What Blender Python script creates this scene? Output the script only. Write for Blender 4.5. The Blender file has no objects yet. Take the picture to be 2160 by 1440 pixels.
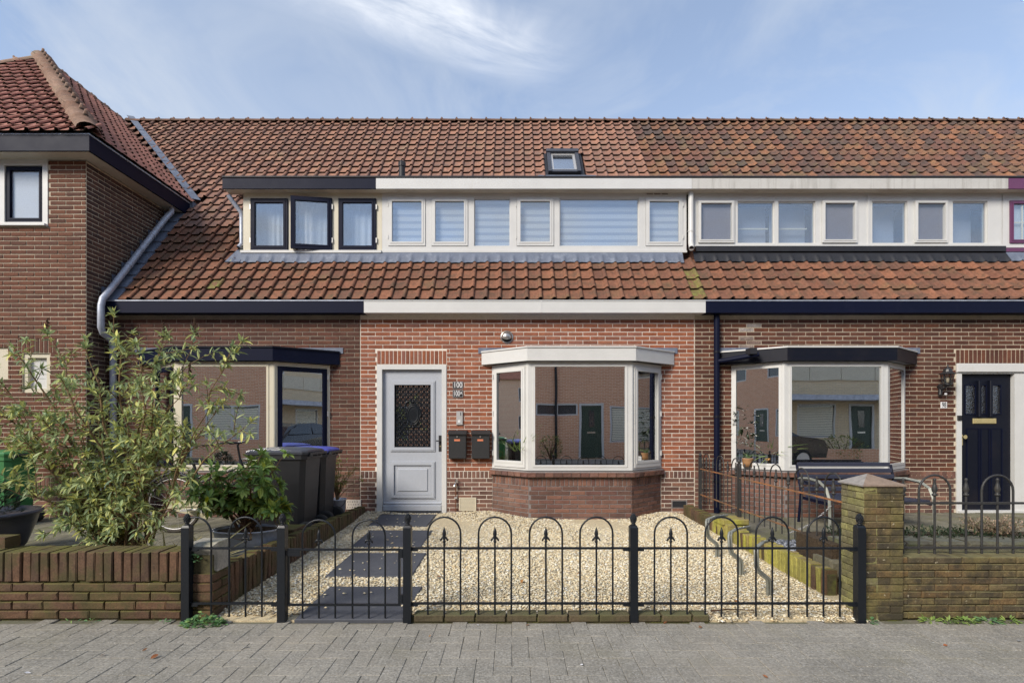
import bpy, math, random
import numpy as np
from mathutils import Vector, Matrix

random.seed(7)
RNG = np.random.default_rng(7)
scene = bpy.context.scene
COL = scene.collection

# ------------------------------------------------------------------ camera
F, H = 1070.0, 1.4            # focal length in photo pixels, camera height
cam_d = bpy.data.cameras.new('camera')
cam_d.sensor_width = 36.0
cam_d.lens = 36.0 * F / 2160.0
cam_d.shift_y = 175.0 / 2160.0
cam_d.clip_start = 0.05
cam_d.clip_end = 3000.0
cam = bpy.data.objects.new('camera', cam_d)
cam.location = (0, 0, H)
cam.rotation_euler = (math.radians(90), 0, 0)
COL.objects.link(cam)
scene.camera = cam

# ------------------------------------------------------------------ sun and sky
SUN_EL, SUN_AZ = math.radians(34.0), math.radians(-138.0)   # azimuth from +Y towards +X
SV = Vector((math.sin(SUN_AZ) * math.cos(SUN_EL), math.cos(SUN_AZ) * math.cos(SUN_EL), math.sin(SUN_EL)))
sun_d = bpy.data.lights.new('sun', 'SUN')
sun_d.energy = 1.5
sun_d.angle = math.radians(22.0)
sun_d.color = (1.0, 0.92, 0.80)
sun = bpy.data.objects.new('sun', sun_d)
sun.rotation_euler = SV.to_track_quat('Z', 'Y').to_euler()
COL.objects.link(sun)

world = bpy.data.worlds.new('World')
scene.world = world
world.use_nodes = True
wn, wl = world.node_tree.nodes, world.node_tree.links
wn.clear()
wo = wn.new('ShaderNodeOutputWorld')
bg = wn.new('ShaderNodeBackground')
bg.inputs['Strength'].default_value = 0.08
sky = wn.new('ShaderNodeTexSky')
sky.sky_type = 'NISHITA'
sky.sun_disc = False
sky.sun_elevation = SUN_EL
sky.sun_rotation = SUN_AZ
sky.altitude = 0
sky.air_density = 0.9
sky.dust_density = 0.0
sky.ozone_density = 1.0
def wmath(op, a, b=None, clamp=False):
    n = wn.new('ShaderNodeMath'); n.operation = op; n.use_clamp = clamp
    for i, v in enumerate((a, b)):
        if v is None: continue
        if isinstance(v, (int, float)): n.inputs[i].default_value = v
        else: wl.new(v, n.inputs[i])
    return n.outputs[0]
tc = wn.new('ShaderNodeTexCoord')
sep = wn.new('ShaderNodeSeparateXYZ'); wl.new(tc.outputs['Generated'], sep.inputs[0])
zc = wmath('MAXIMUM', sep.outputs[2], 0.08)
cu, cv = wmath('DIVIDE', sep.outputs[0], zc), wmath('DIVIDE', sep.outputs[1], zc)
# band coordinates of the cirrus streak (a long band right across the sky)
du, dv = 0.61 / 0.671, 0.28 / 0.671
along = wmath('ADD', wmath('MULTIPLY', cu, du), wmath('MULTIPLY', cv, dv))
perp = wmath('SUBTRACT', wmath('MULTIPLY', cu, -dv), wmath('MULTIPLY', cv, -du))
comb = wn.new('ShaderNodeCombineXYZ')
wl.new(along, comb.inputs[0]); wl.new(perp, comb.inputs[1])
nz = wn.new('ShaderNodeTexNoise'); nz.inputs['Scale'].default_value = 3.2; nz.inputs['Detail'].default_value = 7
nz.inputs['Roughness'].default_value = 0.62; nz.inputs['Distortion'].default_value = 0.6
mp = wn.new('ShaderNodeMapping'); mp.inputs['Scale'].default_value = (0.7, 1.9, 1); mp.inputs['Location'].default_value = (2.3, 0.4, 0)
wl.new(comb.outputs[0], mp.inputs[0]); wl.new(mp.outputs[0], nz.inputs['Vector'])
nz2 = wn.new('ShaderNodeTexNoise'); nz2.inputs['Scale'].default_value = 1.1; nz2.inputs['Detail'].default_value = 6
nz2.inputs['Roughness'].default_value = 0.6; nz2.inputs['Distortion'].default_value = 0.8
wl.new(comb.outputs[0], nz2.inputs['Vector'])
wob = wmath('MULTIPLY', wmath('SUBTRACT', nz2.outputs['Fac'], 0.5), 0.35)
# perp of the streak: cu*-dv + cv*du = 1.215
dist = wmath('ABSOLUTE', wmath('ADD', wmath('SUBTRACT', perp, 1.215), wob))
band = wmath('SUBTRACT', 1.0, wmath('DIVIDE', dist, 0.16), True)
band = wmath('MULTIPLY', band, wmath('MULTIPLY', wmath('SUBTRACT', nz.outputs['Fac'], 0.34), 3.0, True))
veil = wmath('MULTIPLY', wmath('SUBTRACT', nz2.outputs['Fac'], 0.40, True), 1.9)
haze_l = wmath('MULTIPLY', wmath('SUBTRACT', 0.95, wmath('MULTIPLY', zc, 1.6), True), 0.35)
fade = wmath('SUBTRACT', 1.25, wmath('DIVIDE', wmath('ABSOLUTE', wmath('SUBTRACT', along, 0.32)), 0.36), True)
vmask = wmath('ADD', wmath('ADD', veil, 0.27), haze_l, True)
mixv = wn.new('ShaderNodeMix'); mixv.data_type = 'RGBA'
mixv.inputs[7].default_value = (2.75, 3.05, 3.5, 1)
wl.new(vmask, mixv.inputs[0]); wl.new(sky.outputs[0], mixv.inputs[6])
mixc = wn.new('ShaderNodeMix'); mixc.data_type = 'RGBA'
mixc.inputs[7].default_value = (4.9, 5.0, 5.15, 1)
wl.new(wmath('MULTIPLY', band, fade), mixc.inputs[0]); wl.new(mixv.outputs[2], mixc.inputs[6])
wl.new(mixc.outputs[2], bg.inputs['Color']); wl.new(bg.outputs[0], wo.inputs[0])

scene.view_settings.view_transform = 'Standard'
scene.view_settings.look = 'None'
scene.view_settings.exposure = 1.6
scene.view_settings.gamma = 1.0
scene.view_settings.use_curve_mapping = False
scene.cycles.use_denoising = True
scene.cycles.denoising_prefilter = 'FAST'
scene.cycles.max_bounces = 8
scene.cycles.diffuse_bounces = 4
scene.cycles.glossy_bounces = 4
scene.cycles.transparent_max_bounces = 16
scene.cycles.caustics_reflective = False
scene.cycles.caustics_refractive = False
scene.cycles.sample_clamp_indirect = 6.0

# ------------------------------------------------------------------ helpers
def X(px, Y): return (px - 1080.0) * Y / F
def Z(py, Y): return H + (895.0 - py) * Y / F

WL = {}                                    # world location of every parent we make
def attach(o, parent):
    COL.objects.link(o)
    WL[o.name] = Vector(o.location)
    if parent is not None:
        o.parent = parent
        o.matrix_parent_inverse = Matrix.Translation(-WL[parent.name])
    return o

def tag(o, label=None, cat=None, group=None, kind=None):
    if label: o['label'] = label
    if cat: o['category'] = cat
    if group: o['group'] = group
    if kind: o['kind'] = kind
    return o

def thing(name, loc, label, cat, group=None):
    o = bpy.data.objects.new(name, None)
    o.empty_display_size = 0.1
    o.location = loc
    attach(o, None)
    return tag(o, label, cat, group)

class Fr:                                  # a vertical plane: u along, w outwards, z up
    def __init__(s, x, y, ux=1.0, uy=0.0):
        l = math.hypot(ux, uy); s.x, s.y, s.ux, s.uy = x, y, ux / l, uy / l
        s.nx, s.ny = s.uy, -s.ux           # outward (towards the street for +X)
    def p(s, u, w, z): return (s.x + s.ux * u + s.nx * w, s.y + s.uy * u + s.ny * w, z)

class MB:
    def __init__(s): s.v, s.f, s.m, s.cur, s.sm = [], [], [], 0, []
    def add(s, vs, fs, smooth=False):
        b = len(s.v); s.v += [tuple(a) for a in vs]
        s.f += [tuple(b + i for i in f) for f in fs]
        s.m += [s.cur] * len(fs); s.sm += [smooth] * len(fs)
        return s
    def hexa(s, p):                        # p: 4 bottom ccw, 4 top ccw
        return s.add(p, [(3, 2, 1, 0), (4, 5, 6, 7), (0, 1, 5, 4), (1, 2, 6, 5), (2, 3, 7, 6), (3, 0, 4, 7)])
    def box(s, x0, x1, y0, y1, z0, z1):
        return s.hexa([(x0, y0, z0), (x1, y0, z0), (x1, y1, z0), (x0, y1, z0), (x0, y0, z1), (x1, y0, z1), (x1, y1, z1), (x0, y1, z1)])
    def fbox(s, fr, u0, u1, w0, w1, z0, z1):   # w0 inner, w1 outer
        return s.hexa([fr.p(u0, w1, z0), fr.p(u1, w1, z0), fr.p(u1, w0, z0), fr.p(u0, w0, z0), fr.p(u0, w1, z1), fr.p(u1, w1, z1), fr.p(u1, w0, z1), fr.p(u0, w0, z1)])
    def cbox(s, fr, u0, u1, w0, w1, z0, z1, c=0.004):   # box with chamfered outer edges
        p = [fr.p(u0, w0, z0), fr.p(u1, w0, z0), fr.p(u1, w0, z1), fr.p(u0, w0, z1),
             fr.p(u0, w1 - c, z0), fr.p(u1, w1 - c, z0), fr.p(u1, w1 - c, z1), fr.p(u0, w1 - c, z1),
             fr.p(u0 + c, w1, z0 + c), fr.p(u1 - c, w1, z0 + c), fr.p(u1 - c, w1, z1 - c), fr.p(u0 + c, w1, z1 - c)]
        fs = [(0, 3, 2, 1), (8, 9, 10, 11)]
        for a in range(4):
            b = (a + 1) % 4
            fs += [(a, b, 4 + b, 4 + a), (4 + a, 4 + b, 8 + b, 8 + a)]
        return s.add(p, fs)
    def plate(s, fr, u0, u1, z0, z1, holes, w0, w1):
        us = sorted({u0, u1, *[h[0] for h in holes], *[h[1] for h in holes]}); us = [u for u in us if u0 <= u <= u1]
        zs = sorted({z0, z1, *[h[2] for h in holes], *[h[3] for h in holes]}); zs = [z for z in zs if z0 <= z <= z1]
        def solid(i, j):
            if i < 0 or j < 0 or i >= len(us) - 1 or j >= len(zs) - 1: return False
            cu, cz = (us[i] + us[i + 1]) / 2, (zs[j] + zs[j + 1]) / 2
            return not any(h[0] < cu < h[1] and h[2] < cz < h[3] for h in holes)
        for i in range(len(us) - 1):
            for j in range(len(zs) - 1):
                if not solid(i, j): continue
                a, b, c, d = us[i], us[i + 1], zs[j], zs[j + 1]
                s.add([fr.p(a, w1, c), fr.p(b, w1, c), fr.p(b, w1, d), fr.p(a, w1, d)], [(0, 1, 2, 3)])
                s.add([fr.p(a, w0, c), fr.p(b, w0, c), fr.p(b, w0, d), fr.p(a, w0, d)], [(3, 2, 1, 0)])
                if not solid(i - 1, j): s.add([fr.p(a, w0, c), fr.p(a, w1, c), fr.p(a, w1, d), fr.p(a, w0, d)], [(0, 1, 2, 3)])
                if not solid(i + 1, j): s.add([fr.p(b, w1, c), fr.p(b, w0, c), fr.p(b, w0, d), fr.p(b, w1, d)], [(0, 1, 2, 3)])
                if not solid(i, j - 1): s.add([fr.p(a, w0, c), fr.p(b, w0, c), fr.p(b, w1, c), fr.p(a, w1, c)], [(0, 1, 2, 3)])
                if not solid(i, j + 1): s.add([fr.p(a, w1, d), fr.p(b, w1, d), fr.p(b, w0, d), fr.p(a, w0, d)], [(0, 1, 2, 3)])
        return s
    def tube(s, pts, r, n=8, cap=True, smooth=True, closed=False):
        pts = [Vector(p) for p in pts]
        rs = r if isinstance(r, (list, tuple)) else [r] * len(pts)
        N = len(pts); b = len(s.v)
        t0 = (pts[1] - pts[0]).normalized()
        up = Vector((0, 0, 1)) if abs(t0.z) < 0.9 else Vector((0, 1, 0))
        nrm = t0.cross(up).normalized()
        vs = []
        for i, p in enumerate(pts):
            if closed: t = (pts[(i + 1) % N] - pts[i - 1]).normalized()
            elif i == 0: t = t0
            elif i == N - 1: t = (pts[i] - pts[i - 1]).normalized()
            else: t = ((pts[i + 1] - p).normalized() + (p - pts[i - 1]).normalized()).normalized()
            nrm = (nrm - t * nrm.dot(t)).normalized()
            bn = t.cross(nrm)
            for k in range(n):
                a = 2 * math.pi * k / n
                vs.append(p + (nrm * math.cos(a) + bn * math.sin(a)) * rs[i])
        fs = []
        for i in range(N if closed else N - 1):
            j = (i + 1) % N
            for k in range(n):
                l = (k + 1) % n
                fs.append((i * n + k, i * n + l, j * n + l, j * n + k))
        s.add(vs, fs, smooth)
        if cap and not closed:
            s.add([vs[k] for k in range(n)], [tuple(range(n - 1, -1, -1))])
            s.add([vs[(N - 1) * n + k] for k in range(n)], [tuple(range(n))])
        return s
    def lathe(s, cx, cy, prof, n=16, sx=1.0, sy=1.0, smooth=True):   # prof (r, z) from bottom to top
        vs = []
        for r, z in prof:
            for k in range(n):
                a = 2 * math.pi * k / n
                vs.append((cx + sx * r * math.cos(a), cy + sy * r * math.sin(a), z))
        fs = [(i * n + k, i * n + (k + 1) % n, (i + 1) * n + (k + 1) % n, (i + 1) * n + k) for i in range(len(prof) - 1) for k in range(n)]
        fs.append(tuple(range(n - 1, -1, -1))); fs.append(tuple((len(prof) - 1) * n + k for k in range(n)))
        return s.add(vs, fs, smooth)
    def prism(s, poly, z0, z1):            # poly ccw seen from above
        n = len(poly)
        vs = [(x, y, z0) for x, y in poly] + [(x, y, z1) for x, y in poly]
        fs = [tuple(range(n - 1, -1, -1)), tuple(range(n, 2 * n))]
        fs += [(i, (i + 1) % n, n + (i + 1) % n, n + i) for i in range(n)]
        return s.add(vs, fs)
    def extr(s, prof, axis, a0, a1):       # 2D profile swept along x ('x': prof = y,z) or y ('y': prof = x,z)
        n = len(prof)
        if axis == 'x': vs = [(a0, p, q) for p, q in prof] + [(a1, p, q) for p, q in prof]
        else: vs = [(p, a0, q) for p, q in prof] + [(p, a1, q) for p, q in prof]
        fs = [tuple(range(n)), tuple(range(2 * n - 1, n - 1, -1))] + [(i, n + i, n + (i + 1) % n, (i + 1) % n) for i in range(n)]
        return s.add(vs, fs)
    def mesh(s, name):
        me = bpy.data.meshes.new(name)
        me.from_pydata(s.v, [], s.f)
        me.polygons.foreach_set('material_index', s.m)
        me.polygons.foreach_set('use_smooth', s.sm)
        return me
    def build(s, name, mats, parent=None, fix=True):
        me = s.mesh(name)
        for m in (mats if isinstance(mats, (list, tuple)) else [mats]): me.materials.append(m)
        if fix: fixn(me)
        o = bpy.data.objects.new(name, me)
        return attach(o, parent)

import bmesh
def fixn(me):
    bm = bmesh.new(); bm.from_mesh(me)
    bmesh.ops.recalc_face_normals(bm, faces=bm.faces)
    bm.to_mesh(me); bm.free()

def frame_m(o, ex, ey, ez):
    m = np.eye(4); m[:3, 0] = ex; m[:3, 1] = ey; m[:3, 2] = ez; m[:3, 3] = o
    return m

def pieces(name, parent, variants, items, mats, limit=300, key=None, smooth=False, rest='stuff'):
    """variants: list of (verts, faces). items: (matrix4, variant, material index).
    The first `limit` by key are objects of their own (sharing mesh data), the rest one joined part."""
    if not items: return
    mats = mats if isinstance(mats, (list, tuple)) else [mats]
    if key is None: key = lambda m: np.linalg.norm(m[:3, 3] - np.array((0, 0, H)))
    items = sorted(items, key=lambda it: key(it[0]))
    cache = {}
    for m, v, mi in items[:limit]:
        if (v, mi) not in cache:
            me = bpy.data.meshes.new(name)
            me.from_pydata([tuple(a) for a in variants[v][0]], [], variants[v][1])
            if smooth: me.polygons.foreach_set('use_smooth', [True] * len(me.polygons))
            me.materials.append(mats[mi]); cache[(v, mi)] = me
        o = bpy.data.objects.new(name, cache[(v, mi)])
        COL.objects.link(o)
        o.parent = parent
        o.matrix_basis = Matrix(m.tolist())
        if parent is not None: o.matrix_parent_inverse = Matrix.Translation(-WL[parent.name])
    if len(items) > limit:
        vs, fs, mi_l, rn = [], [], [], []
        for m, v, mi in items[limit:]:
            V = np.asarray(variants[v][0]) @ m[:3, :3].T + m[:3, 3]
            b = len(vs); vs += V.tolist()
            r = random.random()
            for f in variants[v][1]:
                fs.append(tuple(b + i for i in f)); mi_l.append(mi); rn.append(r)
        me = bpy.data.meshes.new(name + '_mass')
        me.from_pydata(vs, [], fs)
        for m in mats: me.materials.append(m)
        me.polygons.foreach_set('material_index', mi_l)
        if smooth: me.polygons.foreach_set('use_smooth', [True] * len(me.polygons))
        at = me.attributes.new('rnd', 'FLOAT', 'FACE'); at.data.foreach_set('value', rn)
        o = bpy.data.objects.new(name + '_mass', me)
        attach(o, parent); o['kind'] = rest
        return o

def variant_brick(L, Hh, D, c=0.003, j=0.0012):
    """local x length, z height, y into the wall; front face at y = 0"""
    r = lambda: random.uniform(-j, j)
    x, z = L / 2, Hh / 2
    back = [(-x, D, -z), (x, D, -z), (x, D, z), (-x, D, z)]
    mid = [(-x + r(), c, -z + r()), (x + r(), c, -z + r()), (x + r(), c, z + r()), (-x + r(), c, z + r())]
    fr = [(-x + c + r(), r(), -z + c), (x - c + r(), r(), -z + c), (x - c + r(), r(), z - c), (-x + c + r(), r(), z - c)]
    fs = [(8, 9, 10, 11)]
    for a in range(4):
        b = (a + 1) % 4
        fs += [(a, b, 4 + b, 4 + a), (4 + a, 4 + b, 8 + b, 8 + a)]
    return (back + mid + fr, fs)

BRICKS = [variant_brick(0.209, 0.0505, 0.03) for _ in range(5)]
def brick_items(fr, u0, u1, z0, z1, holes=(), proud=0.006, course=0.0625, bl=0.22, phase=0.0, mi=0, k0=0, hs=1.0, gap=0.011):
    out = []
    n = int(round((z1 - z0) / course))
    for k in range(n):
        zc = z0 + (k + 0.5) * course
        iv = [(u0, u1)]
        for h in holes:
            if h[2] < zc < h[3]:
                nv = []
                for a, b in iv:
                    if h[1] <= a or h[0] >= b: nv.append((a, b)); continue
                    if h[0] > a: nv.append((a, h[0]))
                    if h[1] < b: nv.append((h[1], b))
                iv = nv
        off = phase + (((k + k0) % 2) * bl / 2)
        for a, b in iv:
            i = math.floor((a - off) / bl)
            while off + i * bl < b:
                s, e = max(a, off + i * bl), min(b, off + (i + 1) * bl)
                i += 1
                if e - s < 0.03: continue
                L = e - s - gap
                uc = (s + e) / 2
                pr = proud + random.uniform(-0.0015, 0.0015)
                m = frame_m(fr.p(uc, pr, zc + random.uniform(-.0006, .0006)), np.array((fr.ux, fr.uy, 0)) * (L / 0.209), np.array((-fr.nx, -fr.ny, 0)), np.array((0, 0, hs)))
                out.append((m, random.randrange(5), mi))
    return out
def soldier_items(fr, u0, u1, z0, z1, proud=0.006, pitch=0.0625, mi=0):
    out = []
    n = max(1, int(round((u1 - u0) / pitch))); p = (u1 - u0) / n
    hgt = z1 - z0 - 0.012
    for i in range(n):
        m = frame_m(fr.p(u0 + (i + .5) * p, proud + random.uniform(-.001, .001), (z0 + z1) / 2), np.array((0, 0, 1)) * (hgt / 0.209), np.array((-fr.nx, -fr.ny, 0)), np.array((-fr.ux, -fr.uy, 0)) * ((p - 0.012) / 0.0505))
        out.append((m, random.randrange(5), mi))
    return out
# ------------------------------------------------------------------ materials
def lin(c):
    c /= 255.0
    return c / 12.92 if c <= 0.04045 else ((c + 0.055) / 1.055) ** 2.4
def S(r, g, b, k=0.75):                   # photo colour of a surface in open shade -> base colour
    k *= 1.2
    return (min(.85, lin(r) / k), min(.85, lin(g) / k), min(.85, lin(b) / k))

def mk(name, cols, rough=0.7, metal=0.0, grain=None, stain=(), bump=None, spec=0.4, rr=None, trans=0.0, coat=0.0, up=None, down=None):
    m = bpy.data.materials.new(name); m.use_nodes = True
    N, L = m.node_tree.nodes, m.node_tree.links
    P = N['Principled BSDF']
    cols = cols if isinstance(cols, list) else [cols]
    def val(node, sock, v):
        if isinstance(v, (int, float)): node.inputs[sock].default_value = v
        else: L.new(v, node.inputs[sock])
    def math_(op, a, b=0.0, clamp=False):
        n = N.new('ShaderNodeMath'); n.operation = op; n.use_clamp = clamp; val(n, 0, a); val(n, 1, b); return n.outputs[0]
    def mix(fac, a, b, blend='MIX'):
        n = N.new('ShaderNodeMix'); n.data_type = 'RGBA'; n.blend_type = blend
        val(n, 0, fac)
        for i, v in ((6, a), (7, b)):
            if isinstance(v, tuple): n.inputs[i].default_value = (*v[:3], 1)
            else: L.new(v, n.inputs[i])
        return n.outputs[2]
    geo = N.new('ShaderNodeNewGeometry')
    def noise(scale, detail=4, rough_=0.6, stretch=None):
        n = N.new('ShaderNodeTexNoise'); n.inputs['Scale'].default_value = scale; n.inputs['Detail'].default_value = detail; n.inputs['Roughness'].default_value = rough_
        if stretch:
            mpn = N.new('ShaderNodeMapping'); mpn.inputs['Scale'].default_value = stretch
            L.new(geo.outputs['Position'], mpn.inputs[0]); L.new(mpn.outputs[0], n.inputs['Vector'])
        else: L.new(geo.outputs['Position'], n.inputs['Vector'])
        return n.outputs['Fac']
    if len(cols) > 1:
        oi = N.new('ShaderNodeObjectInfo'); at = N.new('ShaderNodeAttribute'); at.attribute_name = 'rnd'
        r = math_('FRACT', math_('ADD', oi.outputs['Random'], at.outputs['Fac']))
        cr = N.new('ShaderNodeValToRGB'); cr.color_ramp.interpolation = 'LINEAR'
        el = cr.color_ramp.elements
        while len(el) < len(cols): el.new(0.5)
        for i, c in enumerate(cols):
            el[i].position = i / (len(cols) - 1); el[i].color = (*c[:3], 1)
        L.new(r, cr.inputs[0]); c = cr.outputs[0]
    else:
        c = cols[0]
    if grain:
        for sc, am in (grain if isinstance(grain, list) else [grain]):
            f = math_('MAXIMUM', 0.15, math_('ADD', math_('MULTIPLY', math_('SUBTRACT', noise(sc), 0.5), 4.2 * am), 1.0))
            cx = N.new('ShaderNodeCombineColor')
            for i in range(3): L.new(f, cx.inputs[i])
            c = mix(1.0, c, cx.outputs[0], 'MULTIPLY')
    for st in stain:
        col, sc, lo, hi, am = st[:5]
        f = noise(sc, 6, 0.65, st[5] if len(st) > 5 else None)
        f = math_('MULTIPLY', math_('DIVIDE', math_('SUBTRACT', f, lo), hi - lo, True), am)
        if len(st) > 6:                    # limit to a height range (moss or dirt line near the ground)
            sp = N.new('ShaderNodeSeparateXYZ'); L.new(geo.outputs['Position'], sp.inputs[0])
            z0, z1 = st[6]
            f = math_('MULTIPLY', f, math_('DIVIDE', math_('SUBTRACT', sp.outputs[2], z1), z0 - z1, True))
        c = mix(f, c, col)
    if up:
        col, am, sc = up
        sp = N.new('ShaderNodeSeparateXYZ'); L.new(geo.outputs['Normal'], sp.inputs[0])
        f = math_('MULTIPLY', math_('SUBTRACT', sp.outputs[2], 0.4, True), am * 2.2, True)
        f = math_('MULTIPLY', f, math_('MULTIPLY', math_('SUBTRACT', noise(sc), 0.32), 3.5, True))
        c = mix(f, c, col)
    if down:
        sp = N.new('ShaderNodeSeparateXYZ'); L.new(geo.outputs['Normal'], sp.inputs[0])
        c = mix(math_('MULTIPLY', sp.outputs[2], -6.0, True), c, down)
    if isinstance(c, tuple): P.inputs['Base Color'].default_value = (*c[:3], 1)
    else: L.new(c, P.inputs['Base Color'])
    if rr:
        L.new(math_('ADD', math_('MULTIPLY', noise(rr[0]), rr[1]), rough - rr[1] / 2), P.inputs['Roughness'])
    else: P.inputs['Roughness'].default_value = rough
    P.inputs['Metallic'].default_value = metal
    P.inputs['Specular IOR Level'].default_value = spec
    P.inputs['Coat Weight'].default_value = coat
    if bump:
        bn = N.new('ShaderNodeBump'); bn.inputs['Strength'].default_value = bump[1]; bn.inputs['Distance'].default_value = bump[2] if len(bump) > 2 else 0.004
        L.new(noise(bump[0], 5), bn.inputs['Height']); L.new(bn.outputs[0], P.inputs['Normal'])
    if trans:
        out = N['Material Output']; tl = N.new('ShaderNodeBsdfTranslucent'); ms = N.new('ShaderNodeMixShader'); ms.inputs[0].default_value = trans
        if isinstance(c, tuple): tl.inputs[0].default_value = (*c[:3], 1)
        else: L.new(c, tl.inputs[0])
        L.new(P.outputs[0], ms.inputs[1]); L.new(tl.outputs[0], ms.inputs[2]); L.new(ms.outputs[0], out.inputs[0])
    return m

def mk_glass(name, fac=0.3, tint=(0.75, 0.8, 0.8), rough=0.0, bump=None):
    m = bpy.data.materials.new(name); m.use_nodes = True
    N, L = m.node_tree.nodes, m.node_tree.links
    N.remove(N['Principled BSDF'])
    out = N['Material Output']
    tr = N.new('ShaderNodeBsdfTransparent'); tr.inputs[0].default_value = (*tint, 1)
    gl = N.new('ShaderNodeBsdfGlossy'); gl.inputs['Roughness'].default_value = rough; gl.inputs[0].default_value = (0.97, 0.98, 1, 1)
    geo0 = N.new('ShaderNodeNewGeometry')
    dt = N.new('ShaderNodeVectorMath'); dt.operation = 'DOT_PRODUCT'
    L.new(geo0.outputs['Normal'], dt.inputs[0]); L.new(geo0.outputs['Incoming'], dt.inputs[1])
    def mm(op, x, y=0.0):
        n = N.new('ShaderNodeMath'); n.operation = op; n.use_clamp = op in ('ADD',)
        for i, v in enumerate((x, y)):
            if isinstance(v, (int, float)): n.inputs[i].default_value = v
            else: L.new(v, n.inputs[i])
        return n
    mt = mm('ADD', mm('MULTIPLY', mm('POWER', mm('SUBTRACT', 1.0, mm('ABSOLUTE', dt.outputs['Value']).outputs[0]).outputs[0], 5.0).outputs[0], .9).outputs[0], fac)
    if True:                               # float glass is never quite flat
        geo = N.new('ShaderNodeNewGeometry'); nz = N.new('ShaderNodeTexNoise'); nz.inputs['Scale'].default_value = bump[0] if bump else 1.6; nz.inputs['Detail'].default_value = 1.0
        L.new(geo.outputs['Position'], nz.inputs['Vector'])
        bn = N.new('ShaderNodeBump'); bn.inputs['Strength'].default_value = bump[1] if bump else 0.05; bn.inputs['Distance'].default_value = 0.02
        L.new(nz.outputs['Fac'], bn.inputs['Height']); L.new(bn.outputs[0], gl.inputs['Normal'])
    ms = N.new('ShaderNodeMixShader'); L.new(mt.outputs[0], ms.inputs[0]); L.new(tr.outputs[0], ms.inputs[1]); L.new(gl.outputs[0], ms.inputs[2]); L.new(ms.outputs[0], out.inputs[0])
    return m

M = {}
SOOT = (0.03, 0.024, 0.02)
# bricks
M['brick_red'] = mk('brick_red', [S(114, 67, 49, 0.797), S(131, 78, 57, 0.797), S(143, 89, 67, 0.797), S(139, 80, 53, 0.797), S(126, 82, 69, 0.797), S(150, 95, 69, 0.797)], .85, grain=[(60, .22), (9, .18)], stain=[(S(122, 90, 81, 0.797), 1.1, .5, .75, .55)], bump=(160, .25))
M['brick_brown'] = mk('brick_brown', [S(86, 55, 44, 1.247), S(100, 64, 52, 1.247), S(112, 70, 56, 1.247), S(94, 57, 46, 1.247), S(121, 79, 61, 1.247)], .85, grain=[(60, .25), (8, .2)], stain=[(S(121, 94, 85, 1.247), 1.3, .52, .75, .45), (S(68, 47, 42, 1.247), .9, .55, .8, .5)], bump=(160, .25))
M['brick_left'] = mk('brick_left', [S(108, 67, 51, 1.161), S(123, 76, 55, 1.161), S(117, 71, 52, 1.161), S(95, 61, 49, 1.161), S(134, 83, 62, 1.161)], .85, grain=[(60, .22), (8, .2)], stain=[(S(88, 63, 52, 1.161), 1.0, .50, .74, .6), (S(68, 49, 40, 1.161), .7, .56, .74, .5)], bump=(160, .25))
M['brick_right'] = mk('brick_right', [S(94, 60, 48, 1.454), S(111, 68, 54, 1.454), S(125, 79, 60, 1.454), S(103, 62, 50, 1.454), S(134, 83, 61, 1.454)], .85, grain=[(60, .25), (8, .2)], stain=[(S(123, 100, 88, 1.454), 1.2, .55, .78, .5), (S(76, 53, 44, 1.454), 1.0, .5, .8, .45)], bump=(160, .25))
M['brick_dark'] = mk('brick_dark', [S(73, 53, 47, 0.570), S(86, 63, 54, 0.570), S(97, 71, 62, 0.570), S(104, 73, 60, 0.570), S(81, 57, 52, 0.570)], .85, grain=[(60, .25), (10, .2)], stain=[(S(111, 99, 91, 0.570), 1.6, .55, .8, .4)], bump=(160, .25))
M['brick_left_shade'] = mk('brick_left_shade', [S(60, 44, 40, 0.75), S(74, 54, 46, 0.75), S(84, 60, 50, 0.75), S(66, 50, 46, 0.75)], .85, grain=[(60, .2), (8, .2)], bump=(160, .25))  # darker copy of the left brick; side wall shade put into the colour
M['brick_moss'] = mk('brick_moss', [S(81, 61, 47, 0.694), S(92, 68, 51, 0.694), S(73, 57, 46, 0.694), S(87, 68, 51, 0.694)], .9, grain=[(70, .35), (14, .3)], stain=[(S(87, 84, 47, 0.883), 3.5, .44, .62, .75), (S(59, 54, 35, 0.883), 7, .48, .66, .7), (S(156, 146, 128, 0.758), 26, .68, .74, .5)], bump=(120, .6), up=(S(92, 90, 43, 0.758), .9, 8))
M['brick_pier'] = mk('brick_pier', [S(95, 82, 56, 0.737), S(101, 88, 61, 0.737), S(72, 64, 51, 0.737), S(105, 84, 55, 0.737), S(82, 73, 54, 0.737)], .92, grain=[(80, .4), (16, .3)], stain=[(S(101, 98, 54, 0.737), 2.6, .48, .68, .5), (S(51, 47, 39, 0.737), 6, .44, .60, .8), (S(185, 176, 152, 0.713), 34, .66, .71, .75)], bump=(120, .7), up=(S(109, 104, 71, 0.713), .8, 8))
M['brick_algae'] = mk('brick_algae', [S(138, 134, 56, 0.580), S(126, 122, 58, 0.580), S(118, 112, 58, 0.580), S(144, 138, 70, 0.580), S(118, 106, 62, 0.580)], .92, grain=[(80, .3), (14, .3)], stain=[(S(104, 88, 66, 0.580), 4.5, .50, .68, .75), (S(84, 84, 48, 0.580), 3, .5, .72, .6)], bump=(120, .5), up=(S(112, 98, 72, 0.561), .6, 9))
M['mortar_white'] = mk('mortar_white', S(196, 186, 173, 0.625), .95, grain=[(40, .12)], bump=(200, .3))
M['mortar_beige'] = mk('mortar_beige', S(169, 157, 138, 0.594), .95, grain=[(40, .15)], stain=[(S(106, 94, 81, 0.594), 2, .48, .72, .6)], bump=(200, .3))
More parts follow.
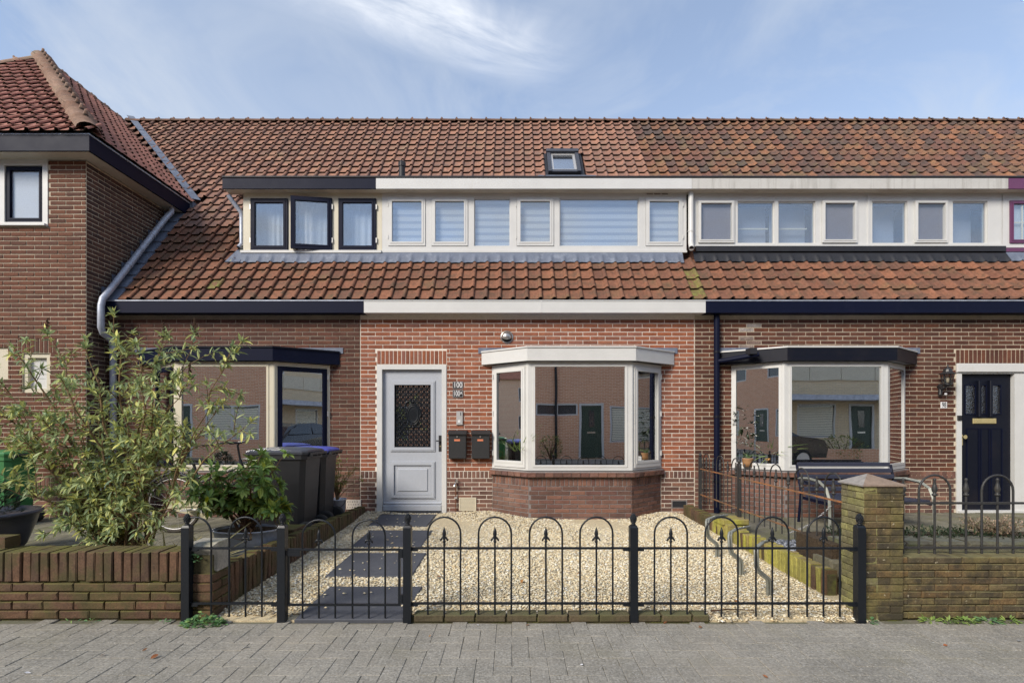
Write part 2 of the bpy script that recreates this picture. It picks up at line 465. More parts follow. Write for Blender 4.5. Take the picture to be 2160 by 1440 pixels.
M['mortar_dark'] = mk('mortar_dark', S(132, 121, 108, .7), .95, grain=[(40, .2)], stain=[(S(160, 148, 130, .7), 2.2, .5, .7, .8)], bump=(200, .3))
M['mortar_grey'] = mk('mortar_grey', S(120, 114, 112, 0.7), .95, grain=[(40, .2)], bump=(200, .3))
M['mortar_moss'] = mk('mortar_moss', S(66, 62, 42, 0.7), .95, grain=[(40, .4)], stain=[(S(92, 96, 40, 0.7), 6, .5, .65, .7)], bump=(150, .5))
# tiles
def tile_mat(name, cols, dark, lich, extra=()):
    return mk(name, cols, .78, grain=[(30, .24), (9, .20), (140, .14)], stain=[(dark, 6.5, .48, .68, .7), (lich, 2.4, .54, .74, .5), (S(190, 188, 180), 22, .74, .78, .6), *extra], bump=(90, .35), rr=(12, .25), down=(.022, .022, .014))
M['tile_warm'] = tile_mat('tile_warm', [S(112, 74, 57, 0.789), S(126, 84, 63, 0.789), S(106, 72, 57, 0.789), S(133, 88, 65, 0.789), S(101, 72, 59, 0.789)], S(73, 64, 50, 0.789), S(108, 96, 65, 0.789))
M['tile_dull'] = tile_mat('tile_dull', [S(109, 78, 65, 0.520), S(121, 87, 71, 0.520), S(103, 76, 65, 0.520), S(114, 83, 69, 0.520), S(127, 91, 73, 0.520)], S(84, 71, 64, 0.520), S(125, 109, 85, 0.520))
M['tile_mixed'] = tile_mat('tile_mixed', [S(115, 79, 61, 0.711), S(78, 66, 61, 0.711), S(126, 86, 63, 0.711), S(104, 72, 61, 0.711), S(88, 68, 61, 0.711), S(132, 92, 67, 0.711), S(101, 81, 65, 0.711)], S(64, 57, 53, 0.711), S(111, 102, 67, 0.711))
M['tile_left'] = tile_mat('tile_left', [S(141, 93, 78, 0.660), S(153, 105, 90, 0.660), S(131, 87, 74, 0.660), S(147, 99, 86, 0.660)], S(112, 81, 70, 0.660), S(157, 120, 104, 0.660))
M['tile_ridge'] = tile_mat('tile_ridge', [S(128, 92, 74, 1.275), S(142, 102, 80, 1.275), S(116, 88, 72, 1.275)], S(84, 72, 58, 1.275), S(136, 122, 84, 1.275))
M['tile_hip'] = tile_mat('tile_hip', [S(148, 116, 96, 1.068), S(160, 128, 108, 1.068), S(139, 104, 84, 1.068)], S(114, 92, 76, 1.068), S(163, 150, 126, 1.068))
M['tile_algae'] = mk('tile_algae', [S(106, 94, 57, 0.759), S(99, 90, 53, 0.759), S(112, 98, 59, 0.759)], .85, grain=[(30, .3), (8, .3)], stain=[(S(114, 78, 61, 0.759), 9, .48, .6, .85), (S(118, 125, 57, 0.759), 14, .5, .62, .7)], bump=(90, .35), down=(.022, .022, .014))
M['roof_deck'] = mk('roof_deck', S(70, 46, 38, 0.6), .9, grain=(20, .2))
# paint, wood, plastic
M['white'] = mk('white_paint', S(207, 206, 203, 0.870), .42, grain=[(3, .05), (40, .02)], stain=[(S(178, 171, 157, 0.783), 5, .62, .8, .35, (1, 1, .35))], spec=.45)
M['white_old'] = mk('white_board', S(203, 200, 194, 0.961), .55, grain=[(4, .06)], stain=[(S(150, 146, 138, 0.865), 14, .5, .72, .6, (1, 1, .06)), (S(110, 104, 98, 0.865), 30, .66, .8, .5, (1, 1, .1))], spec=.35)
M['cream'] = mk('cream_paint', S(216, 207, 184, .95), .45, grain=[(3, .05)], stain=[(S(186, 166, 128, 1.0), 6, .6, .8, .4)], spec=.45)
M['navy'] = mk('navy_paint', S(30, 37, 68, 2.188), .5, grain=[(4, .06), (50, .04)], stain=[(S(70, 74, 92, 2.100), 3, .6, .8, .3, (1, 1, .4))], spec=.12, rr=(5, .15))
M['navy_dark'] = mk('navy_dark_paint', S(25, 29, 45, 1.584), .45, grain=[(4, .08)], stain=[(S(56, 50, 54, 1.584), 2.2, .52, .74, .5)], spec=.25, rr=(5, .15))
M['purple'] = mk('purple_paint', S(96, 52, 84), .4, grain=(4, .1), spec=.5)
M['door_grey'] = mk('grey_door_paint', S(139, 142, 148, 0.534), .45, grain=[(3, .03), (80, .02)], spec=.4, bump=(220, .04))
M['soffit'] = mk('soffit_board', S(196, 190, 178), .6, grain=(6, .06))
M['black_metal'] = mk('black_metal', S(38, 38, 40), .42, grain=(30, .15), spec=.5, rr=(30, .2))
M['black_iron'] = mk('black_iron', S(26, 31, 38, 1.1), .42, grain=(60, .1), spec=.4, bump=(220, .15), stain=[(S(56, 58, 64, 1.0), 9, .6, .8, .4)])
M['old_iron'] = mk('old_iron', S(104, 82, 62, .7), .7, grain=(60, .25), stain=[(S(150, 96, 56, .7), 6, .44, .6, .85), (S(120, 118, 88, .7), 11, .58, .72, .5)], bump=(150, .4))
M['iron_plain'] = mk('iron_plain', S(50, 50, 50), .5, grain=(60, .25), stain=[(S(96, 84, 62), 8, .58, .75, .5)], bump=(150, .3))
M['plastic_black'] = mk('plastic_black', S(46, 46, 50, 1.360), .5, grain=(6, .12), spec=.45, stain=[(S(84, 84, 88, 1.360), 4, .6, .85, .25, (1, 1, .2))])
M['plastic_lid'] = mk('plastic_lid', S(74, 76, 84, 1.050), .45, grain=(6, .1))
M['plastic_blue'] = mk('plastic_blue', S(76, 84, 168), .45, grain=(6, .1))
M['plastic_green'] = mk('plastic_green', S(58, 112, 66), .5, grain=(6, .12))
M['mailbox'] = mk('mailbox_paint', S(42, 42, 43), .5, grain=(40, .08), bump=(300, .15))
M['zinc'] = mk('zinc', S(140, 144, 154, 0.510), .5, metal=.35, grain=[(8, .2), (40, .12)], stain=[(S(104, 106, 112, 0.510), 5, .5, .75, .6), (S(184, 186, 192, 0.510), 9, .62, .78, .5)], bump=(12, .15))
M['lead'] = mk('lead', S(114, 122, 139, 1.023), .6, grain=[(8, .12), (40, .1)], stain=[(S(161, 168, 181, 1.023), 6, .54, .70, .55), (S(85, 90, 102, 1.023), 4, .53, .72, .6)], bump=(14, .4, .01))
M['lead_algae'] = mk('lead_algae', S(150, 154, 84), .8, grain=[(20, .3)], stain=[(S(130, 132, 136), 9, .5, .7, .8)])
M['black_flash'] = mk('black_flashing', S(38, 38, 42), .55, grain=(8, .2), bump=(8, .3, .01))
M['galv'] = mk('galvanised', S(118, 120, 114, .6), .5, metal=.25, grain=[(14, .12), (60, .06)], stain=[(S(92, 92, 74, .6), 4, .48, .7, .7)], bump=(20, .1))
M['steel'] = mk('brushed_steel', S(176, 172, 166), .3, metal=.85, grain=(40, .06))
M['chrome'] = mk('chrome', (.78, .78, .78), .12, metal=1.0)
M['alu'] = mk('alu_plate', S(186, 184, 182), .42, metal=.5, grain=(40, .05))
M['brass'] = mk('brass', S(196, 180, 130), .35, metal=.5, grain=(30, .1))
M['copper_pipe'] = mk('copper_pipe', S(104, 66, 48), .5, metal=.3, grain=(30, .2))
M['rubber'] = mk('rubber', S(40, 40, 40), .8, grain=(30, .2))
M['tyre'] = mk('tyre', S(64, 60, 54), .85, grain=(30, .25))
M['beige_guard'] = mk('beige_chainguard', S(176, 168, 140), .5, grain=(6, .12), stain=[(S(140, 130, 104), 5, .55, .75, .5)])
M['slate'] = mk('slate_slab', (.076, .080, .094), .7, grain=[(4, .10), (60, .10)], stain=[((.13, .13, .135), 2.2, .52, .74, .45), ((.24, .235, .23), 7, .64, .76, .45)], bump=(30, .35), spec=.3)
M['paver'] = mk('paver', [(.270, .252, .216), (.278, .259, .222), (.262, .245, .210), (.284, .265, .227), (.273, .255, .218)], .9, grain=[(70, .42), (28, .18), (4, .14), (1.3, .12)], stain=[((.22, .20, .13), 1.8, .52, .74, .45), ((.60, .59, .57), 75, .60, .65, .6), ((.13, .12, .10), 60, .62, .69, .5), ((.37, .325, .26), 1.1, .48, .72, .45)], bump=(120, .7), spec=.25)
M['paver_joint'] = mk('paver_joint', (.17, .155, .115), .95, grain=[(60, .3)], stain=[((.11, .12, .06), 3, .45, .65, .7), ((.26, .235, .19), 9, .55, .7, .6)])
M['terrace'] = mk('terrace_paver', [S(122, 118, 100, 0.900), S(112, 108, 94, 0.900), S(130, 125, 108, 0.900), S(104, 100, 88, 0.900)], .9, grain=[(40, .25), (8, .2)], stain=[(S(104, 104, 58, 0.900), 2.2, .48, .7, .65)], bump=(90, .5))
M['terrace_joint'] = mk('terrace_joint', S(72, 70, 46, 1.050), .95, grain=(30, .4))
M['asphalt'] = mk('asphalt', S(120, 118, 116, 0.480), .9, grain=[(60, .3), (4, .1)], bump=(140, .5))
M['gravel'] = mk('gravel_stone', [(.80, .70, .48), (.72, .58, .35), (.84, .80, .66), (.60, .45, .25), (.80, .71, .50), (.48, .39, .27), (.82, .76, .58), (.25, .22, .18), (.74, .63, .41), (.80, .73, .54), (.84, .83, .78)], .8, grain=(60, .06), spec=.35)
M['gravel_bed'] = mk('gravel_bed', (.54, .45, .29), .95, grain=[(120, .35), (30, .2)], bump=(200, .8))
M['gravel_blue'] = mk('gravel_dark', [S(70, 74, 82, 0.5), S(110, 114, 122, 0.5), S(52, 54, 62, 0.5), S(160, 162, 166, 0.5), S(88, 90, 98, 0.5)], .7)
M['kerb'] = mk('kerb_brick', [S(84, 74, 56, .75), S(78, 70, 54, .75), S(90, 78, 60, .75)], .95, grain=[(60, .3)], stain=[(S(78, 78, 50, .75), 4, .44, .64, .6)], bump=(80, .6), up=(S(84, 84, 56, .65), .7, 6))
M['concrete'] = mk('concrete', S(128, 124, 116, 0.5), .95, grain=[(40, .3), (6, .25)], stain=[(S(92, 92, 62, 0.5), 4, .5, .7, .6)], bump=(60, .7))
M['stone_dark'] = mk('stone_block', [S(72, 70, 58, 0.5), S(84, 80, 66, 0.5), S(62, 60, 52, 0.5)], .95, grain=[(40, .35), (8, .3)], stain=[(S(70, 78, 40, 0.5), 4, .5, .7, .6)], bump=(50, .7), up=(S(92, 92, 82, .6), .8, 14))
M['cap_stone'] = mk('cap_stone', S(122, 118, 114, .6), .85, grain=[(30, .2), (6, .12)], stain=[(S(104, 106, 80, .6), 5, .52, .72, .5)], bump=(70, .3))
M['cap_stone_red'] = mk('cap_stone_red', S(113, 98, 86, 0.600), .85, grain=[(30, .2), (6, .15)], bump=(70, .3))
M['soil'] = mk('soil', S(66, 54, 40), .98, grain=(40, .4), bump=(60, 1, .02))
M['wood_bed'] = mk('timber', S(150, 138, 84), .9, grain=[(20, .3)], stain=[(S(112, 106, 60), 4, .5, .7, .6)])
# plants
def leaf_mat(name, cols, tr=.28, rough=.5): return mk(name, cols, rough, grain=(18, .15), trans=tr, spec=.35)
M['leaf_grey'] = leaf_mat('leaf_grey', [S(93, 106, 77, 0.364), S(113, 124, 84, 0.364), S(80, 94, 70, 0.364), S(137, 141, 88, 0.364), S(101, 114, 86, 0.364), S(158, 155, 88, 0.364), S(87, 102, 82, 0.364)])
M['leaf_rhodo'] = leaf_mat('leaf_rhodo', [S(73, 97, 49, 0.377), S(96, 118, 61, 0.377), S(65, 86, 51, 0.377), S(116, 129, 63, 0.377), S(86, 104, 59, 0.377)], .2, .38)
M['leaf_yellow'] = leaf_mat('leaf_yellow', [S(168, 168, 40, 0.55), S(150, 152, 52, 0.55), S(136, 140, 50, 0.55)], .3)
M['leaf_box'] = leaf_mat('leaf_box', [S(92, 108, 48, 0.55), S(112, 122, 54, 0.55), S(76, 92, 44, 0.55), S(140, 138, 60, 0.55)])
M['leaf_dark'] = leaf_mat('leaf_dark', [S(44, 56, 38), S(58, 70, 46), S(38, 48, 34)])
M['leaf_weed'] = leaf_mat('leaf_weed', [S(78, 112, 76, 0.5), S(96, 128, 84, 0.5), S(64, 98, 66, 0.5), S(120, 140, 80, 0.5)])
M['leaf_grass'] = leaf_mat('leaf_grass', [S(96, 122, 60, 0.5), S(126, 140, 76, 0.5), S(80, 108, 56, 0.5)])
M['leaf_dry'] = leaf_mat('leaf_dry', [S(168, 158, 110, 0.6), S(150, 138, 92, 0.6), S(180, 172, 128, 0.6)])
M['leaf_heather'] = leaf_mat('leaf_heather', [S(150, 128, 112, 0.5), S(120, 104, 86, 0.5), S(84, 88, 60, 0.5), S(164, 140, 124, 0.5), S(70, 78, 52, 0.5)])
M['bark'] = mk('bark', S(120, 98, 72, .85), .9, grain=[(40, .2), (8, .12)], bump=(60, .6))
M['bark_dark'] = mk('bark_dark', S(98, 74, 56), .9, grain=[(40, .3)], bump=(60, .6))
M['seed'] = mk('seed_head', S(70, 52, 38), .95, grain=(80, .4))
M['fallen'] = mk('fallen_leaf', [S(150, 90, 56), S(112, 76, 50), S(176, 120, 60), S(90, 64, 48), S(132, 96, 70)], .9, grain=(40, .2))
M['litter'] = mk('litter', S(214, 212, 214), .8)
M['pot_dark'] = mk('pot_glaze', S(54, 56, 66), .35, grain=(8, .1), coat=.2)
M['terracotta'] = mk('terracotta', S(150, 112, 76), .8, grain=(20, .15))
M['basket'] = mk('basket', S(196, 188, 170), .9, grain=[(60, .3)], bump=(90, .8))
M['wicker'] = mk('wicker', S(176, 130, 78), .9, grain=[(60, .3)], bump=(90, .6))
# interiors, glass
M['room'] = mk('room_wall', (0.34, 0.33, 0.30), .9)
M['room_floor'] = mk('room_floor', (0.06, 0.045, 0.035), .5)
M['room_dark'] = mk('room_dark', (0.10, 0.10, 0.11), .9)
M['blind'] = mk('blind_fabric', (.82, .84, .86), .85, trans=.25)
M['blind_sheer'] = mk('blind_sheer', (.50, .54, .62), .85, trans=.25)
M['curtain'] = mk('curtain', (.82, .84, .86), .9, trans=.3, grain=(30, .06))
M['screen'] = mk('fly_screen', S(104, 104, 112, .6), .9, grain=(120, .1))
M['slat_white'] = mk('slat_white', S(214, 210, 190), .5)
M['glass'] = mk_glass('window_glass', .72)
M['glass_dormer'] = mk_glass('dormer_glass', .20, (.9, .93, .96))
M['glass_side'] = mk_glass('side_glass', .08, (.62, .68, .66))
M['glass_cathedral'] = mk_glass('cathedral_glass', .3, (.3, .28, .2), .25, (60, .6))
M['glass_lamp'] = mk_glass('lamp_glass', .15, (.75, .72, .62), .1)
M['print_white'] = mk('print_white', S(208, 206, 206), .5)
M['print_black'] = mk('print_black', S(34, 34, 36), .45)
M['sticker'] = mk('sticker', S(196, 116, 84), .5)
M['sticker_orange'] = mk('sticker_orange', S(196, 104, 50), .5)

M['bench_navy'] = mk('bench_paint', S(54, 57, 72, .8), .45, grain=(6, .08), spec=.3)
M['brick_stained'] = mk('brick_stained', [S(132, 120, 112), S(112, 92, 82), S(150, 142, 136)], .9, grain=[(50, .4), (14, .35)], bump=(160, .4))

M['film'] = mk('window_film', (.58, .61, .66), .9)

M['glass_clear'] = mk_glass('clear_glass', .07, (.96, .97, .98))
# ------------------------------------------------------------------ ground
YF = 7.53                                  # facade plane of the terrace row
YFENCE = 3.61
def sheet(name, x0, x1, y0, y1, z, mat):
    return tag(MB().box(x0, x1, y0, y1, z - 0.02, z).build(name, mat), kind='structure')
sheet('ground', -1200, 1200, -1200, 1200, -0.06, mk('ground_soil', (0.10, 0.095, 0.07), .95, grain=(.5, .2)))
sheet('road', -60, 60, -4.0, 1.2, -0.035, M['asphalt'])
sheet('opposite_pavement', -60, 60, -7.4, -4.02, 0.0, M['paver'])
pav = sheet('pavement', -40, 40, 1.22, 3.66, -0.009, M['paver_joint'])
sheet('pavement_edge', -40, 40, 1.22, 2.44, -0.001, M['paver'])
PAVE = [variant_brick(0.2082, 0.1032, 0.03, .003, .001) for _ in range(4)]
def paver_items(x0, x1, y0, y1, zfun, w=0.105, mi=0, jit=0.0018, skip=None):
    out = []
    for i in range(int(x0 / w) - 2, int(x1 / w) + 2):
        for j in range(int(y0 / w) - 2, int(y1 / w) + 2):
            t = (i - j) % 4
            if t == 0: cx, cy, rot = (i + 1) * w, (j + .5) * w, 0
            elif t == 3: cx, cy, rot = (i + .5) * w, (j + 1) * w, 1
            else: continue
            if not (x0 < cx < x1 and y0 < cy < y1): continue
            if skip and skip(cx, cy): continue
            ex = np.array((1, 0, random.uniform(-.007, .007))) if not rot else np.array((0, 1, random.uniform(-.007, .007)))
            ez = np.array((0, 1, random.uniform(-.007, .007))) if not rot else np.array((-1, 0, random.uniform(-.007, .007)))
            out.append((frame_m((cx, cy, zfun(cx, cy) + random.uniform(-jit, jit)), ex, np.array((0, 0, -1)), ez), random.randrange(4), mi))
    return out
def nearest_in_view(m):
    x, y = m[0, 3], m[1, 3]
    return abs(y - 2.9) + (0 if abs(x) < 1.02 * y else 50)
pieces('paver', pav, PAVE, paver_items(-4.2, 4.2, 2.42, 3.61, lambda x, y: 0.0), M['paver'], 300, nearest_in_view)

def gz(y): return min(0.035 + (y - 3.66) * 0.0135, 0.006 + (y - 3.6) * 0.11)
gb = MB()
for ya, yb in ((3.62, 3.90), (3.90, 7.55)):
    gb.hexa([(-2.18, ya, -.05), (2.62, ya, -.05), (2.62, yb, -.05), (-2.18, yb, -.05), (-2.18, ya, gz(ya) - .004), (2.62, ya, gz(ya) - .004), (2.62, yb, gz(yb) - .003), (-2.18, yb, gz(yb) - .003)])
gbo = tag(gb.build('front_garden', M['gravel_bed']), kind='structure')

SLABS = [((-1.545, 3.60), (-.775, 3.60), (-.745, 4.22), (-1.515, 4.22)), ((-1.66, 4.50), (-.89, 4.50), (-.89, 5.27), (-1.66, 5.27)),
         ((-1.76, 5.54), (-.99, 5.54), (-.99, 6.33), (-1.77, 6.33)), ((-1.875, 6.57), (-1.105, 6.57), (-1.10, 7.37), (-1.90, 7.37))]
def in_slab(x, y, mrg=-0.012):
    for q in SLABS:
        if q[0][1] - mrg < y < q[2][1] + mrg and min(q[0][0], q[3][0]) - mrg < x < max(q[1][0], q[2][0]) + mrg: return True
    return False
SL = ['nearest the gate', 'second from the gate', 'third from the gate', 'at the grey front door']
for q, w in zip(SLABS, SL):
    yc = (q[0][1] + q[2][1]) / 2
    mb = MB(); b = 0.006
    zb, zt = gz(yc) - .03, gz(yc) + .014
    inn = [(q[0][0] + b, q[0][1] + b), (q[1][0] - b, q[1][1] + b), (q[2][0] - b, q[2][1] - b), (q[3][0] + b, q[3][1] - b)]
    fz_ = lambda y: gz(y) + .014
    vs = [(x, y, fz_(y) - .04) for x, y in q] + [(x, y, fz_(y) - b) for x, y in q] + [(x, y, fz_(y)) for x, y in inn]
    mb.add(vs, [(0, 3, 2, 1), (8, 9, 10, 11)] + [(a, (a + 1) % 4, 4 + (a + 1) % 4, 4 + a) for a in range(4)] + [(4 + a, 4 + (a + 1) % 4, 8 + (a + 1) % 4, 8 + a) for a in range(4)])
    tag(mb.build('stepping_slab', M['slate']), 'dark slate stepping slab in the gravel, ' + w, 'slab', 'slate stepping slabs')

def gravel(name, n, xr, yr, zfun, size, mat, skip, parent=None, clusters=None):
    xs = RNG.uniform(*xr, n); ys = RNG.uniform(*yr, n)
    keep = np.array([not skip(x, y) for x, y in zip(xs, ys)]); xs, ys = xs[keep], ys[keep]; n = len(xs)
    sz = RNG.uniform(size[0], size[1], n)
    base = np.array([(1, 0, 0), (0, 1, 0), (-1, 0, 0), (0, -1, 0), (0, 0, 1), (0, 0, -1)], float)
    V = base[None] * (sz[:, None, None] * RNG.uniform(.55, 1.25, (n, 6, 1)))
    V += RNG.normal(0, .18, (n, 6, 3)) * sz[:, None, None]
    V[:, :, 2] *= .40
    a = RNG.uniform(0, 6.28, n); ca, sa = np.cos(a)[:, None], np.sin(a)[:, None]
    x = V[:, :, 0] * ca - V[:, :, 1] * sa; y = V[:, :, 0] * sa + V[:, :, 1] * ca
    tl = RNG.normal(0, .30, (n, 1)); z = V[:, :, 2] + x * tl * .5
    zz = np.array([zfun(p, q) for p, q in zip(xs, ys)]) + RNG.uniform(-.003, .005, n)
    P = np.stack([x + xs[:, None], y + ys[:, None], z + zz[:, None]], -1).reshape(-1, 3)
    T = np.array([(0, 1, 4), (1, 2, 4), (2, 3, 4), (3, 0, 4), (1, 0, 5), (2, 1, 5), (3, 2, 5), (0, 3, 5)])
    I = (np.arange(n)[:, None, None] * 6 + T[None]).reshape(-1)
    me = bpy.data.meshes.new(name); me.vertices.add(len(P)); me.vertices.foreach_set('co', P.astype(np.float32).reshape(-1))
    me.loops.add(len(I)); me.loops.foreach_set('vertex_index', I.astype(np.int32))
    nt = len(I) // 3; me.polygons.add(nt); me.polygons.foreach_set('loop_start', (np.arange(nt) * 3).astype(np.int32))
    at = me.attributes.new('rnd', 'FLOAT', 'FACE'); at.data.foreach_set('value', np.repeat(RNG.uniform(0, 1, n), 8).astype(np.float32))
    me.materials.append(mat); me.update(calc_edges=True); me.validate()
    o = bpy.data.objects.new(name, me); attach(o, parent)
    return o
def in_bay(x, y):
    t = (y - 7.08) / .45
    return t > 0 and (.23 - .53 * t - .02 < x < 1.67 + .55 * t + .02)
def gmound(x, y): return gz(y) + 0.02 * math.sin(x * 3.1 + y * 2) * max(0, (y - 5.5) / 2) + (0.03 * max(0, (y - 6.9)) if y > 6.9 else 0)
def gfront(x, y): return y < 3.665 + (0.02 * math.sin(x * 7) + .015 * math.sin(x * 19)) - (.055 if x > 1.37 else 0)
def gskip(x, y): return (in_slab(x, y) and (x * 7919.7 + y * 3571.3) % 1 > .01) or in_bay(x, y) or (gfront(x, y) and x > -1.6) or (y < 3.68 and x < -1.55) or (x > 2.47 and y > 3.95)
tag(gravel('gravel', 62000, (-2.14, 2.54), (3.6, 7.51), lambda x, y: gmound(x, y) + (.017 if in_slab(x, y) else 0), (.009, .018), M['gravel'], gskip), 'pale yellow gravel covering the front garden', 'gravel', kind='stuff')

# terraces of the neighbours
def zt_left(x, y): return 0.10 + (y - 3.9) * .006
for nm, x0, x1, y0, y1 in (('neighbour_terrace', -14, -2.27, 3.86, 7.6), ('garden_terrace', 2.62, 9.5, 3.9, 7.6)):
    t = tag(MB().box(x0, x1, y0, y1, -.05, .092).build(nm, M['terrace_joint']), kind='structure')
    if x0 < 0: its = paver_items(-7.4, -2.32, 3.95, 7.5, lambda x, y: .102)
    else: its = paver_items(2.75, 7.9, 4.9, 7.5, lambda x, y: .102, skip=lambda x, y: y < 5.75 and x < 4.5)
    pieces('paver', t, PAVE, its, M['terrace'], 300)

# ------------------------------------------------------------------ roof tiles
TW, TG = 0.20, 0.245
def tile_variant():
    prof = [(-.012, .0), (.03, -.002), (.110, -.001), (.134, .006), (.148, .026), (.163, .038), (.180, .038), (.193, .029), (.199, .013)]
    L = TG + .06; lift = .031
    v = []
    for y, zz in ((0, lift), (L, lift * (1 - L / TG))):
        for x, z in prof: v.append((x + random.uniform(-.0015, .0015), y + (random.uniform(-.003, .003) if y == 0 else 0), z + zz))
    n = len(prof)
    v += [(x, .002, z + lift - .013) for x, z in prof]
    fs = [(i, i + 1, n + i + 1, n + i) for i in range(n - 1)] + [(2 * n + i, 2 * n + i + 1, i + 1, i) for i in range(n - 1)]
    return (v, fs)
TILES = [tile_variant() for _ in range(6)]
def tile_items(O, e, s, n, cols, rows, keep, mat):
    O, e, s, n = map(np.array, (O, e, s, n))
    out = []
    for r in rows:
        for c in cols:
            p = O + e * (c * TW) + s * (r * TG)
            ctr = p + e * .1 + s * .12
            if not keep(ctr): continue
            rx, ry = random.uniform(-.007, .007), random.uniform(-.014, .014)
            m = frame_m(p + n * random.uniform(0, .006) + s * random.uniform(-.005, .005), e + s * rx, s - e * rx + n * ry * .5, n)
            out.append((m, random.randrange(6), mat(ctr)))
    return out
RB, RA = 1.255, -7.5                        # terrace roof plane: z - H = RA + RB*y
RC, RS = 1 / math.hypot(1, RB), RB / math.hypot(1, RB)
def roof_z(y): return H + RA + RB * y
YE, YR = 7.42, 11.37
ROW_O, ROW_E, ROW_S, ROW_N = (0.0475, YE, roof_z(YE)), (1, 0, 0), (0, RC, RS), (0, -RS, RC)
# roof of the projecting house at the left (hip end towards the street)
LX, LY, LZ = -5.735, 6.88, 5.335
AX, AY, AZ = -9.35, 10.10, 8.64
kx, ky = (AZ - LZ) / (LX - AX), (AZ - LZ) / (AY - LY)
def left_face_z(x): return LZ + kx * (LX - x)
DORMER_X0 = -4.276
def tile_seen(c):
    x, y, z = c
    if z < left_face_z(x - .16) + .02 and y > 9.05 and x < LX + .16: return False
    if x > DORMER_X0 - .02 and 8.10 < y < 9.0: return False
    if x < -5.985 + .22 and y < 9.15: return False     # lead gutter along the side wall
    if abs(x - 1.02) < .36 and 9.78 < y < 10.33: return False   # roof window
    return True
def ridge_items(p0, p1, n, r=0.10, mi=0):
    p0, p1 = np.array(p0), np.array(p1); d = (p1 - p0) / n; L = np.linalg.norm(d); e = d / L
    side = np.cross(e, (0, 0, 1)); side /= np.linalg.norm(side); up = np.cross(side, e)
    out = []
    for i in range(n):
        m = frame_m(p0 + d * i, e * (L / .35), side * (r / .1), up * (r / .1))
        out.append((m, 0, mi))
    return out
def ridge_variant():
    v, f = [], []
    K = 9
    st = [(0, .118), (.035, .122), (.06, .104), (.37, .098)]
    for x, r in st:
        for k in range(K):
            a = math.pi * k / (K - 1)
            v.append((x, r * math.cos(a), r * math.sin(a) * .8))
    for i in range(len(st) - 1):
        for k in range(K - 1): f.append((i * K + k, (i + 1) * K + k, (i + 1) * K + k + 1, i * K + k + 1))
    b = len(v)                               # the small nib at the collar
    v += [(0, -.02, .09), (.05, -.02, .09), (.05, .02, .09), (0, .02, .09), (.008, -.012, .135), (.034, -.012, .128), (.034, .012, .128), (.008, .012, .135)]
    f += [tuple(b + i for i in q) for q in ((4, 5, 6, 7), (0, 1, 5, 4), (1, 2, 6, 5), (2, 3, 7, 6), (3, 0, 4, 7))]
    f.append(tuple(range(K - 1, -1, -1)))
    return (v, f)
RIDGE = [ridge_variant()]
# ------------------------------------------------------------------ windows
def pane(name, fr, u0, u1, z0, z1, w, parent, mat='glass'):
    return MB().fbox(fr, u0, u1, w - .008, w, z0, z1).build(name, M[mat], parent)
def sash(fr, u0, u1, z0, z1, parent, mat, t=.055, w0=-.03, w1=.016, glass='glass', bot=None, name='sash'):
    b = bot or t
    mb = MB(); mb.plate(fr, u0, u1, z0, z1, [(u0 + t, u1 - t, z0 + b, z1 - t)], w0, w1)
    mb.plate(fr, u0 + t * .55, u1 - t * .55, z0 + b * .6, z1 - t * .55, [(u0 + t, u1 - t, z0 + b, z1 - t)], w1, w1 + .006)
    s = mb.build(name, mat, parent)
    pane('pane', fr, u0 + t - .004, u1 - t + .004, z0 + b - .004, z1 - t + .004, w1 - .02, parent, glass)
    return s
def zebra(fr, u0, u1, z0, z1, w, parent, pitch=.112, tilt=0):
    z, k = z1, 0
    while z > z0 + .01:
        h = pitch * (.62 if k % 2 == 0 else .38)
        zb = max(z0, z - h)
        MB().fbox(fr, u0, u1, w - .003, w, zb, z - .001).build('blind_strip', M['blind' if k % 2 == 0 else 'blind_sheer'], parent)
        z = zb; k += 1
def curtain(fr, u0, u1, z0, z1, w, parent, folds=7, mat='curtain'):
    n = folds * 6; vs, fs = [], []
    ph = random.random() * 6
    for i in range(n + 1):
        t = i / n; u = u0 + (u1 - u0) * t
        a = .012 * math.sin(ph + t * folds * 6.28 + math.sin(t * 9 + ph)) + .006 * math.sin(t * 31)
        vs += [fr.p(u, w + a * .35, z1), fr.p(u, w + a * .8, (z0 + z1) / 2), fr.p(u + a * .5, w + a, z0)]
    for i in range(n):
        b = i * 3
        fs += [(b, b + 3, b + 4, b + 1), (b + 1, b + 4, b + 5, b + 2)]
    return MB().add(vs, fs, True).build('curtain', M[mat], parent)

def off_poly(pts, d):
    """offset an open plan polyline (street side) outwards; ends stay on the facade line"""
    out = []
    n = len(pts)
    nr = []
    for i in range(n - 1):
        ux, uy = pts[i + 1][0] - pts[i][0], pts[i + 1][1] - pts[i][1]; l = math.hypot(ux, uy)
        nr.append((uy / l, -ux / l))
    for i in range(n):
        if i == 0: a = nr[0]; k = 1
        elif i == n - 1: a = nr[-1]; k = 1
        else:
            a = (nr[i - 1][0] + nr[i][0], nr[i - 1][1] + nr[i][1]); l2 = a[0] ** 2 + a[1] ** 2; k = 2 / l2
        out.append((pts[i][0] + a[0] * d * k, pts[i][1] + a[1] * d * k))
    return out
def band(mb, pts, d0, d1, z0, z1, z1b=None):
    """solid strip following the polyline between offsets d0 (inner) and d1 (outer)"""
    a, b = off_poly(pts, d0), off_poly(pts, d1)
    for i in range(len(pts) - 1):
        mb.hexa([(*b[i], z0), (*b[i + 1], z0), (*a[i + 1], z0), (*a[i], z0), (*b[i], z1), (*b[i + 1], z1), (*a[i + 1], z1), (*a[i], z1)])

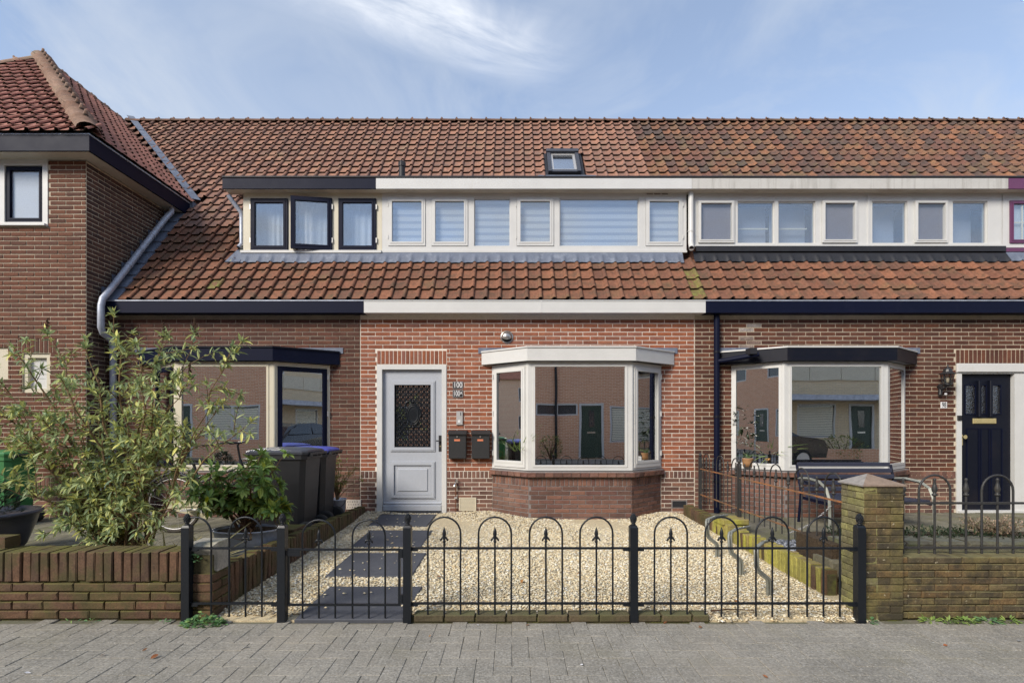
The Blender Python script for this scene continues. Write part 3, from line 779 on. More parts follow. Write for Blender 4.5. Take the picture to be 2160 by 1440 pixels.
BAY_Z0, BAY_Z1 = .758, 2.275
def bay(root, wall, xs, frame, fascia_mat, side_kind, fascia_x, cover_mat, extra_front=None, glass='glass', trim=None):
    """three-sided bay window: xs = end, corner, corner, end; returns the frame part and the brick list"""
    pts = [(xs[0], YF), (xs[1], 7.08), (xs[2], 7.08), (xs[3], YF)]
    fb = MB()
    segs = []
    for i in range(3):
        (x0, y0), (x1, y1) = pts[i], pts[i + 1]
        segs.append((Fr(x0, y0, x1 - x0, y1 - y0), math.hypot(x1 - x0, y1 - y0)))
    for i, (fr, L) in enumerate(segs):
        a, b = (.055 if i == 0 else .06), (.055 if i == 2 else .06)
        if i == 1: a = b = .075
        fb.plate(fr, 0, L, BAY_Z0, BAY_Z1, [(a, L - b, BAY_Z0 + .065, BAY_Z1 - .055)], -.07, 0)
    for x, y in pts[1:3]:                  # rounded corner posts
        fb.tube([(x, y + .035, BAY_Z0 + .001), (x, y + .035, BAY_Z1 - .001)], .036, 8)
    frame_o = fb.build('bay_frame', M[frame], root)
    for i, (fr, L) in enumerate(segs):
        a, b = (.055 if i == 0 else .06), (.055 if i == 2 else .06)
        z0, z1 = BAY_Z0 + .065, BAY_Z1 - .055
        if i == 1:
            mb = MB(); mb.plate(fr, .06, L - .06, z0 - .018, z1 + .018, [(.092, L - .092, z0 + .012, z1 - .012)], -.02, .008)
            mb.build('glazing_bead', M[frame], frame_o)
            pane('pane', fr, .085, L - .085, z0 + .005, z1 - .005, -.012, frame_o, glass)
        elif side_kind[i] == 'fixed':
            mb = MB(); mb.plate(fr, a - .012, L - b + .012, z0 - .012, z1 + .012, [(a + .018, L - b - .018, z0 + .02, z1 - .02)], -.02, .006)
            mb.build('glazing_bead', M[frame], frame_o)
            pane('pane', fr, a + .01, L - b - .01, z0 + .01, z1 - .01, -.012, frame_o, glass)
        else:
            sash(fr, a - .004, L - b + .004, z0 - .03, z1 - .004, frame_o, M[side_kind[i]], .062, glass=glass, bot=.09)
            hg = MB()
            for zz in (z0 + .12, (z0 + z1) / 2, z1 - .16):
                uu = a - .012 if i == 0 else L - b + .012
                hg.fbox(fr, uu - .007, uu + .007, .0, .03, zz, zz + .075)
            hg.build('hinge', M['white'] if side_kind[i] == 'white' else M['alu'], frame_o)
    # inner board, brick base, sill
    ib = MB(); q = off_poly(pts, -.075); ib.prism([q[0], q[1], q[2], q[3]], BAY_Z0 - .04, BAY_Z0 + .03)
    ib.build('window_board', M['white'], root)
    items = []
    core = MB(); band(core, pts, -.10, -.012, -.05, .70); core.build('bay_base', M['mortar_grey'], wall)
    for i, (fr, L) in enumerate(segs):
        items += brick_items(fr, .004, L - .004, .04, .04 + 8 * .0622, proud=-.004, course=.0622, mi=1, phase=.03 * i, k0=i)
        items += soldier_items(fr, .004, L - .004, .04 + 8 * .0622, .655, proud=-.004, mi=1)
    sill = []
    o2 = off_poly(pts, .055)
    for i in range(3):
        (x0, y0), (x1, y1) = o2[i], o2[i + 1]
        fr = Fr(x0, y0, x1 - x0, y1 - y0); L = math.hypot(x1 - x0, y1 - y0); n = max(3, int(L / .115)); p = L / n
        for k in range(n):
            ex = np.array((fr.ux, fr.uy, 0)); into = np.array((-fr.nx, -fr.ny, .06))
            m = frame_m(fr.p((k + .5) * p, 0, .700), ex * ((p - .006) / .209), into * 4.2, np.array((0, 0, 1)) * (.062 / .0505))
            sill.append((m, k % 5, 0))
    sb = MB(); band(sb, pts, -.08, .04, .672, .748); so = sb.build('bay_sill', M['mortar_grey'], root)
    pieces('sill_brick', so, BRICKS, sill, M['brick_dark'], 60)
    # fascia and flat roof
    fp = [(fascia_x[0], YF - .02), (fascia_x[1], 7.0), (fascia_x[2], 7.0), (fascia_x[3], YF - .02)]
    ff = MB(); band(ff, fp, -.03, 0, 2.283, 2.462)
    fo = ff.build('bay_fascia', M[fascia_mat], root)
    tr = MB(); band(tr, fp, -.05, .014, 2.462, 2.482); tr.build('roof_trim', M[trim or fascia_mat], fo)
    q = off_poly(fp, -.035)
    MB().prism(q, 2.283 + .004, 2.46).build('bay_roof', M[cover_mat], fo)
    MB().fbox(Fr(fascia_x[0] - .05, YF), 0, fascia_x[3] - fascia_x[0] + .1, .0, .016, 2.45, 2.535).build('lead_flashing', M['lead'], fo)
    return frame_o, items, segs

# ------------------------------------------------------------------ terrace row houses
def row_house(name, label, x0, x1, brick, mortar, tile_mats, tilefun, openings, plinth, phase, brick_holes=()):
    root = thing(name, ((x0 + x1) / 2, YF, 0), label, 'house', 'row of brick terraced houses')
    fr = Fr(x0, YF)
    W = x1 - x0
    holes = [(a - x0, b - x0, c, d) for a, b, c, d in openings]
    wb = MB(); wb.plate(fr, 0, W, -.05, 3.0, holes, -.20, -.001)
    wall = wb.build('wall', M[mortar], root)
    zp = .71
    hb = holes + [(a - x0, b - x0, c, d) for a, b, c, d in brick_holes]
    items = brick_items(fr, .002, W - .002, zp, zp + 36 * .0625, hb, mi=0, phase=phase)
    ph = holes
    if plinth:
        items += brick_items(fr, .002, W - .002, .605 - 10 * .0622, .605, ph, course=.0622, mi=1, phase=phase)
        a = 0.002
        for h in sorted(holes) + [(W - .002, W, 0, 3)]:
            if h[2] < .65:
                if h[0] - a > .05: items += soldier_items(fr, a, h[0], .605, zp, mi=1)
                a = max(a, h[1])
    else:
        items += brick_items(fr, .002, W - .002, zp - 12 * .0625, zp, ph, mi=1, phase=phase)
    # roof deck, both slopes
    d = .035
    rb = MB(); rb.extr([(YE + .05, roof_z(YE) - .03), (YR, roof_z(YR) - d), (2 * YR - YE, roof_z(YE) - .03)], 'x', x0, x1)
    roof = rb.build('roof', M['roof_deck'], root)
    cols = range(int((x0 - ROW_O[0]) / TW) - 1, int((x1 - ROW_O[0]) / TW) + 2)
    def keep(c): return x0 <= c[0] + .0008 < x1 + .0021 and tile_seen(c)
    its = tile_items(ROW_O, ROW_E, ROW_S, ROW_N, cols, range(0, 26), keep, tilefun)
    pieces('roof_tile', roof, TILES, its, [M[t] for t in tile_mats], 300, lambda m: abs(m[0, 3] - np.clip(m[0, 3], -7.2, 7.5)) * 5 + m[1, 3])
    n = max(1, int(round((min(x1, 14) - max(x0, -8.6)) / .335)))
    pieces('ridge_tile', roof, RIDGE, ridge_items((max(x0, -8.6), YR, roof_z(YR) - .02), (min(x1, 14), YR, roof_z(YR) - .02), n), M['tile_ridge'], 60, smooth=True)
    # inside
    rm = MB()
    a, b, y0, y1, z0, z1 = x0 + .1, x1 - .1, YF + .2, 11.0, .12, 2.85
    rm.add([(a, y0, z0), (b, y0, z0), (b, y1, z0), (a, y1, z0), (a, y0, z1), (b, y0, z1), (b, y1, z1), (a, y1, z1)], [(4, 5, 6, 7), (1, 2, 6, 5), (2, 3, 7, 6), (3, 0, 4, 7)])
    rm.cur = 1; rm.add([(a, y0, z0), (b, y0, z0), (b, y1, z0), (a, y1, z0)], [(0, 1, 2, 3)])
    rm.build('interior_wall', [M['room'], M['room_floor']], root, fix=False)
    MB().box(x0, x1, 11.02, 2 * YR - YF, -.05, 3.19).box(x0, x1, YF - .0, 11.0, 2.86, 3.19).build('rear_wall', M[mortar], root)
    return root, wall, roof, items

def gutter(root, x0, x1, mat, joint=None, left_end=False):
    zt, zb = Z(636, 7.37), Z(660, 7.37)
    g = MB(); g.box(x0, x1, 7.35, 7.37, zb, zt); g.box(x0, x1, 7.37, YF - .002, zb + .002, zb + .02)
    if left_end: pass
    o = g.build('gutter_fascia', M[mat], root)
    t = MB(); t.tube([(x0, 7.352, zt + .008), (x1, 7.352, zt + .008)], .011, 6); t.build('gutter_rim', M['zinc'] if mat != 'white' else M['white'], o)
    MB().box(x0, x1, 7.371, YF + .05, zt - .06, zt - .04).build('gutter_trough', M['zinc'], o)
    if joint:
        MB().box(joint, joint + .02, 7.346, 7.35, zb + .004, zt).build('fascia_joint', M[mat], o)
    return o

DY, DF = 8.07, 7.90                        # dormer front wall, dormer fascia
def dz(py): return Z(py, DY)
def dx(px): return X(px, DY)
DZ0, DZ1 = dz(531), dz(407)
def dormer_top(root, x0, x1, mat, strip=None, soff='soffit'):
    zb, zt = Z(398, DF), Z(375, DF)
    f = MB().box(x0, x1, DF, DF + .025, zb, zt).build('dormer_fascia', M[mat], root)
    MB().box(x0, x1, DF + .025, 9.15, zt - .05, zt - .003).build('dormer_roof', M['black_flash'], f)
    MB().box(x0, x1, DF + .026, DY + .05, zb + .006, zb + .02).build('soffit', M[soff], f)
    MB().tube([(x0, DF + .006, zt + .012), (x1, DF + .006, zt + .012)], .02, 6).build('roof_trim', M['black_flash'], f)
    return f
def fx(px): return X(px, YF)
def fz(py): return Z(py, YF)
FF = Fr(0, YF)                              # facade plane with u = x
def fbx(mb, x0, x1, w0, w1, z0, z1): return mb.fbox(FF, x0, x1, w0, w1, z0, z1)

# ================================================================== the renovated house (centre)
BAYC = (-.30, .23, 1.67, 2.22)
DOORC = (fx(795), fx(942), .085, fz(769))
def tf_c(c): return 0 if c[1] < 8.2 else 1
hc, wall_c, roof_c, bricks = row_house('terraced_house', 'renovated terraced house with red bricks, white fascias and grey front door', -2.252, 2.709, 'brick_red', 'mortar_white',
    ['tile_warm', 'tile_dull'], tf_c, [(DOORC[0], DOORC[1], -.05, DOORC[3]), (BAYC[0] + .01, BAYC[3] - .01, -.05, 2.28)], True, .004,
    [(DOORC[0], DOORC[1], DOORC[3], DOORC[3] + .212), (-.33, 2.25, -.05, .71)])
bricks += soldier_items(Fr(DOORC[0], YF), 0, DOORC[1] - DOORC[0], DOORC[3] + .004, DOORC[3] + .212)
bf, bit, segs_c = bay(hc, wall_c, BAYC, 'white', 'white', {0: 'white', 2: 'white'}, (-.45, .21, 1.71, 2.40), 'lead')
bricks += bit
pieces('brick', wall_c, BRICKS, bricks, [M['brick_red'], M['brick_dark']], 300, lambda m: abs(m[0, 3] + .6) + abs(m[2, 3] - 1.3) * .9)
gutter(hc, X(768, 7.36), X(1488, 7.36), 'white', X(1140, 7.35))

# front door
dr = MB(); dr.plate(FF, DOORC[0] + .002, DOORC[1] - .002, .085, DOORC[3] - .002, [(fx(806), fx(932), .085, fz(779))], -.09, .012)
dr.build('door_frame', M['white'], hc)
lx0, lx1, lz0, lz1 = fx(806) + .003, fx(932) - .003, .10, fz(779) - .004
gx0, gx1, gz0, gz1 = fx(831), fx(909.5), fz(944), fz(808.5)
dm = MB(); dm.plate(FF, lx0, lx1, lz0, lz1, [(gx0, gx1, gz0, gz1)], -.085, -.045)
door = dm.build('door', M['door_grey'], hc)
def moulding(name, x0, x1, z0, z1, t, w, mat, parent, fr=FF, base=-.045):
    mb = MB()
    for k, (a, b) in enumerate(((0, w * .6), (t * .28, w), (t * .62, w * .55))):
        mb.plate(fr, x0 + a, x1 - a, z0 + a, z1 - a, [(x0 + t, x1 - t, z0 + t, z1 - t)], base - .004 + .001 * k, base + b)
    return mb.build(name, mat, parent)
moulding('glass_moulding', fx(822), fx(917), fz(952), fz(802), fx(831) - fx(822), .022, M['door_grey'], door)
moulding('panel_moulding', fx(822), fx(917), fz(1052), fz(973), .055, .022, M['door_grey'], door)
pm = MB(); pm.cbox(FF, fx(836), fx(903), -.06, -.032, fz(1038), fz(987), .02); pm.build('raised_panel', M['door_grey'], door)
kb = MB(); kb.cbox(FF, lx0 + .002, lx1 - .002, -.06, -.008, lz0 + .012, fz(1065), .01); kb.cbox(FF, lx0 + .002, lx1 - .002, -.06, -.026, fz(1065) + .001, fz(1059), .012)
kb.build('weather_board', M['door_grey'], door)
MB().fbox(FF, DOORC[0] + .05, DOORC[1] - .05, -.1, .03, .055, .095).build('threshold', M['slate'], hc)
pane('pane', FF, gx0 - .01, gx1 + .01, gz0 - .01, gz1 + .01, -.072, door, 'glass')
g = MB()                                   # cast iron grille
nxc, nzc = 7, 12
cw, ch = (gx1 - gx0) / nxc, (gz1 - gz0) / nzc
g.plate(FF, gx0, gx1, gz0, gz1, [(gx0 + .014, gx1 - .014, gz0 + .014, gz1 - .014)], -.062, -.046)
def gbar(a, b, r=.0070): g.tube([FF.p(a[0], -.054, a[1]), FF.p(b[0], -.054, b[1])], r, 4, False, False)
for i in range(nxc):
    for j in range(nzc):
        a, b = (gx0 + i * cw, gz0 + j * ch), (gx0 + (i + 1) * cw, gz0 + (j + 1) * ch)
        gbar(a, b); gbar((b[0], a[1]), (a[0], b[1]))
for i in range(nxc + 1): gbar((gx0 + i * cw, gz0), (gx0 + i * cw, gz1), .004)
for i in range(nxc): gbar((gx0 + (i + .5) * cw, gz0), (gx0 + (i + .5) * cw, gz1), .0035)
for j in range(nzc + 1): gbar((gx0, gz0 + j * ch), (gx1, gz0 + j * ch), .004)
for i in range(nxc + 1):
    for j in range(nzc + 1):
        x, z = gx0 + i * cw, gz0 + j * ch
        g.add([FF.p(x - .013, -.048, z), FF.p(x, -.048, z - .013), FF.p(x + .013, -.048, z), FF.p(x, -.048, z + .013)], [(0, 1, 2, 3)])
grille = g.build('door_grille', M['black_iron'], door)
md = MB()                                  # oval cartouche in the middle of the grille
mx, mz = (gx0 + gx1) / 2, (gz0 + gz1) / 2 + .02
def oval(rx, rz, k=20): return [FF.p(mx + rx * math.cos(6.2832 * i / k), -.044, mz + rz * math.sin(6.2832 * i / k)) for i in range(k)]
md.tube(oval(.078, .125), .011, 6, closed=True); md.tube(oval(.102, .150), .008, 6, closed=True)
md.add(oval(.075, .12), [tuple(range(20))])
for k in range(-5, 6):
    md.tube([FF.p(mx + k * .022 - .04, -.041, mz - .08), FF.p(mx + k * .022 + .04, -.041, mz + .08)], .002, 3) if abs(k) < 3 else None
    md.tube([FF.p(mx + k * .022 + .04, -.041, mz - .08), FF.p(mx + k * .022 - .04, -.041, mz + .08)], .002, 3) if abs(k) < 3 else None
for sx in (-1, 1):
    for zc, sg in ((mz + .16, 1), (mz - .155, -1)):
        pts = []
        for i in range(14):
            t = i / 13; a = t * 4.6; r = .055 * (1 - t * .72)
            pts.append(FF.p(mx + sx * (.055 + r * math.cos(a)), -.043, zc + sg * r * math.sin(a) * .8))
        md.tube(pts, .009, 5)
    md.tube([FF.p(mx + sx * .1, -.043, mz + .03), FF.p(mx + sx * .125, -.042, mz), FF.p(mx + sx * .1, -.043, mz - .03)], .012, 5)
for sg in (1, -1): md.lathe(mx, YF + .044, [(.0, mz + sg * .19 - .022), (.02, mz + sg * .19 - .01), (.024, mz + sg * .19), (.012, mz + sg * .19 + .014), (0, mz + sg * .19 + .022)], 8)
md.build('cartouche', M['black_iron'], door)
hd = MB(); hd.cbox(FF, fx(924.5), fx(931.5), -.046, -.036, fz(952), fz(918), .003)
hd.fbox(FF, fx(926), fx(929.5), -.037, -.0, fz(931), fz(928)); hd.tube([FF.p(fx(920), .0, fz(929.5)), FF.p(fx(931), .0, fz(929.5))], .010, 8)
hd.build('door_handle', M['black_metal'], door)
MB().tube([FF.p(fx(928), -.038, fz(941)), FF.p(fx(928), -.026, fz(941))], .008, 10).build('lock_cylinder', M['brass'], door)

# ---- dormer of the centre house
FD = Fr(0, DY)
def dormer_frame(root, x0, x1, holes, mat, z0=None, z1=None):
    return MB().plate(FD, x0, x1, z0 or DZ0, z1 or DZ1 + .05, holes, -.10, 0).build('dormer_frame', M[mat], root)
dzs0, dzs1 = dz(519), dz(417)
cs = [('s', 819, 897.5), ('s', 910, 987), ('f', 1000, 1076.5), ('s', 1089.7, 1168), ('f', 1180.5, 1348), ('s', 1361.6, 1440)]
hol = [(dx(a), dx(b), dzs0, dzs1) for _, a, b in cs]
dfc = dormer_frame(hc, dx(806), dx(1448), hol, 'white')
for k, (t, a, b) in enumerate(cs):
    if t == 's':
        sash(FD, dx(a) + .003, dx(b) - .003, dzs0 + .003, dzs1 - .003, dfc, M['white'], .058, -.04, .012, 'glass_dormer', .062)
        zebra(FD, dx(a) + .05, dx(b) - .05, dzs0 + .05, dzs1 - .05, -.075, dfc)
    else:
        mb = MB(); mb.plate(FD, dx(a), dx(b), dzs0, dzs1, [(dx(a) + .014, dx(b) - .014, dzs0 + .012, dzs1 - .02)], -.05, -.02); mb.build('glazing_bead', M['white'], dfc)
        pane('pane', FD, dx(a) + .008, dx(b) - .008, dzs0 + .006, dzs1 - .008, -.034, dfc, 'glass_dormer')
        zebra(FD, dx(a) + .008, dx(b) - .008, dzs0 + .008, dzs1 - .01, -.075, dfc)
vt = MB()
for i in range(3): vt.fbox(FD, dx(1364 + i * 16), dx(1377 + i * 16), -.01, .004, dz(410.5), dz(408))
vt.build('ventilation_slot', M['mortar_grey'], dfc)
MB().box(dx(806), dx(1448), DY - .03, DY - .0005, DZ0 - .02, DZ0 + .012).build('dormer_sill', M['white'], dfc)
hm = MB()
for px, s_ in ((1089, 1), (819, 1), (1440.5, 1)):
    for py in (432, 500): hm.fbox(FD, dx(px) - .008, dx(px) + .006, 0, .018, dz(py) - .03, dz(py) + .03)
hm.build('hinge', M['white'], dfc)
dormer_top(hc, X(793, DF), X(1459.5, DF), 'white')
# lead flashing dressed over the tiles below the dormer
def dressed(root, x0, x1, mat, d=.20, name='lead_flashing', amp=.016):
    n = int((x1 - x0) / .02); vs, fs = [], []
    y1 = 8.075
    for i in range(n + 1):
        x = x0 + (x1 - x0) * i / n
        t = ((x - ROW_O[0]) / TW) % 1.0
        bump_ = math.exp(-((t - .83) / .11) ** 2) * .034
        low = d - amp * math.cos((t - .33) * 6.283) * .5 + .008 * math.sin(x * 5.3)
        for dd, up in ((-.07, .04), (0.0, .075), (low * .45, .052 + bump_ * .7), (low, .036 + bump_)):
            yy = y1 - dd * RC if dd > 0 else y1
            zz = roof_z(y1) - dd * RS
            p = np.array((x, yy, zz)) + np.array(ROW_N) * up
            vs.append(tuple(p) if dd >= 0 else (x, DY - .012, DZ0 - .0))
    for i in range(n):
        for k in range(3): fs.append((i * 4 + k, (i + 1) * 4 + k, (i + 1) * 4 + k + 1, i * 4 + k + 1))
    return MB().add(vs, fs, True).build(name, M[mat], root)
dressed(hc, -2.10, 2.70, 'lead', .15)
# white spout pipe at the dormer end
sp = MB(); sx = dx(1455)
sp.tube([(sx, DY - .05, dz(402)), (sx, DY - .05, dz(440)), (sx, DY - .05, dz(515)), (sx, DY - .08, dz(524)), (sx - .015, DY - .12, dz(529))], .042, 12)
spo = sp.build('dormer_downpipe', M['white'], hc)
pc = MB(); pc.tube([(sx, DY - .05, dz(492)), (sx, DY - .05, dz(489))], .047, 12); pc.build('pipe_clip', M['white'], spo)
MB().tube([(sx - .014, DY - .118, dz(528.5)), (sx - .0155, DY - .1215, dz(529.3))], .037, 12).build('pipe_mouth', M['black_flash'], spo)
# roof window
def onroof(x, y, up=0.0):
    p = np.array((x, y, roof_z(y))) + np.array(ROW_N) * up
    return tuple(p)
def roof_box(mb, x0, x1, y0, y1, u0, u1):
    return mb.hexa([onroof(x0, y0, u0), onroof(x1, y0, u0), onroof(x1, y1, u0), onroof(x0, y1, u0), onroof(x0, y0, u1), onroof(x1, y0, u1), onroof(x1, y1, u1), onroof(x0, y1, u1)])
wx0, wx1, wy0, wy1 = .70, 1.33, 9.80, 10.35
rw = MB()
roof_box(rw, wx0, wx0 + .07, wy0, wy1, -.02, .10); roof_box(rw, wx1 - .07, wx1, wy0, wy1, -.02, .10)
roof_box(rw, wx0 + .071, wx1 - .071, wy0, wy0 + .05, -.02, .085); roof_box(rw, wx0 - .01, wx1 + .01, wy1 - .06, wy1 + .01, -.02, .125)
rwo = rw.build('roof_window', M['plastic_lid'], hc)
s2 = MB()
for a in ((wx0 + .072, wx0 + .115, wy0 + .051, wy1 - .061), (wx1 - .115, wx1 - .072, wy0 + .051, wy1 - .061)): roof_box(s2, *a, .0, .07)
roof_box(s2, wx0 + .116, wx1 - .116, wy0 + .051, wy0 + .08, 0, .07); roof_box(s2, wx0 + .116, wx1 - .116, wy1 - .095, wy1 - .061, 0, .07)
s2.build('roof_window_sash', M['alu'], rwo)
b_ = MB(); roof_box(b_, wx0 + .1, wx1 - .1, wy0 + .06, wy1 - .07, .03, .045); b_.build('pane', mk_glass('sky_glass', .55, (.8, .85, .9)), rwo)
b_ = MB(); roof_box(b_, wx0 + .09, wx1 - .09, wy0 + .06, wy1 - .07, .005, .012); b_.build('roller_blind', M['blind'], rwo)
b_ = MB()
roof_box(b_, wx0 - .07, wx0 - .002, wy0 - .02, wy1, -.01, .035); roof_box(b_, wx1 + .002, wx1 + .07, wy0 - .02, wy1, -.01, .035); roof_box(b_, wx0 - .07, wx1 + .07, wy0 - .09, wy0 - .021, -.01, .04)
b_.build('roof_window_flashing', M['black_flash'], rwo)
n = 40; vs, fs = [], []
for i in range(n + 1):
    x = wx0 - .2 + (wx1 - wx0 + .5) * i / n
    t = ((x - ROW_O[0]) / TW) % 1.0; bu = math.exp(-((t - .83) / .11) ** 2) * .034
    vs += [onroof(x, wy0 - .06, .06), onroof(x, wy0 - .115, .05 + bu), onroof(x, wy0 - .165 + .012 * math.cos(t * 6.28), .042 + bu)]
for i in range(n):
    for k in range(2): fs.append((i * 3 + k, i * 3 + 3 + k, i * 3 + 4 + k, i * 3 + 1 + k))
MB().add(vs, fs, True).build('lead_apron', M['lead'], rwo)
# flue terminal above the dormer
fy = 9.05
fp_ = MB(); fxp = X(848, 8.95)
fp_.tube([(fxp, 8.95, 5.2), (fxp, 8.95, Z(352, 8.95))], .055, 14); fp_.tube([(fxp, 8.95, Z(352, 8.95)), (fxp, 8.95, Z(347, 8.95)), (fxp, 8.95, Z(343, 8.95)), (fxp, 8.95, Z(340, 8.95))], [.064, .06, .06, .035], 14)
for k in range(12):
    a = k * math.pi / 6; fp_.box(fxp + .062 * math.cos(a) - .004, fxp + .062 * math.cos(a) + .004, 8.95 + .062 * math.sin(a) - .004, 8.95 + .062 * math.sin(a) + .004, Z(352, 8.95), Z(343, 8.95))
fp_.build('flue_terminal', M['black_flash'], hc)

# ================================================================== house 98 (right)
BAYR = (3.25, 3.81, 5.24, 5.84)
DOORR = (fx(2016), fx(2160), .085, fz(767))
def tf_r(c):
    if 2.68 < c[0] < 2.84 and c[1] < 8.1: return 2 if random.random() < .8 else 0
    return 0 if c[1] < 8.2 else 1
hr, wall_r, roof_r, bricks = row_house('terraced_house', 'brown brick terraced house numbered 98 with navy front door and white dormer', 2.709, 7.66, 'brick_right', 'mortar_beige',
    ['tile_warm', 'tile_mixed', 'tile_algae'], tf_r, [(DOORR[0], DOORR[1], -.05, DOORR[3]), (BAYR[0] + .01, BAYR[3] - .01, -.05, 2.28)], False, .11,
    [(DOORR[0], DOORR[1], DOORR[3], DOORR[3] + .212), (3.22, 5.87, -.05, .71), (2.7, 7.7, .60, .71)])
for a, b in ((2.712, 3.22), (5.87, DOORR[0])): bricks += soldier_items(Fr(a, YF), 0, b - a, .60, .71, mi=1)
bricks += soldier_items(Fr(DOORR[0], YF), 0, DOORR[1] - DOORR[0], DOORR[3] + .004, DOORR[3] + .212)
bfr, bit, segs_r = bay(hr, wall_r, BAYR, 'white', 'navy_dark', {0: 'fixed', 2: 'fixed'}, (X(1518, YF), X(1661, 7.0), X(1893, 7.0), X(1932, YF)), 'zinc', trim='white')
bricks += bit
def stain98(it):
    x, z = it[0][0, 3], it[0][2, 3]
    c = X(1588, YF) + .10 * (2.75 - z) * 0
    if it[2] == 0 and 2.5 < z < 2.92 and abs(x - c) < .10 + .06 * (2.9 - z) and random.random() < .8: return (it[0], it[1], 2)
    if it[2] == 0 and 2.44 < z < 2.56 and X(1525, YF) < x < c and random.random() < .6: return (it[0], it[1], 2)
    return it
bricks = [stain98(q) for q in bricks]
pieces('brick', wall_r, BRICKS, bricks, [M['brick_right'], M['brick_dark'], M['brick_stained']], 300, lambda m: abs(m[0, 3] - 6.0) + abs(m[2, 3] - 1.7))
gutter(hr, X(1488, 7.36) + .001, 7.9, 'navy')
ef = MB()                                   # pale efflorescence needs no geometry; the downpipe:
px_ = X(1512, YF - .07)
ef.tube([(px_, YF - .07, fz(664)), (px_, YF - .07, .09)], .042, 12); efo = ef.build('downpipe', M['navy'], hr)
cl = MB()
for zz in (2.45, 1.5, .55): cl.tube([(px_, YF - .07, zz), (px_, YF - .07, zz + .03)], .048, 12); cl.box(px_ - .012, px_ + .012, YF - .07, YF - .004, zz, zz + .02)
cl.build('pipe_clip', M['navy_dark'], efo)
br = MB(); br.tube([(px_, YF - .07, Z(762, YF - .07)), (px_ + .1, YF - .12, Z(760, 7.4)), (X(1588, 7.14), 7.10, Z(749, 7.10)), (X(1598, 7.12), 7.09, Z(747, 7.09))], .036, 12)
br.build('branch_pipe', M['navy'], efo)
hp = MB(); hp.box(X(1583, 7.05), X(1597, 7.05), 7.05, 7.2, Z(746, 7.05), Z(733, 7.05)); hp.build('rain_outlet', M['black_flash'], efo)
# front door 98
dr = MB(); dr.plate(FF, DOORR[0] + .002, DOORR[1] - .002, .085, DOORR[3] - .002, [(fx(2027), fx(2138), .085, fz(788))], -.09, .016)
dr.cbox(FF, DOORR[0] - .01, DOORR[1] + .01, .016, .045, fz(785), DOORR[3] + .0, .006)
dr.build('door_frame', M['white'], hr)
lx0, lx1, lz0, lz1 = fx(2027) + .003, fx(2138) - .003, .13, fz(788) - .003
gl = [(fx(2042), fx(2062)), (fx(2073.5), fx(2085)), (fx(2096), fx(2116))]
gzr = (fz(872), fz(812))
door2 = MB().plate(FF, lx0, lx1, lz0, lz1, [(a, b, *gzr) for a, b in gl], -.085, -.045).build('door', M['navy_dark'], hr)
for a, b in gl:
    pane('pane', FF, a - .005, b + .005, gzr[0] - .005, gzr[1] + .005, -.06, door2, 'glass_cathedral')
    MB().plate(FF, a - .012, b + .012, gzr[0] - .012, gzr[1] + .012, [(a, b, *gzr)], -.046, -.036).build('glazing_bead', M['navy'], door2)
for a in (2065.5, 2089.5): MB().cbox(FF, fx(a), fx(a + 6), -.046, .0, fz(879), fz(802), .008).build('door_rib', M['navy_dark'], door2)
for a, b, c, d in ((2044, 2071, 1060, 903), (2074, 2093, 1060, 903), (2096, 2120, 1060, 903)):
    MB().plate(FF, fx(a), fx(b), fz(c), fz(d), [(fx(a) + .012, fx(b) - .012, fz(c) + .012, fz(d) - .012)], -.046, -.037).build('door_panel_trim', M['navy'], door2)
ls = MB(); ls.cbox(FF, fx(2057), fx(2106), -.046, -.030, fz(893), fz(882), .003); ls.fbox(FF, fx(2061), fx(2102), -.031, -.026, fz(891), fz(884)); ls.build('letter_slot', M['brass'], door2)
kn = MB(); kn.cbox(FF, fx(2029), fx(2036), -.046, -.038, fz(939), fz(916), .002); kn.tube([FF.p(fx(2034), -.04, fz(921)), FF.p(fx(2034), .0, fz(921)), FF.p(fx(2034), .02, fz(921))], [.01, .012, .03], 12); kn.build('door_handle', M['brass'], door2)
MB().tube([FF.p(fx(2030), -.05, fz(834)), FF.p(fx(2030), -.038, fz(834))], .014, 12).build('lock_cylinder', M['brass'], door2)
MB().fbox(FF, DOORR[0] + .01, DOORR[1], -.1, .05, .09, .128).build('threshold', M['white'], hr)
# dormer 98
rs = [('s', 1471.7, 1548), ('f', 1556, 1634), ('f', 1642, 1720), ('s', 1732.7, 1806.7), ('f', 1840, 1914), ('s', 1927.7, 1997), ('f', 2010, 2083)]
z0r, z1r = dz(513), dz(424)
dfr = dormer_frame(hr, dx(1462), dx(2113), [(dx(a), dx(b), z0r, z1r) for _, a, b in rs], 'white', dz(520), DZ1 + .05)
for t, a, b in rs:
    if t == 's':
        sash(FD, dx(a) + .003, dx(b) - .003, z0r + .003, z1r - .003, dfr, M['white'], .04, -.03, .03, 'glass_clear', .045, name='screen_frame')
        MB().fbox(FD, dx(a) + .03, dx(b) - .03, -.03, -.026, z0r + .03, z1r - .03).build('fly_screen', M['screen'], dfr)
    else:
        MB().plate(FD, dx(a), dx(b), z0r, z1r, [(dx(a) + .016, dx(b) - .016, z0r + .012, z1r - .02)], -.05, -.02).build('glazing_bead', M['white'], dfr)
        pane('pane', FD, dx(a) + .008, dx(b) - .008, z0r + .006, z1r - .008, -.034, dfr, 'glass_dormer')
        MB().fbox(FD, dx(a), dx(b), -.30, -.295, z0r - .05, z1r + .02).build('roller_blind', M['blind_sheer'], dfr)
for a, b in ((1558, 1632), (1644, 1716)): MB().fbox(FD, dx(a), dx(b), -.2, -.18, dz(475), dz(472)).build('blind_rail', M['slat_white'], dfr)
MB().fbox(FD, dx(1829.5), dx(1833.5), 0, .012, dz(520), DZ1 + .02).build('cover_strip', M['white'], dfr)
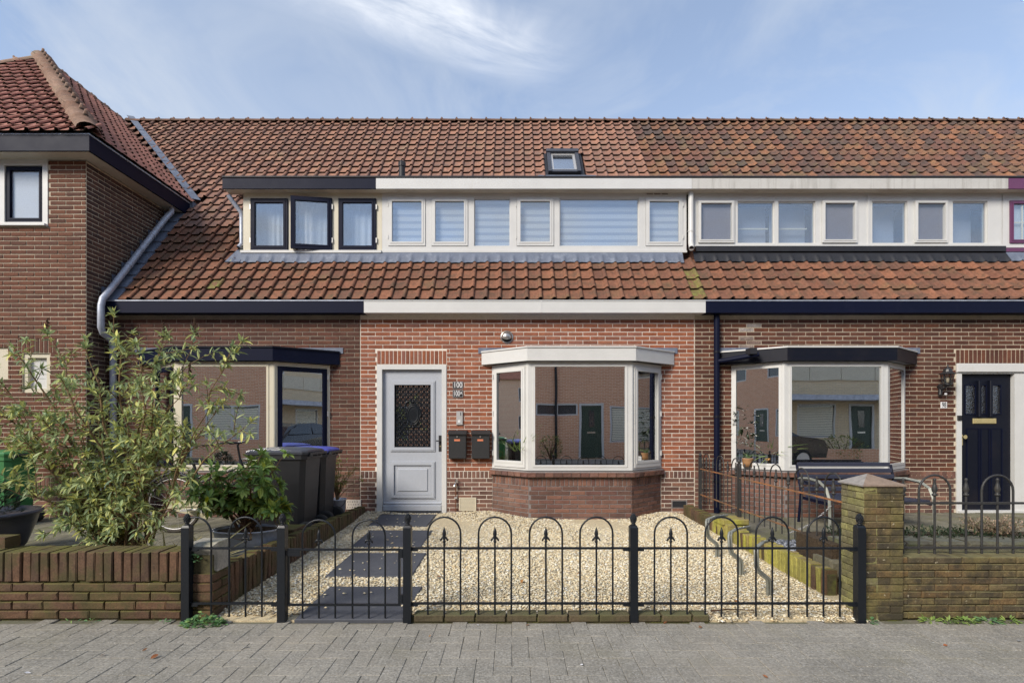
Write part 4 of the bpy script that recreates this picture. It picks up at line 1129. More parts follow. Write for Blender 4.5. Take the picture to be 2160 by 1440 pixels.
MB().box(dx(1462), dx(1832), DY - .03, DY - .0005, dz(521), dz(517)).box(dx(1833), dx(2113), DY - .03, DY - .0005, dz(520), dz(516)).build('dormer_sill', M['white'], dfr)
dormer_top(hr, X(1460, DF), X(2127, DF) - .001, 'white_old')
dressed(hr, 2.87, dx(2117), 'black_flash', .13, 'roofing_flashing', .02)
MB().box(dx(1466), dx(2116), DY - .05, DY - .002, dz(532), dz(521)).build('roofing_upstand', M['black_flash'], hr)

# ================================================================== house 102 (left of centre)
BAYL = (-5.30, -4.70, -3.335, -2.695)
def tf_l(c):
    if -4.52 < c[0] < -4.32 and c[1] < 8.05: return 2 if random.random() < .8 else 0
    return 0 if c[1] < 8.7 else 1
hl, wall_l, roof_l, bricks = row_house('terraced_house', 'dark brown brick terraced house with navy fascias and cream window frames', -8.9, -2.254, 'brick_brown', 'mortar_dark',
    ['tile_warm', 'tile_dull', 'tile_algae'], tf_l, [(BAYL[0] + .01, BAYL[3] - .01, -.05, 2.28)], False, .07, [(-5.33, -2.665, -.05, .71), (-9, -5.99, 0, 4)])
bfl, bit, segs_l = bay(hl, wall_l, BAYL, 'cream', 'navy', {0: 'navy', 2: 'navy'}, (X(300, YF) - .05, X(366, 7.0), X(575, 7.0), X(717, YF)), 'lead', trim='navy_dark')
bricks += bit
pieces('brick', wall_l, BRICKS, bricks, [M['brick_brown'], M['brick_dark']], 300, lambda m: abs(m[0, 3] + 2.6) + abs(m[2, 3] - 1.9) * .7)
gutter(hl, X(217, 7.36), X(768, 7.36) - .001, 'navy')
ls3 = [('s', 529, 608), ('o', 618, 701), ('s', 714, 794)]
z0l, z1l = dz(529), dz(419)
dfl = dormer_frame(hl, DORMER_X0, dx(806) - .002, [(dx(a), dx(b), z0l, z1l) for _, a, b in ls3], 'cream', dz(533), DZ1 + .05)
for t, a, b in ls3:
    w = dx(b) - dx(a) - .008
    if t == 's': fr, u0 = FD, dx(a) + .004
    else:
        th = math.radians(9); fr = Fr(dx(b) - .004 - w * math.cos(th), DY - .01 - w * math.sin(th), math.cos(th), math.sin(th)); u0 = 0
    sash(fr, u0, u0 + w, z0l + .004, z1l - .004, dfl, M['navy'], .066, -.03, .02, 'glass_dormer', .072)
    curtain(FD, dx(a) + .02, dx(b) - .02, z0l - .02, z1l + .0, -.16, dfl, 6)
    hg = MB()
    for zz in (z0l + .12, z1l - .18):
        uh = (u0 - .004) if a == 529 else (dx(b) + .004)
        hg.fbox(FD, uh - .008, uh + .008, .0, .026, zz, zz + .08)
    hg.build('hinge', M['alu'], dfl)
MB().box(DORMER_X0 - .02, dx(806) - .004, DY - .05, DY - .0005, dz(535), dz(529.5)).build('dormer_sill', M['white'], dfl)
dormer_top(hl, X(469, DF), X(793, DF) - .001, 'navy')
MB().add([(DORMER_X0, DY + .1, DZ0 - .2), (DORMER_X0, 9.1, DZ0 - .2), (DORMER_X0, 9.1, DZ1 + .1), (DORMER_X0, DY + .1, DZ1 + .1)], [(0, 1, 2, 3)]).build('dormer_cheek', M['lead'], hl)
dressed(hl, DORMER_X0 - .12, -2.10, 'lead', .15)
pz = MB(); pxx = DORMER_X0 - .055
pz.tube([(X(482, 8.0), 8.0, Z(412, 8.0)), (X(490, 8.03), 8.03, Z(424, 8.03)), (pxx, 8.12, dz(446)), (pxx, 8.13, dz(458)), (pxx, 8.13, dz(512)), (pxx - .03, 8.09, dz(521))], .036, 10)
pzo = pz.build('dormer_downpipe', M['zinc'], hl)
MB().tube([(pxx - .029, 8.091, dz(520.7)), (pxx - .031, 8.088, dz(521.4))], .031, 10).build('pipe_mouth', M['black_flash'], pzo)
ap = MB(); ap.hexa([onroof(-4.50, 7.98, .03), onroof(-4.27, 7.98, .03), onroof(-4.24, 8.22, .03), onroof(-4.40, 8.22, .03), onroof(-4.50, 7.98, .05), onroof(-4.27, 7.98, .05), onroof(-4.24, 8.22, .05), onroof(-4.40, 8.22, .05)])
apo = ap.build('lead_apron', M['lead'], hl)
ag = MB(); ag.hexa([onroof(-4.43, 7.985, .051), onroof(-4.37, 7.985, .051), onroof(-4.30, 8.20, .051), onroof(-4.34, 8.20, .051), onroof(-4.43, 7.985, .053), onroof(-4.37, 7.985, .053), onroof(-4.30, 8.20, .053), onroof(-4.34, 8.20, .053)])
ag.build('algae_streak', M['lead_algae'], apo)
# venetian blind low in the bay of 102
frb, Lb = segs_l[1]
for k in range(9): MB().fbox(frb, .1, Lb - .1, -.16, -.135, .86 + k * .028, .864 + k * .028).build('blind_slat', M['slat_white'], bfl)
for z_ in (1.05,): pass

# ================================================================== house with purple trim (right edge)
hp_, wall_p, roof_p, _ = row_house('terraced_house', 'terraced house with purple fascia cut off by the right edge', 7.662, 16.0, 'brick_right', 'mortar_beige',
    ['tile_warm', 'tile_mixed'], lambda c: 0 if c[1] < 8.2 else 1, [], False, .05)
gutter(hp_, 7.901, 16, 'navy')
dormer_top(hp_, X(2127, DF), 15.5, 'purple')
dfp = dormer_frame(hp_, dx(2115), 15, [(dx(2129), dx(2210), z0r, z1r)], 'white', dz(522), DZ1 + .05)
sash(FD, dx(2129), dx(2210), z0r, z1r, dfp, M['purple'], .05, -.03, .02, 'glass_dormer')
MB().fbox(FD, dx(2129), dx(2210), -.06, -.05, z0r, z1r).build('roller_blind', M['blind'], dfp)
gb_ = MB(); gb_.fbox(FD, dx(2129), dx(2210), -.02, -.005, dz(470), dz(468)); gb_.fbox(FD, dx(2156), dx(2158), -.02, -.004, z0r, z1r); gb_.build('glazing_bar', M['slat_white'], dfp)
MB().box(dx(2117), 15, DY - .03, DY - .001, dz(532), dz(524)).build('dormer_sill', M['purple'], dfp)
dressed(hp_, dx(2118), 10, 'lead', .12)

# ================================================================== projecting house at the left
WX, WY = -5.985, 7.13
hz = thing('corner_house', (-9.4, WY, 0), 'projecting brick house with hipped red tiled roof at the left edge', 'house')
frf, frs = Fr(0, WY), Fr(WX, WY, 0, 1)
WINL = (X(-30, WY), X(102, WY), Z(478, WY), Z(333, WY))
SMALL = (X(47, WY), X(105, WY), Z(828, WY), Z(745, WY))
LAMPW = (X(-30, WY), X(17, WY), Z(800, WY), Z(733, WY))
wl_ = MB(); wl_.plate(frf, -13, WX, -.05, 5.10, [WINL, SMALL, LAMPW], -.2, -.001)
wl_.plate(frs, .201, 2.2, -.05, 5.10, [], -.2, -.001)
wl_.plate(frs, 0.0, .2, -.05, 5.10, [], -.2, -.001)
wall_h = wl_.build('wall', M['mortar_beige'], hz)
sold = (SMALL[0] - .07, SMALL[1] + .1, SMALL[3], SMALL[3] + .21)
items = brick_items(frf, -8.2, WX - .0, .665, .665 + 71 * .0625, [WINL, SMALL, LAMPW, sold], mi=0)
items += brick_items(frf, -8.2, WX, .665 - .21 - 8 * .0625, .665 - .21, [], mi=1) + soldier_items(Fr(-8.2, WY), 0, 8.2 + WX, .665 - .21, .665, mi=1)
items += soldier_items(frf, sold[0], sold[1], sold[2] + .003, sold[3])
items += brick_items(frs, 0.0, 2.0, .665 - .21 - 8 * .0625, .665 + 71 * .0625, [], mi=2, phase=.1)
pieces('brick', wall_h, BRICKS, items, [M['brick_left'], M['brick_dark'], M['brick_left_shade']], 300, lambda m: abs(m[0, 3] + 6.2) + abs(m[2, 3] - 3.6) * .8 + (3 if m[2, 3] < 1.9 else 0))
wf = MB(); wf.plate(frf, WINL[0], WINL[1], WINL[2], WINL[3], [(X(11, WY), X(91, WY), Z(469, WY), Z(350, WY))], -.12, .012)
wfo = wf.build('window_frame', M['white'], hz)
sash(frf, X(12, WY), X(90, WY), Z(468, WY), Z(351, WY), wfo, M['navy'], .055, -.06, -.005, 'glass_clear')
MB().fbox(frf, X(12, WY) + .04, X(90, WY) - .04, -.045, -.040, Z(468, WY), Z(351, WY)).build('window_film', M['film'], wfo)
MB().cbox(frf, WINL[0], WINL[1] - .01, .012, .05, WINL[2] - .001, WINL[2] + .03, .004).build('window_sill', M['white'], wfo)
sw = MB(); sw.plate(frf, *SMALL[:2], *SMALL[2:], [(SMALL[0] + .06, SMALL[1] - .06, SMALL[2] + .06, SMALL[3] - .06)], -.1, -.02)
swo = sw.build('window_frame', M['cream'], hz)
MB().fbox(frf, SMALL[0] + .05, SMALL[1] - .05, -.08, -.07, SMALL[2] + .05, SMALL[3] - .05).build('blind_panel', M['white'], swo)
MB().fbox(frf, LAMPW[0], LAMPW[1], -.1, -.02, LAMPW[2], LAMPW[3]).build('blind_panel', M['cream'], hz)
# eaves
ev = MB(); FBZ = Z(318, LY)
ev.box(-14, LX, LY, LY + .03, FBZ, LZ - .01); ev.box(LX - .03, LX, LY + .031, 9.06, FBZ, LZ - .01)
evo = ev.build('eaves_fascia', M['navy'], hz)
MB().tube([(-14, LY, LZ), (LX, LY, LZ), (LX, 9.1, LZ)], .014, 6).build('gutter_rim', M['zinc'], evo)
MB().box(-14, LX - .031, LY + .031, WY + .1, FBZ + .004, FBZ + .02).box(WX - .1, LX - .031, WY + .101, 9.0, FBZ + .004, FBZ + .02).build('soffit', M['soffit'], evo)
MB().box(LX - .06, LX + .06, 9.03, 9.16, FBZ - .02, LZ + .03).build('gutter_end', M['lead'], evo)
# hip roof
dk = MB(); d = .04; BX = AX - (LX - AX)
dk.add([(BX, LY + .02, LZ - d), (LX - .02, LY + .02, LZ - d), (AX, AY, AZ - d), (LX - .02, 17, LZ - d), (BX, 17, LZ - d), (AX, 17, AZ - d)],
       [(0, 1, 2), (1, 3, 5, 2), (0, 2, 5, 4), (3, 4, 5), (0, 4, 3, 1)])
roof_h = dk.build('roof', M['roof_deck'], hz)
MB().box(-12.9, WX - .21, WY + .21, 17, -.05, 5.09).build('rear_wall', M['mortar_beige'], hz)
sl = math.hypot(1, ky)
fi = tile_items((LX + .04, LY - .03, LZ - .0), (1, 0, 0), (0, 1 / sl, ky / sl), (0, -ky / sl, 1 / sl), range(-22, 1), range(0, 19),
    lambda c: c[0] < LX - (c[1] - LY) * (LX - AX) / (AY - LY) + .03 and c[0] > BX + (c[1] - LY) * (LX - AX) / (AY - LY) and c[0] > -9.6 and c[2] < AZ, lambda c: 0)
sl = math.hypot(1, kx)
fi += tile_items((LX + .03, LY, LZ), (0, 1, 0), (-1 / sl, 0, kx / sl), (kx / sl, 0, 1 / sl), range(0, 40), range(0, 20),
    lambda c: c[1] > LY + (LX - c[0]) * (AY - LY) / (LX - AX) - .03 and c[2] < AZ - .03 and (c[2] > roof_z(min(c[1], YR)) + .05), lambda c: 0)
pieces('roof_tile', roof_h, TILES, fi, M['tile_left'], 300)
hi = ridge_items((AX, AY, AZ + .03), (LX - .03, LY + .03, LZ + .06), 15, .145) + ridge_items((AX, AY, AZ + .02), (BX, LY, LZ), 15, .1) + ridge_items((AX, AY + 5.6, AZ), (AX, AY + .1, AZ), 15, .1)
pieces('ridge_tile', roof_h, RIDGE, hi, M['tile_hip'], 60, smooth=True)
# valley gutter between both roofs
v0, v1 = (LX + .02, 9.12), (-8.62, YR + .05)
def vp(t, o): 
    x, y = v0[0] + (v1[0] - v0[0]) * t + o, v0[1] + (v1[1] - v0[1]) * t
    return (x, y, roof_z(y) + .085 + (.03 if o < 0 else 0))
vl = MB()
for k in range(10):
    a, b = k / 10, (k + 1) / 10 + .01
    vl.add([vp(a, -.05), vp(a, .12), vp(b, .12), vp(b, -.05)], [(0, 1, 2, 3)])
vl.build('valley_gutter', M['lead'], roof_h)
# lead soakers along the side wall and the long zinc pipe
sk = MB()
for k in range(9):
    y0, y1 = 7.40 + k * .19, 7.40 + (k + 1) * .19 + .03
    sk.hexa([onroof(WX + .005, y0, .02), onroof(WX + .235, y0, .02), onroof(WX + .235, y1, .005), onroof(WX + .005, y1, .005), onroof(WX + .005, y0, .04), onroof(WX + .235, y0, .04), onroof(WX + .235, y1, .02), onroof(WX + .005, y1, .02)])
    z = roof_z(y0) + .02
    sk.add([(WX + .012, y0 - .02, z), (WX + .012, y1 - .03, roof_z(y1 - .03)), (WX + .012, y0 - .02, z + .20)], [(0, 1, 2)])
sk.build('lead_flashing', M['lead'], hz)
dp = MB(); PXW = -5.85
dp.tube([(PXW + .02, 8.70, FBZ + .02), (PXW + .02, 8.68, 5.03), (PXW, 8.55, 4.86), (PXW, 7.40, Z(605, 7.3)), (PXW, 7.25, Z(628, 7.2)), (PXW, 7.22, Z(645, 7.22)), (PXW, 7.22, Z(690, 7.22)), (PXW, 7.26, Z(703, 7.25)), (PXW, 7.40, Z(716, 7.4)), (PXW, 7.44, Z(730, 7.44)), (PXW, 7.44, .1)], .044, 12)
dpo = dp.build('downpipe', M['zinc'], hz)
pc = MB()
for y in (7.75, 8.25):
    t = (8.55 - y) / 1.15; z = 4.86 + (Z(605, 7.3) - 4.86) * t; e = Vector((0, -1.15, Z(605, 7.3) - 4.86)).normalized() * .02
    pc.tube([(PXW, y - e.y, z - e.z), (PXW, y + e.y, z + e.z)], .05, 12)
pc.build('pipe_clip', M['zinc'], dpo)
# ------------------------------------------------------------------ across the street (seen in the window panes)
def brick_tex(name, c1, c2, mort):
    m = bpy.data.materials.new(name); m.use_nodes = True
    N, L = m.node_tree.nodes, m.node_tree.links
    g = N.new('ShaderNodeNewGeometry'); sp = N.new('ShaderNodeSeparateXYZ'); cb = N.new('ShaderNodeCombineXYZ'); b = N.new('ShaderNodeTexBrick')
    L.new(g.outputs['Position'], sp.inputs[0]); L.new(sp.outputs[0], cb.inputs[0]); L.new(sp.outputs[2], cb.inputs[1]); L.new(cb.outputs[0], b.inputs['Vector'])
    b.inputs['Color1'].default_value = (*c1, 1); b.inputs['Color2'].default_value = (*c2, 1); b.inputs['Mortar'].default_value = (*mort, 1)
    b.inputs['Scale'].default_value = 1.0; b.inputs['Brick Width'].default_value = .22; b.inputs['Row Height'].default_value = .0625; b.inputs['Mortar Size'].default_value = .011
    L.new(b.outputs['Color'], N['Principled BSDF'].inputs['Base Color']); N['Principled BSDF'].inputs['Roughness'].default_value = .9
    return m
M['opp_red'] = brick_tex('brick_opposite_red', (.64, .27, .14), (.74, .36, .20), (.74, .58, .42))
M['opp_tan'] = brick_tex('brick_opposite_tan', (.72, .57, .34), (.78, .63, .40), (.56, .48, .37))
M['opp_door'] = mk('green_door', (.05, .075, .055), .4)
M['opp_dark'] = mk('dark_pane', (.05, .055, .06), .1, spec=.8)
M['opp_tile'] = mk('tile_opposite', S(120, 72, 56), .85, grain=(3, .25))
YO = -6.3
def opp(label, x0, x1, mat, wins, doors, eave=5.9, ridge=8.4, extra=None):
    r = thing('house', ((x0 + x1) / 2, YO, 0), label, 'house', 'houses across the street')
    holes = [(a, b, c, d) for a, b, c, d, *_ in wins] + [(a, b, 0.02, d) for a, b, d in doors]
    us = Fr(0, YO, 1, 0)
    wb = MB(); wb.plate(us, x0, x1, -.05, eave, holes, .0, .22)
    wl2 = wb.build('wall', M[mat], r)
    MB().box(x0, x1, YO - 8, YO - .8, -.05, eave).build('rear_wall', M[mat], r)
    rf = MB().extr([(YO + .35, eave), (YO - 4, ridge), (YO - 8.3, eave)], 'x', x0, x1).build('roof', M['opp_tile'], r)
    MB().box(x0, x1, YO + .35, YO + .40, eave - .22, eave - .001).build('gutter_fascia', M['white'], r)
    for a, b, c, d, kind in wins:
        f = MB(); n = max(1, int(round((b - a) / 1.1)))
        w = (b - a) / n
        f.plate(us, a, b, c, d, [(a + i * w + .06, a + (i + 1) * w - .06, c + .06, d - .06) for i in range(n)], .0, .1)
        fo = f.build('window_frame', M['white'], r)
        MB().fbox(us, a + .03, b - .03, .05, .06, c + .03, d - .03).build('pane', M['opp_dark'], fo)
        if kind == 'blind':
            for i in range(int((d - c - .15) / .07)): MB().fbox(us, a + .08, b - .08, .035, .044, c + .08 + i * .07, c + .135 + i * .07).build('blind_slat', M['slat_white'], fo)
    for a, b, d in doors:
        fo = MB().plate(us, a, b, .02, d, [(a + .09, b - .09, .02, d - .09)], -.02, .1).build('door_frame', M['white'], r)
        dd = MB().fbox(us, a + .09, b - .09, .03, .07, .03, d - .09).build('door', M['opp_door'], r)
        MB().fbox(us, (a + b) / 2 - .17, (a + b) / 2 + .17, .02, .03, 1.05, 1.12).build('letter_slot', M['steel'], dd)
        MB().fbox(us, (a + b) / 2 - .12, (a + b) / 2 + .12, .02, .03, 1.3, 1.95).build('pane', M['opp_dark'], dd)
    return r, us
# plate() outward side: Fr(…,1,0) faces -Y, so the street side is at w = 0
ra, us = opp('red brick house across the street with green door, mirrored in the middle bay window', -3.6, 8.0, 'opp_red',
    [(.97, 2.64, 1.74, 2.23, ''), (3.97, 6.2, .67, 2.15, 'blind'), (-2.6, -.4, .8, 2.2, 'blind'), (.4, 2.9, 3.78, 5.3, ''), (3.6, 5.9, 3.78, 5.3, ''), (-2.6, -.3, 3.78, 5.3, '')], [(2.7, 3.72, 2.25)])
MB().tube([(1.77, YO + .06, 0), (1.77, YO + .06, 5.6)], .05, 8).build('downpipe', M['black_flash'], ra)
rb_, us = opp('tan brick house across the street with white panels, mirrored in the right bay window', 8.02, 20.0, 'opp_tan',
    [(11.5, 13.1, .85, 2.24, 'blind'), (8.6, 10.4, .85, 2.24, ''), (15.6, 17.6, .85, 2.24, ''), (8.8, 10.8, 3.9, 5.3, ''), (11.6, 14.4, 4.1, 5.3, '')], [(13.6, 14.6, 2.24)])
MB().box(8.1, 19.9, YO + .002, YO + .9, 2.36, 2.56).build('canopy', M['zinc'], rb_)
for i in range(9): MB().box(8.1 + i * 1.3, 9.38 + i * 1.3, YO + .002, YO + .05, 3.18, 3.85).build('facade_panel', M['cream'], rb_)
rc_, us = opp('red brick house across the street with wide blind, mirrored in the left bay window', -27.0, -3.62, 'opp_red',
    [(-12.4, -10.2, .8, 2.2, 'blind'), (-9.2, -7.2, .8, 2.2, 'blind'), (-6.2, -4.4, .8, 2.2, ''), (-13.0, -10.0, 3.78, 5.3, ''), (-9.0, -6.4, 3.78, 5.3, ''), (-5.9, -4.0, 3.78, 5.3, ''), (-18.2, -14.6, 3.78, 5.3, ''), (-23, -19.4, 3.78, 5.3, ''), (-18.0, -15.2, .8, 2.2, 'blind'), (-22.5, -20, .8, 2.2, '')], [(-13.9, -12.9, 2.25)])

# parked car on the far side of the road
def wheel(mb, x, y, z, R, w):
    mb.tube([(x, y - w / 2, z), (x, y - w * .3, z), (x, y + w * .3, z), (x, y + w / 2, z)], [R * .9, R, R, R * .9], 20)
M['car_paint'] = mk('car_paint', (.012, .014, .022), .25, coat=.6, spec=.5)
M['car_glass'] = mk('car_glass', (.02, .025, .028), .05, spec=.9)
car = thing('parked_car', (8.0, -2.9, 0), 'dark blue parked car mirrored in the right bay window', 'car')
cx, cy = 8.0, -2.9
prof = [(-2.05, .35), (-2.1, .62), (-2.02, .86), (-1.75, .95), (-1.2, 1.02), (-.62, 1.38), (-.1, 1.46), (.75, 1.44), (1.35, 1.30), (1.75, 1.0), (2.05, .9), (2.1, .55), (2.0, .33)]
def half(y): return .86 if y < 1.0 else .86 - (y - 1.0) * .42
vs = [(cx - px, cy - half(z), z) for px, z in prof] + [(cx - px, cy + half(z), z) for px, z in prof]; n = len(prof)
MB().add(vs, [tuple(range(n)), tuple(range(2 * n - 1, n - 1, -1))] + [(i, n + i, n + (i + 1) % n, (i + 1) % n) for i in range(n)]).build('car_body', M['car_paint'], car)
for sgn in (-1, 1):
    q = [(-1.05, 1.03), (-.58, 1.32), (.05, 1.39), (.05, 1.03)]; q2 = [(.12, 1.03), (.12, 1.39), (.72, 1.37), (1.2, 1.24), (1.45, 1.03)]
    for qq in (q, q2): MB().add([(cx - px, cy + sgn * (half(z) + .006), z) for px, z in qq], [tuple(range(len(qq)))]).build('side_window', M['car_glass'], car)
ws = MB(); ws.add([(cx + 1.17, cy - .78, 1.045), (cx + 1.17, cy + .78, 1.045), (cx + .66, cy + .68, 1.368), (cx + .66, cy - .68, 1.368)], [(0, 1, 2, 3)]); ws.build('windscreen', M['car_glass'], car)
for wx in (-1.3, 1.28):
    for wy in (-.78, .78):
        mb = MB(); wheel(mb, cx - wx, cy + wy, .31, .31, .2); w_ = mb.build('wheel', M['rubber'], car)
        mb = MB(); mb.tube([(cx - wx, cy + wy + .07 * np.sign(wy), .31), (cx - wx, cy + wy + .105 * np.sign(wy), .31)], .2, 16); mb.build('rim', M['alu'], w_)
for wy in (-.6, .6): MB().box(cx + 2.02, cx + 2.1, cy + wy - .17, cy + wy + .17, .66, .8).build('headlight', M['alu'], car)

# houses added at both street ends so the slanted side panes mirror brick, not sky
for nm, xe, sgn in (('left', -44.0, 1), ('right', 46.0, -1)):
    r = thing('house', (xe, -1, 0), 'brick house added at the far %s end of the street to block sky in the side panes' % nm, 'house', 'houses across the street')
    fe = Fr(xe, -14 if sgn > 0 else 12, 0, sgn)
    MB().plate(fe, 0, 26, -.05, 6.0, [(3 + i * 4.2, 5 + i * 4.2, z, z + 1.4) for i in range(5) for z in (.9, 3.8)], -.3, 0).build('wall', M['opp_red'], r)
    MB().fbox(fe, 0, 26, -8, -.31, -.05, 5.9).build('rear_wall', M['opp_dark'], r)
    for i in range(5):
        for z in (.9, 3.8):
            f = MB().plate(fe, 3 + i * 4.2, 5 + i * 4.2, z, z + 1.4, [(3.08 + i * 4.2, 4.92 + i * 4.2, z + .08, z + 1.32)], -.15, -.05).build('window_frame', M['white'], r)
            MB().fbox(fe, 3.05 + i * 4.2, 4.95 + i * 4.2, -.12, -.1, z + .05, z + 1.35).build('pane', M['opp_dark'], f)
    MB().extr([(xe + sgn * .3, 6.0), (xe - sgn * 4, 8.8), (xe - sgn * 8.3, 6.0)], 'y', -14, 12).build('roof', M['opp_tile'], r)
# ------------------------------------------------------------------ low walls
BRD = [variant_brick(0.209, 0.0505, 0.20, .006, .003) for _ in range(5)]
BRT = [variant_brick(0.209, 0.0505, 0.10, .006, .003) for _ in range(5)]
lw = thing('garden_wall', (-5, 3.74, 0), 'low mossy red brick garden wall with upright coping bricks, at the left', 'wall')
core = MB().box(-12, -2.155, 3.65, 3.85, -.05, .46).build('wall_core', M['mortar_moss'], lw)
fr = Fr(0, 3.63)
it = brick_items(fr, -9.0, -2.14, .005, .005 + 4 * .0655, [], 0.0, .0655, .22, .05, gap=.008, hs=1.14)
n = int((9.0 - 2.33) / .0655)
for i in range(n):
    x = -2.33 - (i + .5) * .0655
    if x < -5: break
    it.append((frame_m((x, 3.628 + random.uniform(-.006, .006), .385 + random.uniform(-.006, .004)), np.array((random.uniform(-.02, .02), 0, 1)), np.array((0, 1, 0)), np.array((-1, 0, random.uniform(-.02, .02))) * 1.16), random.randrange(5), 0))
frx = Fr(-2.14, 3.63, 0, 1)
it += brick_items(frx, .0, .24, .005, .005 + 5 * .0655, [], 0.0, .0655, .22, .0, gap=.008, hs=1.14)
pieces('brick', core, BRD, it, M['brick_moss'], 300, lambda m: abs(m[0, 3] + 3))
cb = MB(); fr2 = Fr(-2.33, 3.66); cb.cbox(fr2, .0, .19, -.17, 0, .335, .545, .025); cb.build('corner_stone', M['concrete'], lw)
st = MB(); st.box(-4.6, -3.72, 3.72, 3.84, .49, .57); st.build('brick_stub', M['brick_moss'], lw)

def edging(name, label, x, y0, y1, z0f, z1f, thick, mats, side, pick):
    w = thing(name, (x, (y0 + y1) / 2, 0), label, 'garden edging')
    its = []
    n = int((y1 - y0) / .066)
    for i in range(n):
        y = y0 + (i + .5) * .066
        zt, zb = z1f(y), z0f(y) - .05
        h = zt - zb
        ez = np.array((0, side, random.uniform(-.05, .05))) * 1.03
        its.append((frame_m((x + side * random.uniform(-.004, .006), y, (zt + zb) / 2 + random.uniform(-.014, .006)), np.array((random.uniform(-.03, .03), 0, 1)) * (h / .209), np.array((-side, 0, 0)), ez), random.randrange(5), pick(y)))
    c = MB().hexa([(x - side * .09, y0, -.02), (x - side * .02, y0, -.02), (x - side * .02, y1, -.02), (x - side * .09, y1, -.02), (x - side * .09, y0, z1f(y0) - .03), (x - side * .02, y0, z1f(y0) - .03), (x - side * .02, y1, z1f(y1) - .03), (x - side * .09, y1, z1f(y1) - .03)]).build('edging_core', M['mortar_moss'], w)
    pieces('brick', c, BRT, its, mats, 300)
    return w
ew = edging('brick_edging', 'low edging of upright brown bricks between the gravel and the bins', -2.15, 3.87, 7.5, gz, lambda y: .345 - (y - 3.9) * .040, .1, [M['brick_moss']], 1, lambda y: 0)
mb = MB(); mb.cbox(Fr(-2.62, 5.32), 0, .34, -.28, 0, .09, .30, .008); mb.build('planter_block', M['brick_moss'], ew)
er = edging('brick_edging', 'low edging of upright bricks bright with yellow algae, right of the gravel', 2.50, 4.05, 7.42, gz, lambda y: .235 + .004 * math.sin(y * 3), .11, [M['brick_algae'], M['brick_moss']], -1, lambda y: 1 if y > 6.35 or (4.25 > y and random.random() < .6) or random.random() < .12 else 0)
mb = MB(); f_ = Fr(2.48, 5.98); mb.cbox(f_, .02, .29, -.24, 0, .05, .215, .006); mb.cbox(f_, 0, .31, -.26, .02, .217, .285, .01); mb.build('edging_pier', M['brick_algae'], er)
# kerb under the fence
kb = thing('brick_kerb', (.3, 3.62, 0), 'low mossy brick kerb under the black fence', 'kerb')
kc = MB().box(-.72, 1.40, 3.605, 3.66, -.03, .03).build('kerb_core', M['mortar_moss'], kb)
its = brick_items(Fr(-.72, 3.592), 0, 2.12, .001, .053, [], 0, .052, .22, .02, gap=.012, hs=.95)
pieces('brick', kc, BRT, its, M['kerb'], 100)
its = brick_items(Fr(-1.95, 3.60), 0, .42, -.02, .032, [], 0, .052, .2, .0)
# brick pier and wall at the right
pr = thing('brick_pier', (2.655, 3.76, 0), 'mossy brown brick pier with pyramid cap stone at the right of the black fence', 'pier')
pc_ = MB().box(2.53, 2.80, 3.64, 3.88, -.05, .95).build('pier_core', M['mortar_moss'], pr)
its = brick_items(Fr(2.52, 3.63), 0, .29, .0, .0, []) 
for k in range(19):
    zc = (k + .5) * .0505
    for fr, W in ((Fr(2.52, 3.63), .285), (Fr(2.52, 3.885, 0, -1), .255)):
        off = (.09 if (k % 2 == 0) else .19) if fr.ux else (.165 if k % 2 else .07)
        for a, b in ((0, off), (off, W)):
            its.append((frame_m(fr.p((a + b) / 2, random.uniform(-.003, .004), zc), np.array((fr.ux, fr.uy, 0)) * ((b - a - .006) / .209), np.array((-fr.nx, -fr.ny, 0)) * .5, np.array((0, 0, .92))), random.randrange(5), 0 if fr.ux else 1))
pieces('brick', pc_, BRD, its, [M['brick_pier'], mk('brick_pier_side', [S(116, 112, 72, .62), S(106, 102, 70, .62), S(92, 86, 66, .62), S(124, 120, 78, .62)], .92, grain=[(80, .35), (16, .3)], stain=[(S(60, 56, 48, .62), 5, .5, .68, .6), (S(120, 122, 60, .62), 3, .48, .66, .6)], bump=(120, .7))], 300)
a, b, c, d, zb, zm, zt = 2.505, 2.82, 3.618, 3.90, .957, .968, 1.038
px0, py0 = (a + b) / 2 - .03, (c + d) / 2
cp = MB(); cp.add([(a, c, zb), (b, c, zb), (b, d, zb), (a, d, zb), (a, c, zm), (b, c, zm), (b, d, zm), (a, d, zm), (px0, py0, zt)], [(3, 2, 1, 0), (3, 0, 4, 7), (2, 3, 7, 6), (7, 4, 8), (6, 7, 8)])
cp.cur = 1; cp.add([(a, c, zb), (b, c, zb), (b, c, zm), (a, c, zm), (px0, py0, zt), (b, d, zb), (b, d, zm)], [(0, 1, 2, 3), (3, 2, 4), (1, 5, 6, 2), (2, 6, 4)])
cp.build('cap_stone', [M['cap_stone'], M['cap_stone_red']], pr, fix=False)
rw_ = thing('garden_wall', (5, 3.76, 0), 'low mossy brown brick garden wall under an iron railing, at the right edge', 'wall')
rc = MB().box(2.81, 9, 3.68, 3.86, -.05, .43).build('wall_core', M['mortar_moss'], rw_)
its = brick_items(Fr(2.81, 3.66), 0, 2.6, .0, 9 * .0495, [], 0, .0495, .196, .05, gap=.006, hs=.9)
pieces('brick', rc, BRD, its, M['brick_pier'], 300)
